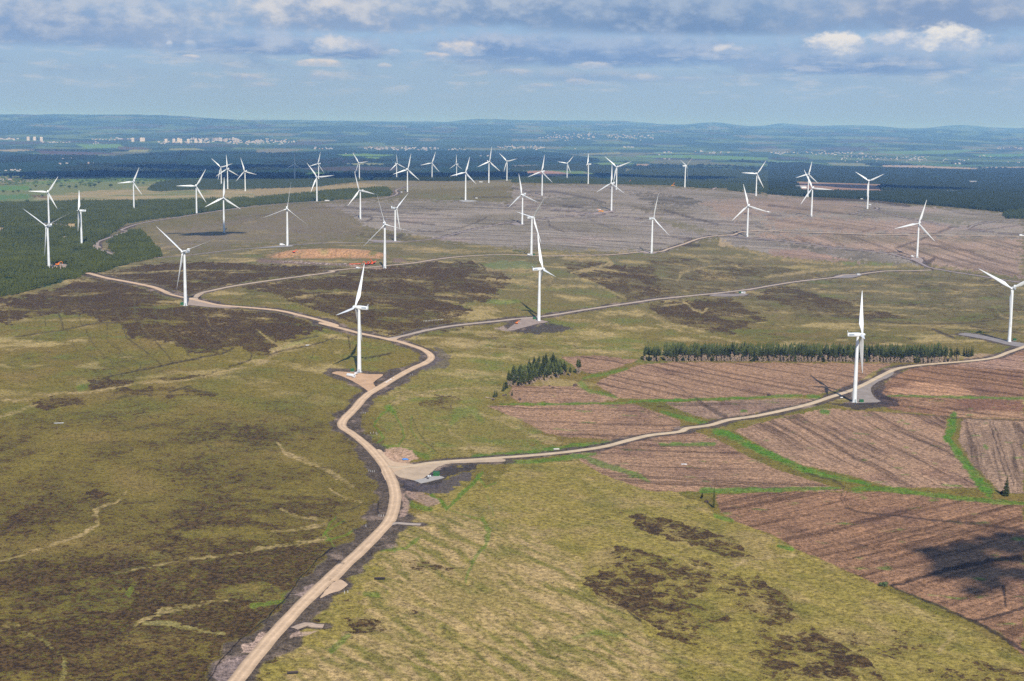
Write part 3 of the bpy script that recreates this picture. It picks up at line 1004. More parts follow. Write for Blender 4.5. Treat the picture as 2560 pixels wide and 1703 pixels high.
FB = c(146, 110, 82)
fields = [
    (P('L6', (350, 345), (900, 330), (1140, 330), (1250, 330), (1500, 335), (1900, 375), (2352, 420), (2352, 1400), (2200, 1250), (1900, 1110), (1650, 1010), (1500, 950), (1380, 930), (1200, 850), (1000, 760), (850, 700), (700, 610), (480, 530), (400, 480), (350, 430)), P('L6', (700, 600), (1400, 440)), 1.0, FB),
    (P('L3', (-650, 1330), (-350, 1250), (-100, 1225), (200, 1205), (330, 1240), (560, 1370), (740, 1450), (1000, 1530), (1190, 1590), (900, 1590), (300, 1590), (-100, 1590), (-400, 1480)), P('L3', (0, 1400), (700, 1420)), 1.0, FEL),
    (P('L3', (460, 1195), (700, 1120), (1040, 1050), (1200, 1060), (1500, 1075), (1850, 1110), (1830, 1230), (1950, 1400), (2060, 1568), (1500, 1568), (1200, 1480), (900, 1420), (700, 1330)), P('L3', (560, 1180), (900, 1390)), 1.0, c(160, 127, 100)),
    (P('L3', (1950, 1110), (2352, 1130), (2352, 1600), (2200, 1600), (2000, 1400), (1930, 1250)), P('L3', (2060, 1150), (2150, 1500)), 0.9, c(150, 122, 98)),
    (P('L2', (1090, 1035), (1500, 1025), (2060, 1020), (2352, 1130), (2352, 1190), (2100, 1225), (1900, 1250), (1600, 1235), (1480, 1210), (1280, 1110)), P('L2', (1200, 1085), (2000, 1110)), 0.9, FEL),
    (P('L2', (1260, 900), (1660, 905), (1950, 985), (1800, 1010), (1300, 1010), (1230, 960)), P('L2', (1350, 950), (1800, 970)), 0.9, FEL),
    (P('L2', (1800, 890), (1900, 830), (2100, 760), 'L3', (100, 745), (1500, 755), (1350, 820), (1240, 900), (1000, 960), (700, 970), (200, 980), 'L2', (2200, 990), (1960, 985)), P('L3', (100, 810), (700, 930)), 0.9, FEL),
    (P('L2', (1570, 710), (1800, 700), (2080, 730), (1900, 800), (1750, 820), (1700, 800)), P('L2', (1650, 740), (1950, 780)), 0.9, FEL),
    (P('L3', (0, 1010), (250, 1000), (700, 985), (1000, 985), (900, 1020), (600, 1080), (420, 1110), (280, 1120), (100, 1060)), P('L3', (50, 1040), (600, 1030)), 0.9, c(152, 124, 102)),
    (P('L3', (1420, 910), (1500, 830), (1650, 780), (2000, 750), (2250, 690), (2352, 660), (2352, 1120), (1850, 1100), (1500, 1060), (1400, 1020)), P('L3', (1700, 800), (2200, 870)), 1.0, FB),
]
for pl, d1, per, tint in fields:
    felled(pl, d1, per, tint, 1.0, 2.0, 1.0)
fieldm = (fa > 0.9)
over(inpoly(P('L3', (1470, 930), (1650, 880), (1900, 890), (2070, 960), (1800, 975), (1500, 960)), 4) * 0.7, c(196, 150, 114))
over(inpoly(P('L3', (1500, 990), (1700, 1000), (1860, 1040), (1700, 1040)), 4) * 0.6, c(190, 148, 114))
over(inpoly(P('L3', (1850, 1060), (2100, 1060), (2352, 1080), (2352, 1130), (1900, 1110)), 4) * 0.6, c(178, 140, 106))
over(inpoly(P('L3', (1900, 990), (2100, 985), (2352, 1000), (2352, 1060), (2000, 1060)), 5) * 0.6, c(120, 84, 66))
over(inpoly(P('L3', (2000, 690), (2352, 700), (2352, 800), (2100, 790), (1900, 770)), 5) * 0.5, c(182, 148, 128))
# green weeds along the rows
wm = fieldm * smooth(0.34, 0.5, fbm(GX / 26 + 77, GY / 11, 3)) * (GV > 990)
over(wm * 0.7, c(104, 126, 52))
# brash scatter: brown damp belts
over(fieldm * smooth(0.1, 0.5, fbm(GX / 45 + 7, GY / 60, 3)) * 0.45, c(110, 82, 70))

# green rides between the fields
BG = c(86, 126, 36)
for pts, w, a in ((P('L3', (330, 1195), (430, 1220), (560, 1290), (740, 1370), (880, 1435), (1050, 1485), (1220, 1520), (1350, 1545)), (15, 18, 17, 16, 14, 11, 9, 8), 0.92),
                  (P('L3', (1890, 1090), (1880, 1180), (1850, 1240), (1930, 1350), (2000, 1450), (2060, 1530), (2120, 1590)), (14, 22, 18, 16, 19, 22, 26), 0.92),
                  (P('L6', (250, 325), (500, 318), (750, 318), (900, 312), (1140, 308)), (10, 12, 11, 9, 6), 0.8),
                  (P('L6', (1230, 315), (1400, 308), (1550, 325), (1750, 350), (2000, 380), (2200, 400), (2352, 405)), (8, 12, 12, 10, 10, 12, 8), 0.75),
                  (P('L3', (-100, 1000), (0, 995), (200, 990), (450, 985), (690, 972)), (4, 5, 6, 5, 4), 0.8), (P('L3', (690, 970), (800, 965), (900, 965)), (6, 7, 4), 0.7),
                  (P('L3', (-20, 1070), (120, 1110), (280, 1150)), (7, 11, 8), 0.75), (P('L3', (-20, 1285), (330, 1280)), (7, 8), 0.75),
                  (P('L2', (1180, 1020), (1500, 1020), (1950, 1012), (2200, 995), (2352, 990)), (3, 5, 5, 4, 6), 0.75),
                  (P('L2', (1000, 1360), (1300, 1345), (1500, 1325), (1750, 1290), (1960, 1265)), (10, 14, 14, 12, 7), 0.75),
                  (P('L5', (1210, 140), (1450, 130), (1700, 100), (1800, 80)), (7, 10, 12, 6), 0.7), (P('L5', (1700, 90), (1800, 140), (2080, 225), (2150, 260)), (10, 14, 10, 6), 0.6),
                  (P('L2', (1700, 880), (1750, 930), (1930, 975)), (12, 10, 6), 0.55), (P('L2', (1720, 850), (1850, 830), (2000, 790)), (5, 7, 5), 0.6),
                  (P('L3', (940, 970), (1010, 975)), (8, 8), 0.9), (P('L3', (1030, 1068), (1075, 1072)), (10, 9), 0.8), (P('L3', (1440, 965), (1700, 970), (2352, 985)), (3, 5, 5), 0.75), (P('L3', (505, 1065), (535, 1068)), (6, 5), 0.8),
                  (P('L6', (740, 680), (840, 705)), (7, 9), 0.85), (P('L6', (340, 490), (440, 515)), (10, 9), 0.7), (P('L6', (2090, 30), (2110, 50)), (6, 6), 0.6)):
    m = linem(pts, w, 0.9, 0.8, 0.4) * a
    over(m, BG)
    over(m * smooth(-0.1, 0.3, n_sm) * 0.75, c(126, 126, 60))
    hv *= (1 - m)
    fa *= (1 - m)
# vehicle tracks worn green through the grass
for pts, w, a in ((P('L2', (360, 1280), (420, 1240), (350, 1160), (390, 1100), (450, 1050)), 5, 0.7), (P('L2', (450, 1030), (490, 1080), (530, 1160), (550, 1230), (520, 1290)), 4, 0.7),
                  (P('L2', (600, 1100), (590, 1180), (640, 1260), (740, 1330)), 3, 0.55), (P('L2', (440, 1040), (480, 1070)), 16, 0.6), (P('L2', (380, 1300), (480, 1300), (600, 1330), (700, 1370)), 12, 0.55),
                  (P('L5', (840, 430), (920, 350), (1000, 280), (1060, 210)), 8, 0.8), (P('L5', (730, 360), (790, 390), (830, 440)), 9, 0.85), (P('L5', (1030, 230), (1080, 300), (1140, 270)), 5, 0.6),
                  (P('L5', (1060, 510), (1105, 590), (1070, 690), (990, 790), (955, 920)), (10, 12, 9, 7, 4), 0.6), (P('L5', (850, 450), (1000, 500), (1060, 520)), 3, 0.5), (P('L5', (1130, 490), (1110, 400), (1090, 350)), 3, 0.45),
                  (P('L5', (560, 360), (600, 420), (720, 440)), 13, 0.6), (P('L5', (400, 715), (560, 700), (640, 640)), 7, 0.6), (P('L5', (480, 680), (490, 730)), 4, 0.6), (P('L5', (300, 1000), (380, 1010)), 12, 0.5),
                  (P('L5', (70, 1370), (150, 1300), (190, 1270)), (12, 18, 10), 0.55), (P('L4', (2110, 620), (2170, 520), (2190, 500)), 4, 0.7), (P('L4', (2130, 650), (2260, 610), (2330, 570)), 4, 0.7),
                  (P('L4', (2190, 690), (2120, 600), (2250, 520)), 4, 0.6), (P('L4', (1640, 1075), (1850, 1045), (1960, 1035)), (10, 12, 7), 0.6), (P('L4', (1500, 1390), (1610, 1385)), 5, 0.7),
                  (P('L4', (1900, 990), (1840, 1010)), 12, 0.4), (P('L1', (1440, 1200), (1480, 1220)), 1, 0.0), (P('L5', (1650, 1280), (1850, 1250), (2000, 1280)), (8, 12, 6), 0.35), (P('L4', (840, 1000), (860, 960)), 12, 0.4)):
    if a:
        m = linem(pts, w, 0.9, 0.6, 0.4) * a
        over(m, c(96, 124, 36))
        hv *= (1 - m)
tr = linem(P('L2', (600, 1100), (640, 1200), (700, 1280), (770, 1340)), 1.4, 0.5, 0.3) * 0.8
over(tr, c(48, 58, 26))

# --- ditches, drains and haul tracks (dark lines)
DK = c(66, 54, 46)
for pts, w, a in (
        (P('L1', (255, 380), (290, 460), (300, 510)), 2, .6), (P('L1', (370, 380), (400, 470), (415, 530)), 3, .8), (P('L1', (490, 400), (540, 510)), 2.2, .6), (P('L1', (610, 400), (640, 480)), 2, .5), (P('L1', (60, 390), (55, 500)), 4, .6),
        (P('L1', (160, 370), (150, 440)), 2, .4), (P('L1', (755, 390), (790, 480), (830, 590), (930, 660), (1060, 770)), 2.4, .85), (P('L1', (880, 330), (880, 420), (940, 530), (1060, 660), (1135, 750)), 2.4, .85),
        (P('L1', (1000, 380), (1060, 500), (1080, 560), (1200, 650), (1245, 710)), 2.4, .8), (P('L1', (1120, 400), (1130, 470)), 3, .8), (P('L1', (1170, 570), (1280, 620), (1400, 670)), 2, .7), (P('L1', (1250, 420), (1270, 490), (1400, 580), (1520, 650)), 1.6, .5),
        (P('L1', (1340, 420), (1380, 520), (1540, 600)), 2, .7), (P('L1', (560, 530), (600, 620), (700, 720), (860, 805)), 2, .7), (P('L1', (470, 590), (500, 670), (640, 730)), 1.8, .6), (P('L1', (700, 500), (700, 610), (820, 700), (925, 765), (905, 800)), 2, .7),
        (P('L1', (100, 580), (400, 540), (640, 490), (780, 488)), 3, .7), (P('L1', (600, 885), (750, 830), (920, 797), (1130, 755), (1300, 720), (1440, 690), (1530, 655)), 3.4, .85), (P('L1', (1640, 680), (1640, 735), (1500, 775)), 3, .8),
        (P('L1', (1750, 700), (1850, 670), (2100, 620), (2200, 580)), 3, .75), (P('L1', (1930, 700), (1910, 760)), 2, .5), (P('L1', (2050, 670), (2020, 770)), 2, .4), (P('L1', (2280, 580), (2290, 660)), 2.6, .7), (P('L1', (1900, 610), (2080, 575)), 3, .7),
        (P('L1', (1100, 940), (1230, 905), (1300, 940), (1420, 955)), 4, .75), (P('L1', (700, 985), (1000, 955)), 3, .6), (P('L1', (1440, 1335), (1600, 1330), (1720, 1310), (1810, 1330)), 3, .6), (P('L1', (280, 1), (280, 2)), 1, 0),
        (P('L1', (230, 290), (560, 270)), 2.0, .4), (P('L1', (1300, 850), (1720, 805), (2060, 810)), 2, .35),
        (P('L4', (1330, 1575), (1390, 1530), (1430, 1450), (1530, 1340), (1600, 1270), (1750, 1150), (1870, 1020), (1960, 890), (2070, 770), (2180, 695)), 3.2, .85), (P('L4', (740, 870), (980, 810)), 2.4, .55), (P('L4', (2190, 500), (2250, 530), (2340, 600)), 3, .6),
        (P('L4', (0, 1145), (300, 1140), (700, 1140)), 2.2, .4), (P('L4', (2230, 470), (2352, 420)), 3, .6), (P('L4', (2060, 180), (2200, 240)), 3, .5),
        (P('L5', (380, 395), (382, 490)), 3, .8), (P('L5', (140, 460), (370, 390)), 2.5, .5), (P('L5', (0, 760), (90, 700)), 3, .8), (P('L5', (1620, 960), (1840, 1080), (2000, 1100)), 2.4, .45), (P('L5', (2010, 1110), (2090, 1170)), 6, .8), (P('L5', (1420, 1320), (1560, 1430), (1600, 1480)), 2, .35),
        (P('L6', (1490, 945), (1700, 890), (1900, 830), (2100, 790), (2360, 750)), (5, 7, 12, 9, 8), .85), (P('L6', (1490, 950), (1700, 1040), (1900, 1120), (2100, 1210), (2360, 1370)), (4, 5, 6, 8, 9), .85),
        (P('L6', (1700, 720), (2000, 650), (2352, 590)), (8, 10, 8), .6), (P('L6', (2050, 1170), (2352, 1090)), 7, .8), (P('L6', (1165, 310), (1155, 370), (1180, 430)), 2, .7), (P('L6', (1200, 310), (1180, 380), (1200, 440)), 2, .7),
        (P('L6', (1180, 430), (1260, 460), (1500, 490), (1800, 520), (2100, 545), (2360, 590)), (4, 4, 4, 5, 7, 9), .7), (P('L6', (930, 210), (1100, 250), (1170, 300)), 5, .6), (P('L6', (1700, 580), (2100, 590)), 3, .4), (P('L6', (2220, 960), (2240, 1080)), (8, 5), .85),
        (P('L6', (800, 590), (940, 580)), 7, .4), (P('L6', (1220, 665), (1330, 690)), 4, .6), (P('L6', (760, 560), (820, 572)), 3, .6),
        (P('L3', (1500, 1080), (1900, 1110), (2352, 1128)), 3, .7), (P('L3', (2130, 1140), (2150, 1220), (2200, 1370), (2230, 1480)), 2.6, .8), (P('L3', (2150, 1140), (2180, 1220), (2225, 1370), (2290, 1550)), 2.6, .8), (P('L3', (2010, 1150), (2060, 1300), (2080, 1450)), 3, .4),
        (P('L3', (2280, 1150), (2352, 1330)), 3, .5), (P('L3', (210, 990), (290, 1040), (400, 1100)), (5, 9, 12), .6), (P('L3', (0, 870), (130, 930), (210, 980)), 3, .5), (P('L2', (2090, 1045), (2200, 1090), (2352, 1150)), 3, .5),
        (P('L3', (1100, 440), (1500, 490), (1750, 500), (2000, 490), (2200, 460)), 3, .7), (P('L3', (1750, 530), (1850, 570), (1900, 590)), 5, .8), (P('L3', (980, 395), (1100, 440)), 4, .6), (P('L3', (2000, 510), (2160, 540), (2352, 560)), 4, .7),
        (P('L2', (560, 610), (760, 600)), 2, .3), (P('L2', (290, 300), (520, 320), (760, 330), (1000, 350)), 5, .7), (P('L2', (290, 720), (460, 690)), 3.5, .85), (P('L2', (180, 570), (200, 650)), 3, .7),
        (P('L3', (1390, 155), (1400, 175)), 2, .5), (P('U4', (1400, 1175), (1390, 1220)), 2, .5), (P('U4', (1520, 1175), (1505, 1210)), 2, .5), (P('U4', (1690, 1190), (1660, 1240)), 2, .5), (P('U4', (1850, 1215), (1820, 1260)), 2, .5), (P('U4', (2100, 1250), (2090, 1310)), 3, .5),
        (P('U3', (0, 405), (150, 440), (400, 440), (700, 500), (860, 540)), 4, .55), (P('U3', (1400, 610), (1650, 680), (1900, 740)), 5, .6), (P('U3', (470, 572), (650, 585)), 4, .7), (P('U3', (330, 700), (350, 760), (480, 810)), 3, .6), (P('U3', (720, 700), (900, 770), (1000, 790)), 3, .4),
        (P('U3', (1550, 930), (1720, 935)), 7, .7), (P('U3', (2240, 750), (2340, 790)), 4, .5), (P('U4', (0, 570), (400, 610), (700, 640)), 3, .5), (P('U4', (0, 690), (400, 740), (700, 790)), 3, .45), (P('U4', (870, 810), (1000, 770)), 3, .4),
        (P('U4', (1180, 960), (1400, 880), (1560, 820), (1700, 765)), (5, 5, 4, 4), .55), (P('U4', (1400, 920), (1700, 960), (1900, 990)), 4, .5), (P('U4', (1000, 970), (1250, 1000)), 3, .4), (P('U4', (420, 505), (900, 520), (1300, 570)), 6, .7), (P('U4', (2060, 990), (2357, 940)), 2, .3),
        (P('U4', (0, 560), (200, 580)), 3, .4), (P('U4', (1950, 800), (2357, 740)), 3, .4), (P('U4', (1420, 1060), (1450, 1100), (1530, 1060)), (9, 12, 7), .7), (P('U2', (0, 660), (150, 650)), 3, .6), (P('U2', (400, 600), (700, 580), (1000, 600)), 2.5, .5), (P('U2', (700, 640), (860, 655)), 5, .4),
        (P('U2', (1150, 690), (1400, 720), (1650, 745)), 3.5, .6), (P('U2', (800, 570), (1100, 610), (1400, 640), (1800, 660)), 2.5, .5), (P('U2', (1650, 810), (1900, 770), (2080, 700), (2120, 680)), 3, .5), (P('U2', (2000, 490), (2357, 490)), 3, .6), (P('U2', (2000, 560), (2357, 575)), 3, .5),
        (P('U2', (950, 660), (1060, 670), (1070, 690), (1020, 710)), 4, .7), (P('U2', (1400, 550), (1600, 600), (1700, 620)), 1.6, .5), (P('U2', (1480, 600), (1550, 560)), 1.6, .4), (P('U2', (2000, 830), (2357, 850)), 1.6, .4), (P('U2', (1900, 870), (2357, 890)), 1.6, .4)):
    if a:
        m = linem(pts, w, 0.7, 0.7, 0.5) * a
        over(m, DK)
        fa *= (1 - 0.7 * m)
        hv *= (1 - m)
# drains of the plateau, fine dark lines following the contour
_r = random.Random(31)
for k in range(34):
    if k < 20:
        x, y = _r.uniform(150, 1500), _r.uniform(500, 960)
        L, sl, tl = _r.uniform(160, 480), _r.uniform(0.02, 0.12), 'U3'
    elif k < 28:
        x, y = _r.uniform(900, 2000), _r.uniform(570, 880)
        L, sl, tl = _r.uniform(160, 420), _r.uniform(-0.08, 0.10), 'U2'
    else:
        x, y = _r.uniform(100, 1900), _r.uniform(560, 1000)
        L, sl, tl = _r.uniform(200, 500), _r.uniform(0.05, 0.25), 'U4'
    m = linem(P(tl, (x, y), (x + L * .33, y + sl * L * .5 + 6), (x + L * .7, y + sl * L * .8 + 4), (x + L, y + sl * L)), (0.8, 2.0, 2.0, 0.8), 0.6, 1.0, 0.5) * _r.uniform(0.4, 0.75)
    over(m * (fa > 0.25), c(92, 80, 74))
# left part of the plateau: browner mixed heath
over(inpoly(P('U2', (-900, 800), (-300, 720), (300, 590), (560, 540), (760, 560), (880, 660), (1000, 770), (800, 880), (300, 900), (-300, 930), (-900, 1000)), 40) * np.clip(0.5 + n_mid, 0, 0.8), c(138, 122, 104))

# --- lowland beyond the plateau
far = smooth(5200, 6400, GD)
fx, fy = GX / 640.0, GY / 1000.0
cell = np.floor(fx + 0.35 * perlin(GX / 1500, GY / 1500)) * 13.7 + np.floor(fy + 0.35 * perlin(GX / 1700 + 5, GY / 1700)) * 7.31
hsh = np.modf(np.abs(np.sin(cell * 12.9898) * 43758.5453))[0]
lowc = np.empty_like(colr)
lowc[:] = c(86, 108, 66)
for lo_, hi_, cc in ((0.0, 0.2, c(66, 92, 50)), (0.2, 0.38, c(120, 140, 74)), (0.38, 0.5, c(140, 134, 92)), (0.5, 0.75, c(56, 78, 48)), (0.75, 0.86, c(104, 128, 66)), (0.86, 0.93, c(96, 82, 72))):
    mk = ((hsh >= lo_) & (hsh < hi_))[:, None]
    lowc = np.where(mk, cc, lowc)
wood = fbm(GX / 900 + 20, GY / 1700 + 4, 4, 0.55)
wf = smooth(-0.06, 0.08, wood - 0.04 - 0.08 * smooth(11000, 17000, GD))
wn = fbm(GX / 90, GY / 260, 3)
lowc = lowc * (1 - wf[:, None]) + (c(40, 62, 42) * (1 + 0.35 * wn[:, None])) * wf[:, None]
hedge = smooth(0.2, 0.34, fbm(GX / 160 + 3, GY / 380, 3))
lowc = lowc * (1 - 0.7 * hedge[:, None]) + c(38, 60, 40) * 0.7 * hedge[:, None]
fd = 0.45 * smooth(8000, 13000, GD)[:, None]  # distance haze partly mixed into the field colour: greyer further out
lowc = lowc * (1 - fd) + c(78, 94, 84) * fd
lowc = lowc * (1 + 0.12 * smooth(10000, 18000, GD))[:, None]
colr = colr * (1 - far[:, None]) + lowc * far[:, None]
hv = hv * (1 - far) - 0.3 * far
fa = fa * (1 - far)
de = de * (1 - 0.7 * far)


def farpoly(pl, col, a=0.9, rag=18):
    m = inpoly(pl, rag) * a
    over(m, col)
    hv[:] = np.where(m > 0.3, -0.3, hv)
    return m


# woods and brown moss of the middle lowland
farpoly(P('F1', (-60, 225), (300, 235), (700, 270), (1100, 250), (1700, 200), (2357, 225), 'F2', (300, 380), (740, 345), (1000, 360), (1600, 350), (2357, 355), 'F3', (200, 350), (500, 385), (800, 430), (800, 470), (400, 480), (0, 490), 'F2', (2357, 560), (1000, 600), (450, 600), (0, 600), 'F1', (2357, 470), (1800, 470), (1500, 480), (1100, 450), (600, 455), (-60, 440)), c(40, 62, 46), 0.88)
over(inpoly(P('F2', (380, 440), (760, 425), (1060, 440), (1000, 470), (600, 475), (400, 480)), 20) * 0.9, c(76, 62, 66))
over(inpoly(P('F2', (380, 520), (900, 500), (1300, 510), (1300, 540), (700, 545)), 20) * 0.7, c(98, 84, 78))
for pl, cc in ((P('F1', (-60, 205), (150, 195), (330, 205), (100, 220)), c(176, 160, 118)), (P('F1', (330, 205), (900, 225), (1150, 240), (700, 250), (380, 240)), c(104, 88, 88)), (P('F1', (690, 150), (1100, 150), (1150, 180), (800, 190)), c(118, 150, 76)),
               (P('F1', (1080, 170), (1330, 180), (1400, 195), (1100, 200)), c(110, 96, 78)), (P('F1', (1200, 200), (1400, 200), (1330, 220), (1180, 220)), c(160, 158, 104)), (P('F1', (1550, 190), (1800, 185), (1900, 205), (1560, 205)), c(150, 150, 96)),
               (P('F2', (740, 390), (1000, 385), (1290, 395), (1150, 410), (820, 405)), c(120, 150, 66)), (P('F2', (960, 410), (1160, 420), (1100, 435)), c(120, 150, 66)), (P('F2', (820, 475), (1050, 470), (1250, 480), (1150, 490), (900, 490)), c(150, 150, 98)),
               (P('F2', (380, 575), (560, 555), (700, 570), (560, 590), (400, 600)), c(112, 144, 62)), (P('F2', (0, 345), (200, 335), (480, 345), (250, 372), (0, 378)), c(136, 130, 104)),
               (P('F3', (600, 385), (1000, 370), (1000, 390), (680, 395)), c(150, 148, 104)), (P('F3', (1100, 405), (1560, 395), (2000, 405), (2357, 420), (2357, 440), (1900, 440), (1600, 425), (1200, 420)), c(112, 146, 76)), (P('F3', (720, 470), (950, 465), (1150, 475), (900, 485), (730, 485)), c(122, 146, 80)),
               (P('F3', (1140, 480), (1250, 477), (1280, 495), (1150, 500)), c(176, 148, 116)), (P('F3', (0, 490), (200, 488), (360, 492), (150, 502), (0, 505)), c(140, 130, 116)), (P('F3', (1300, 370), (1700, 375), (1600, 385), (1320, 380)), c(120, 146, 92)),
               (P('F4', (1060, 490), (1450, 495), (1930, 520), (1900, 530), (1400, 520), (1070, 515)), c(190, 166, 140)), (P('F4', (1970, 508), (2357, 505), (2357, 516), (2000, 516)), c(180, 160, 136)), (P('F4', (540, 465), (900, 475), (950, 500), (600, 492)), c(142, 144, 110)),
               (P('F4', (930, 370), (1300, 360), (1700, 350), (2000, 345), (1700, 385), (1200, 390)), c(112, 144, 90)), (P('F4', (1850, 390), (2357, 385), (2357, 410), (2000, 415)), c(104, 142, 82)), (P('F4', (1270, 480), (1700, 485), (2100, 495), (1600, 500)), c(92, 128, 84)),
               (P('F4', (0, 450), (300, 455), (560, 480), (300, 470), (0, 465)), c(112, 140, 92))):
    farpoly(pl, cc, 0.9, 14)
# left meadow with rushes
over(inpoly(P('U1', (-60, 420), (200, 390), (700, 350), (1200, 350), (1500, 350), (1370, 430), (1900, 425), (2357, 420), (2357, 495), (1700, 520), (1100, 525), (700, 530), (-60, 545)), 12) * 0.95, c(126, 132, 84))
mdw = inpoly(P('U1', (400, 470), (900, 430), (1250, 400), (1500, 350), (1370, 430), (1900, 425), (2357, 420), (2357, 495), (1700, 520), (1100, 525), (700, 530), (300, 520)), 12)
over(mdw * smooth(-0.35, 0.2, fbm(GX / 240, GY / 130, 3)) * 0.9, c(178, 156, 116))
over(inpoly(P('U1', (-60, 470), (270, 460), (280, 500), (-60, 520)), 12) * 0.9, c(98, 128, 74))
over(inpoly(P('U1', (-60, 385), (260, 385), (300, 420), (-60, 430)), 12) * 0.9, c(104, 138, 70))
over(inpoly(P('U1', (280, 470), (420, 475), (430, 490), (300, 495)), 12) * 0.7, c(110, 84, 68))
over(inpoly(P('U2', (-60, 420), (300, 400), (640, 385), (900, 365), (1160, 345), (1700, 345), (1700, 365), (1450, 375), (1300, 400), (1200, 395), (800, 410), (560, 445), (0, 480)), 12) * 0.95, c(168, 148, 108))
over(inpoly(P('U2', (900, 350), (1200, 340), (1800, 345), (2357, 350), (2357, 380), (1600, 420), (1350, 420), (1250, 395)), 12) * 0.9, c(142, 130, 98))
hv = np.where(inpoly(P('U1', (-60, 300), (2357, 330), (2357, 500), (-60, 540)), 5) | inpoly(P('U2', (0, 330), (1250, 330), (1250, 480), (0, 560)), 5), -0.2, hv)
over(inpoly(P('F3', (140, 545), (300, 540), (420, 548), (560, 575), (420, 590), (180, 580), (120, 560)), 10), c(178, 138, 116))
# cleared ground among the right-hand forest
over(inpoly(P('U4', (250, 350), (600, 360), (1040, 372), (1050, 425), (1500, 440), (1200, 455), (900, 450), (500, 440), (300, 420)), 10) * 0.95, c(172, 136, 112))
# forest floor
ff = inpoly(P('U1', (-200, 545), (700, 525), (1250, 525), (2357, 500), 'U2', (600, 440), (1190, 405), (1250, 475), (600, 525), (0, 565), 'U1', (2100, 600), (1870, 635), (1700, 660), (1400, 695), (1170, 730), (1090, 790), (1010, 850), (910, 890), (830, 960), (960, 1010), (1080, 1020), (1010, 960), (1000, 900), (1200, 800), (1330, 830), (1400, 900), (1490, 1030), (1150, 1110), (950, 1180), (810, 1190), (400, 1320), (-200, 1420)), 5)
over(ff * 0.95, c(46, 66, 36))
hv = np.where(ff, -0.3, hv)
over(inpoly(P('U1', (410, 1115), (560, 1105), (640, 1108), (600, 1155), (470, 1150)), 3), c(176, 152, 132))
over(linem(P('U1', (330, 735), (480, 740), (640, 755)), 6, 0.8), c(150, 136, 120))
over(inpoly(P('U1', (625, 735), (690, 733), (690, 772), (640, 770)), 2), c(190, 164, 118))
over(inpoly(P('U1', (560, 855), (600, 850), (635, 872), (600, 880)), 2), c(168, 150, 120))
over(inpoly(P('U1', (-20, 770), (45, 768), (10, 800), (-20, 800)), 2), c(180, 154, 122))
# borrow pit
qx, qy = GX - QP[0], GY - QP[1]
qal = qx * QD[0] + qy * QD[1]
qac = -qx * QD[1] + qy * QD[0]
qm = smooth(1.08, 0.93, np.abs(qal / QL) + 0.16 * _j2 + 0.08 * _j1) * smooth(-48, -34, qac + 9 * _j2 + 5 * _j1) * smooth(44, 12, qac + 16 * _j2 + 6 * _j1)
qm = qm * (1 - 0.85 * smooth(0.16, 0.34, fbm(GX / 30 + 3, GY / 36, 3)))
over(qm, c(182, 140, 102))
over(qm * smooth(0.1, 0.5, fbm(qal / 4, qac / 26, 3)) * 0.6 * smooth(6, -4, qac), c(132, 96, 68))
over(qm * smooth(8, 16, qac + 5 * _j2) * 0.6, c(200, 164, 126))
pm = linem(P('U2', (30, 1075), (300, 1090), (600, 1105), (860, 1115)), (10, 8, 7, 4), 2, 2, 0.5)
over(pm * 0.9, c(134, 110, 100) * (1 + 0.5 * _j3[:, None]))
over(inpoly(P('U2', (1250, 1060), (1330, 1050), (1400, 1085), (1260, 1095)), 3) * 0.9, c(142, 118, 102))
over(linem(P('U2', (880, 1125), (1150, 1150), (1380, 1150)), (5, 8, 4), 1.2, 1) * 0.9, c(178, 148, 124))
hv = np.where((qm > 0.4) | (pm > 0.4), -0.3, hv)


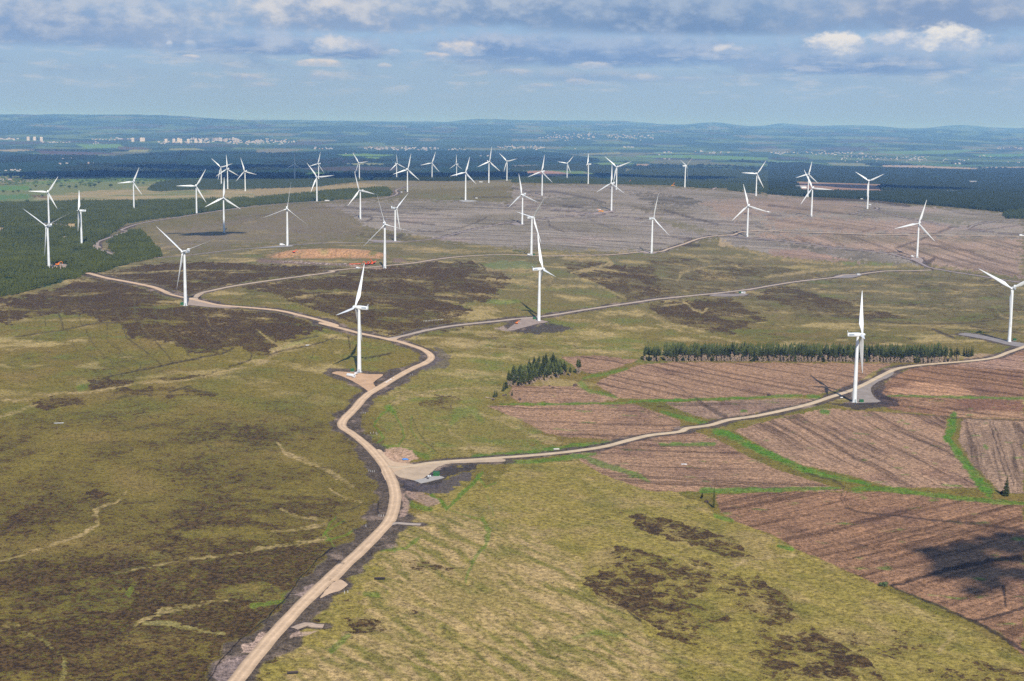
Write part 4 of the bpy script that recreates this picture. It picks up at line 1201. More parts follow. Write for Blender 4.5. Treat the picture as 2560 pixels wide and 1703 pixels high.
# ------------------------------------------------------------ tracks
ROADS = [
    # name, photo points, width m, verge m (left,right of peat), colour
    ('main', P('L4', (1380, 1760), (1540, 1568), (1640, 1442), (1760, 1295), (1880, 1165), (1950, 1090), (2040, 1000), (2160, 890), (2250, 800), 'L5', (60, 915), (180, 795), (290, 692), (390, 590), (452, 520), (482, 440), (492, 360), (480, 290), (455, 225), (415, 150), (335, 55), 'L2', (270, 1258), (200, 1205), (152, 1175), (142, 1145), (175, 1100), (225, 1052), (280, 985), (330, 945), (400, 905), (490, 850), (600, 790), (680, 755), (722, 728), (726, 706), (700, 680), (650, 655), (560, 625), (460, 598), (370, 580), (250, 555), (130, 523), (0, 490), 'L1', (2200, 508), (2080, 470), (1960, 440), (1840, 412), (1700, 396), (1550, 384), (1420, 372), (1330, 352), (1270, 338), (1190, 320), (1110, 300), (1020, 262), (930, 240), (800, 215), (690, 195), (575, 164)), 7.0, 13, (226, 192, 156)),
    ('substation_branch', P('L2', (430, 1428), (500, 1436), (600, 1425), (700, 1408), (850, 1393), (1000, 1384), (1200, 1369), (1400, 1354), (1600, 1335), (1800, 1308), (1900, 1288), (2010, 1258), (2150, 1225), (2352, 1200), 'L3', (150, 1178), (300, 1158), (420, 1124), (600, 1098), (800, 1056), (950, 1020), (1100, 970), (1230, 928), (1340, 876), (1430, 830), (1520, 790), (1650, 768), (1800, 754), (2000, 738), (2150, 718), (2250, 682), (2352, 645), (2470, 600)), 5.6, 8, (222, 196, 162)),
    ('east_branch', P('L2', (440, 594), (520, 580), (600, 561), (700, 537), (850, 511), (1000, 494), (1150, 479), (1280, 464), (1400, 454), (1550, 434), (1750, 401), (2000, 364), (2200, 335), 'L3', (0, 330), (200, 310), (400, 290), (560, 270), (700, 246), (850, 222), (1000, 205), (1130, 190), 'U4', (700, 1205), (830, 1202), (950, 1185), (1100, 1170), (1300, 1168), (1500, 1160)), 5.0, 11, (196, 176, 156)),
    ('quarry_branch', P('L1', (1270, 338), (1300, 300), (1400, 275), (1520, 250), (1680, 225), (1850, 201), (2000, 181), (2180, 156), 'L2', (60, 152), (150, 141), (330, 126), (450, 114), (600, 100), (750, 76), (900, 58), (1050, 48), (1200, 44), (1350, 49), (1500, 52), (1700, 48), (1900, 44), (2080, 28), 'U3', (1250, 998), (1380, 988), (1450, 962), (1600, 915), (1720, 872), (1840, 850), (1950, 842), (2040, 835), (2100, 812), (2200, 800), (2357, 795), 'U4', (150, 808), (300, 812), (600, 820), (900, 832), (1200, 835), (1600, 838), (2000, 845), (2357, 852), (2500, 856)), 5.2, 8, (206, 182, 156)),
    ('plateau_loop', P('U3', (2010, 842), (2100, 860), (2200, 866), (2357, 880), 'U4', (200, 900), (400, 925), (600, 955), (800, 975), (1000, 995), (1150, 1015), (1250, 1045), (1350, 1072), (1420, 1105), (1480, 1135), (1600, 1160), (1750, 1185), (1950, 1215), (2150, 1250), (2357, 1280), (2500, 1300)), 5.2, 8, (170, 154, 148)),
    ('north_track', P('U1', (1450, 1048), (1700, 1028), (1900, 1005), (2100, 980), (2357, 958), 'U2', (200, 940), (280, 935), (600, 913), (900, 910), (1280, 905), (1500, 890), (1650, 870), (1900, 810), (2100, 765), (2357, 718), 'U3', (200, 700), (400, 675), (600, 655), (740, 640), (830, 630)), 5.0, 6, (166, 152, 146)),
    ('plateau_track', P('U3', (-60, 560), (0, 565), (200, 580), (400, 602), (600, 622), (740, 645), (900, 658), (1000, 672), (1180, 692)), 5.0, 6, (160, 144, 138)),
    ('forest_track', P('U1', (1010, 1050), (1060, 1028), (1000, 1000), (920, 975), (870, 955), (895, 930), (905, 900), (1000, 865), (1100, 828), (1172, 802), (1120, 790), (1250, 742), (1400, 711), (1600, 681), (1850, 641), (2050, 611), (2200, 591), (2357, 575), 'U2', (300, 546), (560, 530), (900, 520), (1150, 502), (1250, 482), (1300, 455), (1288, 430), (1340, 405), (1450, 380), (1600, 362), (1800, 353), (2050, 350), (2250, 345), (2400, 338)), 5.4, 10, (176, 160, 148)),
    ('ridge_track', P('U2', (1150, 507), (1500, 512), (1700, 520), (1900, 525), (2050, 530), (2357, 545)), 5.0, 4, (164, 152, 142)),
    ('east_spur', P('U4', (-200, 640), (0, 655), (200, 659), (390, 666)), 5.0, 5, (160, 144, 140)),
    ('east_loop', P('U4', (760, 648), (880, 622), (960, 611), (1008, 595), (975, 572), (930, 562)), 5.0, 4, (166, 152, 142)),
    ('east_track', P('U4', (990, 612), (1100, 640), (1250, 676), (1450, 712), (1600, 746), (1750, 771), (1900, 788), (2100, 818), (2357, 836), (2480, 840)), 5.0, 6, (160, 146, 142)),
    ('east_fork', P('U4', (1850, 772), (1900, 746), (2000, 725), (2100, 711), (2357, 705), (2480, 702)), 5.0, 5, (164, 152, 144)),
    ('wood_road', P('U3', (1850, 418), (1930, 370), (1975, 330), (2000, 318), (2110, 322)), 7.0, 6, (188, 166, 150)),
    ('far_road', P('U3', (660, 262), (720, 288), (800, 312), (930, 352)), 6.0, 4, (186, 166, 152)),
    ('lay_by', P('L5', (440, 548), (500, 535), (560, 540), (660, 545)), 4.0, 3, (190, 172, 156)),
    ('side_stub', P('L4', (1920, 1225), (2000, 1195), (2050, 1205), (2115, 1208)), 4.6, 3, (200, 174, 150)),
    ('tower_spur', P('U2', (1290, 455), (1330, 448), (1394, 446)), 5, 3, (170, 154, 142)),
    ('crest_spur', P('U3', (170, 476), (200, 468), (276, 472)), 5, 3, (170, 156, 150)),
]
ROAD_D = np.full(len(GX), 1e3)


def catmull(p, n):
    p = np.vstack([2 * p[0] - p[1], p, 2 * p[-1] - p[-2]])
    out = []
    for i in range(1, len(p) - 2):
        L = np.linalg.norm(p[i + 1] - p[i])
        k = max(2, int(L / n))
        t = np.linspace(0, 1, k, endpoint=False)[:, None]
        a, b, cc, d = p[i - 1], p[i], p[i + 1], p[i + 2]
        out.append(0.5 * (2 * b + (cc - a) * t + (2 * a - 5 * b + 4 * cc - d) * t ** 2 + (3 * b - a - 3 * cc + d) * t ** 3))
    out.append(p[-2][None])
    return np.vstack(out)


def near_dist(line, reach):
    """distance of ground vertices to a world polyline, only within reach"""
    x0, y0 = line.min(0) - reach
    x1, y1 = line.max(0) + reach
    idx = np.where((GX > x0) & (GX < x1) & (GY > y0) & (GY < y1))[0]
    d = np.full(len(idx), 1e9)
    sgn = np.zeros(len(idx))
    x, y = GX[idx], GY[idx]
    for i in range(len(line) - 1):
        a, b = line[i], line[i + 1]
        lo, hi = np.minimum(a, b) - reach, np.maximum(a, b) + reach
        s = np.where((x > lo[0]) & (x < hi[0]) & (y > lo[1]) & (y < hi[1]))[0]
        if not len(s):
            continue
        ab = b - a
        t = np.clip(((x[s] - a[0]) * ab[0] + (y[s] - a[1]) * ab[1]) / max(ab @ ab, 1e-6), 0, 1)
        dx, dy = x[s] - a[0] - t * ab[0], y[s] - a[1] - t * ab[1]
        dd = np.hypot(dx, dy)
        k = dd < d[s]
        d[s] = np.where(k, dd, d[s])
        sgn[s] = np.where(k, np.sign(ab[0] * dy - ab[1] * dx), sgn[s])
    return idx, d, sgn


def verge(line, half, vw, strength=0.92):
    """turned peat beside a track, patchy in width"""
    global hv, fa
    idx, d, sgn = near_dist(line, half + vw * 2.2)
    ROAD_D[idx] = np.minimum(ROAD_D[idx], d - half)
    n = n_sm[idx] * 0.5 + _j2[idx] * 0.35 + 0.6 * perlin(GX[idx] / 60 + 3 + sgn * 7, GY[idx] / 60)
    lim = half + vw * np.clip(0.62 + 0.9 * n, 0.12, 1.7)
    m = smooth(1.5 + 0.1 * vw, 0, d - lim) * strength
    full = np.zeros(len(GX))
    full[idx] = m
    pe = c(90, 77, 68) * (1 + 0.28 * _j1 + 0.25 * _j3)[:, None]
    over(full, pe)
    over(full * smooth(0.12, 0.5, fbm(GX / 22 + 31, GY / 30, 3)) * 0.75, c(162, 138, 120))
    over(full * smooth(0.18, 0.5, -n_sm + 0.4 * _j3) * 0.6, c(56, 46, 42))
    hv = hv * (1 - full) - 0.3 * full
    fa = fa * (1 - full) + 0.75 * full


road_lines = []
for name, pts, wid, vw, cc in ROADS:
    g = ground_px(pts)
    L = catmull(g[:, :2], 5.0 if g[:, 1].mean() < 2600 else 12.0)
    road_lines.append(L)
    verge(L, wid / 2, vw)

# pads: gravel hard-standings beside the turbines
PADS = [
    (P('L2', (372, 1316), (400, 1322), (432, 1362), (480, 1396), (560, 1408), (640, 1414), (720, 1404), (640, 1424), (540, 1446), (480, 1468), (452, 1500), (430, 1520), (405, 1470), (392, 1400)), (224, 191, 156), 1),
    (P('L2', (300, 560), (370, 576), (440, 588), (520, 578), (600, 562), (520, 588), (500, 606), (540, 622), (480, 612), (380, 588)), (220, 188, 154), 1),
    (P('L1', (1190, 320), (1250, 326), (1330, 296), (1300, 320), (1300, 340), (1380, 366), (1290, 348), (1220, 334)), (218, 188, 156), 1),
    (P('L2', (72, 818), (110, 808), (180, 812), (250, 818), (330, 826), (412, 828), (370, 862), (350, 882), (362, 905), (392, 915), (345, 945), (318, 938), (270, 905), (225, 878), (140, 838)), (216, 176, 138), 13),
    (P('L2', (1218, 537), (1280, 492), (1330, 462), (1405, 452), (1440, 470), (1490, 484), (1420, 497), (1330, 522), (1250, 541)), (172, 152, 138), 12),
    (P('L3', (1225, 935), (1330, 880), (1440, 826), (1500, 812), (1480, 840), (1390, 880), (1352, 925), (1375, 975), (1412, 1005), (1330, 1012), (1250, 1012), (1228, 985)), (168, 154, 142), 12),
    (P('L2', (484, 1465), (520, 1448), (640, 1428), (800, 1402), (1000, 1386), (1170, 1376), (1205, 1395), (1010, 1404), (840, 1412), (760, 1440), (720, 1475), (640, 1520), (560, 1508), (500, 1490)), (208, 182, 152), 6),
    (P('L1', (1225, 372), (1228, 340), (1275, 336), (1330, 350), (1450, 372), (1570, 386), (1500, 392), (1380, 388)), (184, 162, 144), 10),
    (P('L3', (1918, 566), (1960, 556), (2050, 566), (2240, 606), (2352, 625), (2352, 648), (2250, 634), (2100, 598)), (158, 148, 142), 9),
    (P('U1', (1700, 1478), (1735, 1418), (1790, 1420), (1850, 1450), (1800, 1482)), (186, 164, 146), 4),
    (P('U3', (1170, 990), (1240, 984), (1330, 1000), (1300, 1012), (1230, 1006)), (172, 154, 144), 5),
    (P('U2', (1870, 521), (1930, 516), (2030, 524), (1990, 534), (1900, 532)), (190, 186, 180), 4),
    (P('U4', (600, 1232), (650, 1208), (830, 1198), (860, 1206), (800, 1226), (720, 1234)), (160, 150, 146), 8),
    (P('U3', (-20, 736), (60, 724), (120, 740), (60, 750)), (166, 152, 146), 5),
    (P('U4', (1310, 1050), (1390, 1046), (1430, 1070), (1400, 1098), (1350, 1075)), (176, 158, 148), 5),
    (P('U3', (740, 636), (830, 622), (930, 614), (940, 622), (840, 640), (760, 648)), (176, 156, 146), 6),
    (P('L3', (440, 300), (540, 300), (520, 312), (380, 318), (300, 312), (340, 300)), (158, 144, 136), 7),
    (P('U2', (220, 938), (330, 934), (300, 946), (0, 960), (-60, 962), (100, 948)), (176, 170, 164), 5),
    (P('U2', (1020, 880), (1281, 890), (1340, 902), (1100, 902)), (166, 152, 146), 4),
    (P('U1', (840, 938), (880, 926), (930, 950), (910, 972), (850, 968)), (182, 160, 140), 4),
    (P('L5', (28, 985), (80, 930), (130, 905), (180, 938), (140, 972), (60, 1000), (0, 1030)), (222, 188, 154), 3),
]
pad_w = []
for pts, cc, vw in PADS:
    g = ground_px(pts)
    pad_w.append(g)
    ring = np.vstack([g[:, :2], g[:1, :2]])
    verge(ring, 0.5, vw, 0.9)
ROAD_D[:] = np.minimum(ROAD_D, 1e3)
over(inpoly(P('L2', (385, 1335), (440, 1318), (520, 1300), (580, 1315), (615, 1355), (625, 1385), (560, 1408), (470, 1420), (420, 1390)), 5) * 0.9, c(200, 162, 132) * (1 + 0.25 * _j3[:, None]))
# spoil beside the substation slab, dark peat heaps
over(inpoly(P('L2', (530, 1535), (640, 1480), (780, 1450), (1000, 1410), (1050, 1425), (940, 1460), (830, 1500), (780, 1560), (640, 1600), (540, 1580)), 4) * 0.9, c(70, 62, 62))
over(inpoly(P('L5', (530, 250), (700, 290), (860, 250), (960, 200), (1010, 190), (980, 260), (870, 340), (750, 360), (640, 330), (560, 290)), 5) * 0.85, c(96, 86, 86))
over(inpoly(P('L5', (560, 330), (640, 330), (750, 370), (780, 400), (700, 420), (600, 380)), 4) * 0.8, c(168, 138, 118))
over(inpoly(P('L5', (530, 330), (560, 350), (575, 430), (560, 510), (520, 500), (530, 400)), 2) * 0.7, c(176, 146, 126))
over(inpoly(P('L4', (1550, 1375), (1700, 1260), (1830, 1240), (1700, 1380)), 4) * 0.8, c(190, 160, 140))
over(inpoly(P('L4', (1900, 1000), (1960, 940), (2060, 930), (1990, 1030)), 4) * 0.55, c(168, 144, 132))
over(inpoly(P('L4', (1930, 1240), (2050, 1225), (2000, 1270), (1900, 1290)), 4) * 0.7, c(186, 156, 136))
over(inpoly(P('L4', (1390, 1500), (1560, 1400), (1640, 1400), (1520, 1568), (1370, 1568)), 4) * 0.55, c(158, 136, 128))
over(inpoly(P('L2', (1130, 530), (1200, 510), (1240, 540), (1200, 545)), 4) * 0.7, c(180, 156, 136))
over(inpoly(P('L2', (1250, 550), (1400, 510), (1500, 490), (1640, 520), (1600, 545), (1400, 560)), 4) * 0.8, c(74, 66, 68))
over(inpoly(P('L2', (760, 640), (850, 700), (830, 780), (690, 800), (640, 790), (740, 730)), 4) * 0.6, c(108, 96, 92))
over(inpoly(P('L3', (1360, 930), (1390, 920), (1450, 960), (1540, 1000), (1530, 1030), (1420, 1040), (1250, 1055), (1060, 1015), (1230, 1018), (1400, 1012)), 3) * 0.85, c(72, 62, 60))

for pts, w, a in ((P('L4', (1310, 1600), (1390, 1530), (1430, 1450), (1530, 1340), (1600, 1270), (1750, 1150), (1870, 1020), (1960, 890), (2070, 770), (2180, 695)), 3.0, .9), (P('L5', (380, 395), (382, 490)), 3, .8), (P('L5', (0, 760), (90, 700)), 3, .8)):
    m = linem(pts, w, 0.7, 0.4, 0.4) * a
    over(m, c(46, 38, 32))
    hv *= (1 - m)
# small bumps, kept off the tracks and hard-standings
hum = fbm(GX / 11, GY / 11, 3, 0.6) * 0.8 + perlin(GX / 34, GY / 34) * 0.6
hum *= smooth(2, 14, ROAD_D) * smooth(4200, 2400, GD)
spoil = smooth(14, 6, ROAD_D) * smooth(0.8, 4, ROAD_D) * smooth(3000, 2000, GD)
padmask = np.zeros(len(GX), bool)
for pts, cc, vw in PADS:
    padmask |= inpoly(pts, 0)
hum += spoil * np.maximum(0, _j1 * 0.7 + _j3 * 0.3) * (~padmask)
hum *= ~padmask
hum *= (1 - qm)
stp = np.array([(u, v) for (n, u, v, *_r) in TURB])
me = None


def ground_material():
    m = bpy.data.materials.new('moor_ground')
    m.use_nodes = True
    T = NT(m.node_tree)
    tc = T.new('ShaderNodeTexCoord').outputs['Object']
    col = T.attr('col', 0)
    hvn = T.attr('hv')
    fan = T.attr('fa')
    fcn = T.attr('fc')
    den = T.attr('de')
    fln = T.attr('fl')
    n1 = T.noise(tc, 0.30, 4, 0.62)
    n2 = T.noise(tc, 1.3, 3, 0.6)
    n3 = T.noise(tc, 0.085, 3, 0.55)
    n4 = T.noise(tc, 3.1, 2, 0.6)
    n5 = T.noise(tc, 0.42, 3, 0.6, '3D', 0.4)
    clump = T.m('ADD', T.m('ADD', T.m('MULTIPLY', n1, 0.5), T.m('MULTIPLY', n3, 0.2)), T.m('MULTIPLY', n5, 0.3))
    thr = T.m('ADD', 0.5, T.m('MULTIPLY', T.m('SUBTRACT', 0.5, hvn), 0.30))
    h = T.rng(T.m('SUBTRACT', clump, thr), -0.022, 0.03)
    hcol = T.mix(T.m('ADD', T.rng(n5, 0.42, 0.62, 0.0, 0.75), T.rng(n2, 0.35, 0.75, 0.0, 0.35)), lin(48, 35, 25), lin(104, 82, 48))
    # long grasses: light and dark tufts
    g = T.m('ADD', T.rng(n2, 0.28, 0.72, -0.34, 0.34), T.rng(n4, 0.3, 0.7, -0.26, 0.26))
    g = T.m('ADD', g, T.m('ADD', T.rng(n1, 0.32, 0.68, -0.28, 0.28), T.rng(n5, 0.34, 0.66, -0.26, 0.26)))
    g = T.m('ADD', 1.0, T.m('MULTIPLY', g, den))
    vm = T.new('ShaderNodeVectorMath', operation='SCALE')
    T.l.new(col, vm.inputs[0])
    T.l.new(g, vm.inputs['Scale'])
    base = T.mix(h, vm.outputs[0], hcol)
    # plough lines and brash rows of the clearfell
    r1 = T.noise(T.comb(T.m('MULTIPLY', fcn, 0.085), T.m('MULTIPLY', fln, 0.003)), 1.0, 2, 0.5, '2D')
    r2 = T.noise(T.comb(T.m('MULTIPLY', fcn, 0.34), T.m('MULTIPLY', fln, 0.016), 3.0), 1.0, 3, 0.6, '2D')
    w1 = T.rng(r1, 0.34, 0.50, -1.0, 0.28)
    w2 = T.rng(r2, 0.30, 0.70, -1.0, 1.0)
    brash = T.m('ADD', T.m('MULTIPLY', T.m('SUBTRACT', n4, 0.5), 1.6), T.m('MULTIPLY', T.m('SUBTRACT', n2, 0.5), 1.1))
    fw = T.m('ADD', T.m('ADD', T.m('MULTIPLY', w1, 0.38), T.m('MULTIPLY', w2, 0.20)), brash)
    fk = T.m('MAXIMUM', T.m('ADD', 1.0, T.m('MULTIPLY', fw, fan)), 0.25)
    vm2 = T.new('ShaderNodeVectorMath', operation='SCALE')
    T.l.new(base, vm2.inputs[0])
    T.l.new(fk, vm2.inputs['Scale'])
    b = T.new('ShaderNodeBsdfPrincipled')
    T.l.new(vm2.outputs[0], b.inputs['Base Color'])
    b.inputs['Roughness'].default_value = 0.95
    b.inputs['Specular IOR Level'].default_value = 0.08
    bp = T.new('ShaderNodeBump')
    bp.inputs['Strength'].default_value = 0.7
    bp.inputs['Distance'].default_value = 0.55
    T.l.new(T.m('ADD', T.m('ADD', n1, T.m('MULTIPLY', n2, 0.4)), T.m('MULTIPLY', h, 0.35)), bp.inputs['Height'])
    T.l.new(bp.outputs[0], b.inputs['Normal'])
    out = T.new('ShaderNodeOutputMaterial')
    T.l.new(b.outputs[0], out.inputs[0])
    return m


def build_ground():
    I = np.arange(NA * ND, dtype=np.int32).reshape(ND, NA)
    F = np.stack([I[:-1, :-1].ravel(), I[:-1, 1:].ravel(), I[1:, 1:].ravel(), I[1:, :-1].ravel()], 1)
    # the unseen ground round and behind the helicopter: one coarse apron joined to the fine fan
    V = np.stack([GX, GY, GZ + hum], 1)
    rim = I[0]
    nb = len(V)
    rimz = V[rim]
    ap = np.concatenate([rimz * np.array([0.5, 0.2, 1.0])])
    V2 = np.vstack([V, ap])
    Fa = np.stack([nb + np.arange(NA - 1), nb + np.arange(1, NA), rim[1:], rim[:-1]], 1)
    n_extra = len(ap)
    extra_pts = []
    A0, A1 = nb, nb + NA - 1
    x1 = np.array([[-2500, -3000, V[rim[0], 2]], [2500, -3000, V[rim[-1], 2]], [-42000, 1500, V[I[-1, 0], 2]], [42000, 1500, V[I[-1, -1], 2]]])
    V3 = np.vstack([V2, x1])
    b0 = len(V2)
    tri = [(b0, b0 + 1, A1), (b0, A1, A0)]
    me = mesh_np('ground', V3, [np.vstack([F, Fa]), np.array(tri)], ground_material(), smooth=True)
    pad = len(V3) - nb

    def ext(a):
        return np.concatenate([a, np.repeat(a[:1], pad, 0)])
    vattr(me, 'col', ext(np.clip(colr, 0.004, 0.9)), 'FLOAT_COLOR')
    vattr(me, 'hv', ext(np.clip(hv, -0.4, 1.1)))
    vattr(me, 'fa', ext(fa))
    vattr(me, 'fc', ext(fc))
    vattr(me, 'fl', ext(fl))
    vattr(me, 'de', ext(de))
    o = link('ground', me)
    tag(o, 'rolling moorland of heather, straw-coloured grass and felled forest', 'ground', kind='structure')
    return o


build_ground()


def gravel_material(name, col):
    m = bpy.data.materials.new(name)
    m.use_nodes = True
    T = NT(m.node_tree)
    tc = T.new('ShaderNodeTexCoord').outputs['Object']
    ac = T.attr('across')
    n1 = T.noise(tc, 0.11, 4, 0.6)
    n2 = T.noise(tc, 0.8, 3, 0.6)
    n3 = T.noise(tc, 4.0, 2, 0.6)
    # two compacted wheel lines, looser darker gravel between and at the edges
    wv = T.m('ABSOLUTE', T.m('SUBTRACT', T.m('ABSOLUTE', ac), 0.45))
    wheel = T.rng(wv, 0.28, 0.05, 0.0, 1.0)
    edge = T.rng(T.m('ABSOLUTE', ac), 0.75, 1.0, 0.0, 1.0)
    f = T.m('ADD', T.m('ADD', 0.90, T.m('MULTIPLY', wheel, 0.17)), T.m('MULTIPLY', edge, -0.16))
    f = T.m('MULTIPLY', f, T.rng(n1, 0.3, 0.7, 0.88, 1.10))
    f = T.m('MULTIPLY', f, T.rng(n2, 0.25, 0.75, 0.90, 1.10))
    f = T.m('MULTIPLY', f, T.rng(n3, 0.25, 0.75, 0.92, 1.08))
    vm = T.new('ShaderNodeVectorMath', operation='SCALE')
    vm.inputs[0].default_value = col
    T.l.new(f, vm.inputs['Scale'])
    b = T.new('ShaderNodeBsdfPrincipled')
    T.l.new(vm.outputs[0], b.inputs['Base Color'])
    b.inputs['Roughness'].default_value = 0.95
    b.inputs['Specular IOR Level'].default_value = 0.1
    out = T.new('ShaderNodeOutputMaterial')
    T.l.new(b.outputs[0], out.inputs[0])
    return m


def ribbon(name, L, wid, lift, mat):
    d = np.gradient(L, axis=0)
    d /= np.linalg.norm(d, axis=1, keepdims=True) + 1e-9
    nrm = np.stack([-d[:, 1], d[:, 0]], 1)
    s = np.arange(len(L))
    rows = []
    ac = []
    wl = wid / 2 * (1 + 0.13 * perlin(L[:, 0] / 19, L[:, 1] / 19 + 5))
    wr = wid / 2 * (1 + 0.13 * perlin(L[:, 0] / 19 + 9, L[:, 1] / 19))
    for t in (-1, -0.6, -0.2, 0.2, 0.6, 1):
        w = np.where(t < 0, wl, wr) * t
        q = L + nrm * w[:, None]
        z = zf(q[:, 0], q[:, 1]) + lift + 0.10 * (1 - t * t)
        rows.append(np.stack([q[:, 0], q[:, 1], z], 1))
        ac.append(np.full(len(L), t))
    # shoulders down to the ground
    for t, src in ((-1, 0), (1, 5)):
        q = L + nrm * ((np.where(t < 0, wl, wr) + 0.8) * t)[:, None]
        z = zf(q[:, 0], q[:, 1]) - 0.15
        rows.append(np.stack([q[:, 0], q[:, 1], z], 1))
        ac.append(np.full(len(L), t * 1.1))
    order = [6, 0, 1, 2, 3, 4, 5, 7]
    V = np.stack([rows[k] for k in order], 1)
    A = np.stack([ac[k] for k in order], 1)
    n, m = V.shape[:2]
    I = np.arange(n * m).reshape(n, m)
    F = np.stack([I[:-1, :-1].ravel(), I[:-1, 1:].ravel(), I[1:, 1:].ravel(), I[1:, :-1].ravel()], 1)
    me = mesh_np(name, V.reshape(-1, 3), F, mat, smooth=True)
    vattr(me, 'across', A.ravel())
    return link(name, me)


for i, ((name, pts, wid, vw, cc), L) in enumerate(zip(ROADS, road_lines)):
    ribbon('track', L, wid, 0.34 - 0.012 * i, gravel_material('track_gravel', lin(*cc, KA))).__setitem__('kind', 'structure')


def pad(i, g, col, name='gravel_pad', lift=0.2):
    ring = np.vstack([g[:, :2], g[:1, :2]])
    ring = catmull(ring, 2.5)[:-1]
    ring = ring + np.stack([perlin(ring[:, 0] / 4, ring[:, 1] / 4), perlin(ring[:, 0] / 4 + 9, ring[:, 1] / 4)], 1) * 0.7
    x0, y0 = ring.min(0)
    x1, y1 = ring.max(0)
    st = 4.0
    gx, gy = np.meshgrid(np.arange(x0 + 1, x1, st), np.arange(y0 + 1, y1, st))
    q = np.stack([gx.ravel(), gy.ravel()], 1)
    ins = np.zeros(len(q), bool)
    for k in range(len(ring)):
        a, b = ring[k], ring[(k + 1) % len(ring)]
        if a[1] == b[1]:
            continue
        ins ^= ((a[1] > q[:, 1]) != (b[1] > q[:, 1])) & (q[:, 0] < (b[0] - a[0]) * (q[:, 1] - a[1]) / (b[1] - a[1]) + a[0])
    q = q[ins]
    vs = [Vector((float(p[0]), float(p[1]))) for p in np.vstack([ring, q])]
    n = len(ring)
    res = geometry.delaunay_2d_cdt(vs, [(k, (k + 1) % n) for k in range(n)], [list(range(n))], 1, 0.01)
    V = np.array([(v.x, v.y) for v in res[0]])
    z = zf(V[:, 0], V[:, 1]) + lift
    me = mesh_np(name, np.column_stack([V, z]), np.array([f for f in res[2] if len(f) == 3]), gravel_material('pad_gravel', lin(*col, KA)), smooth=True)
    vattr(me, 'across', np.full(len(V), 0.25))
    o = link(name, me)
    o['kind'] = 'structure'
    return o


for i, (g, (pts, cc, vw)) in enumerate(zip(pad_w, PADS)):
    pad(i, g, cc, 'gravel_pad', 0.19 - 0.004 * i)


# ------------------------------------------------------------ wind turbines
M_WHITE = mat_simple('turbine_paint', (0.74, 0.755, 0.76), 0.42, 0.05, 0.15, 0.4)
M_VENT = mat_simple('vent_grey', (0.36, 0.41, 0.47), 0.6, 0.08, 1.0)
M_DOOR = mat_simple('door_grey', (0.30, 0.34, 0.36), 0.6, 0.08, 1.0)
M_CONC = mat_simple('concrete', (0.40, 0.36, 0.32), 0.9, 0.15, 0.8)
TL = {
    1: 'turbine behind the plantation at the far left, foot hidden, one blade level to the left',
    2: 'turbine in the dark plantation beside the clearing with the orange excavator',
    3: 'turbine edge-on beside the forest track bend, two blades in one vertical line',
    4: 'turbine at the back edge of the left plantation, in front of the rushy meadow',
    5: 'turbine where the curving track leaves the plantation, one blade level to the left',
    6: 'turbine with a small dark oval cloud shadow around its foot',
    7: 'left one of two overlapping distant turbines behind the strip of wood',
    8: 'right one of two overlapping distant turbines, blade pointing straight up',
    9: 'turbine in straw grass just right of the overlapping distant pair behind the wood strip',
    10: 'turbine at the sandy track fork beside the plantation, green cabinet at its foot',
    11: 'shaded bluish turbine in the wooded lowland, leftmost of the three dim ones',
    12: 'distant turbine directly behind the one with the long white cabin',
    13: 'turbine beside the long white cabin at the edge of the wood strip',
    14: 'distant turbine at the right tip of the wood strip, its foot in dark trees',
    15: 'turbine on a grey scraped patch of plateau in front of the wood strip',
    16: 'turbine by a white van on pale hard-standing, left of the orange borrow pit',
    17: 'turbine right of the orange borrow pit, beside the orange crusher',
    18: 'turbine facing away to the right, just behind the borrow pit one, beside the north track',
    19: 'shaded bluish turbine beyond the ridge, middle of the three dim ones',
    20: 'turbine inside the sharp bend of the ridge track, small white hut beside it',
    21: 'distant sunlit turbine on the skyline of the ridge between two dim ones',
    22: 'shaded bluish turbine beyond the ridge, rightmost of the three dim ones',
    23: 'turbine on a pale grey hard-standing in the open plateau',
    24: 'turbine on the ridge crest whose upright blade reaches highest into the lowland',
    25: 'turbine behind the ridge crest, two blades in a V, left of the bare cutting',
    26: 'nearest turbine on the left, edge-on above the sandy pad with the white tank',
    27: 'turbine on the grey plateau behind the two overlapping middle turbines',
    28: 'turbine on the crest in front of the pinkish bare cutting, blade nearly upright',
    29: 'distant turbine right of the pinkish bare cutting, one blade level to the left',
    30: 'distant turbine edge-on near the road running into the forest',
    31: 'turbine with two raised blades right behind the one beside the orange crane lorry',
    32: 'turbine beside the orange crane lorry, blade straight up',
    33: 'distant turbine facing away on the crest near the leaning orange crane boom',
    34: 'turbine beside the road entering the right-hand forest, one blade level to the left',
    35: 'turbine with one dark shaded blade by a white van on the middle track',
    36: 'edge-on turbine in the middle of the moor, small orange excavator on its pad',
    37: 'turbine beside the track at the foot of the dark burnt strip',
    38: 'turbine inside the loop of the plateau tracks, straw patch in front',
    39: 'back one of the overlapping pair in front of the right-hand forest',
    40: 'front one of the overlapping pair at right, one blade level to the right',
    41: 'turbine with two blades raised in a V beside the small cabins at the forest edge',
    42: 'turbine at the track junction among pink felled slopes on the right',
    43: 'turbine at the right edge of the view, V-shaped blades, beyond the conifer belt end',
    44: 'nearest turbine on the right, edge-on in front of the conifer belt, green cabinet beside it',
}
FEATHER = {2, 3, 10, 16, 17, 18, 26, 30, 35, 36, 37, 44}


def ring_pts(cx, y, cz, rx, rz, n=14, p=2.6):
    o = []
    for k in range(n):
        t = 2 * math.pi * k / n
        cs, sn = math.cos(t), math.sin(t)
        o.append(Vector((cx + rx * math.copysign(abs(cs) ** (2 / p), cs), y, cz + rz * math.copysign(abs(sn) ** (2 / p), sn))))
    return o


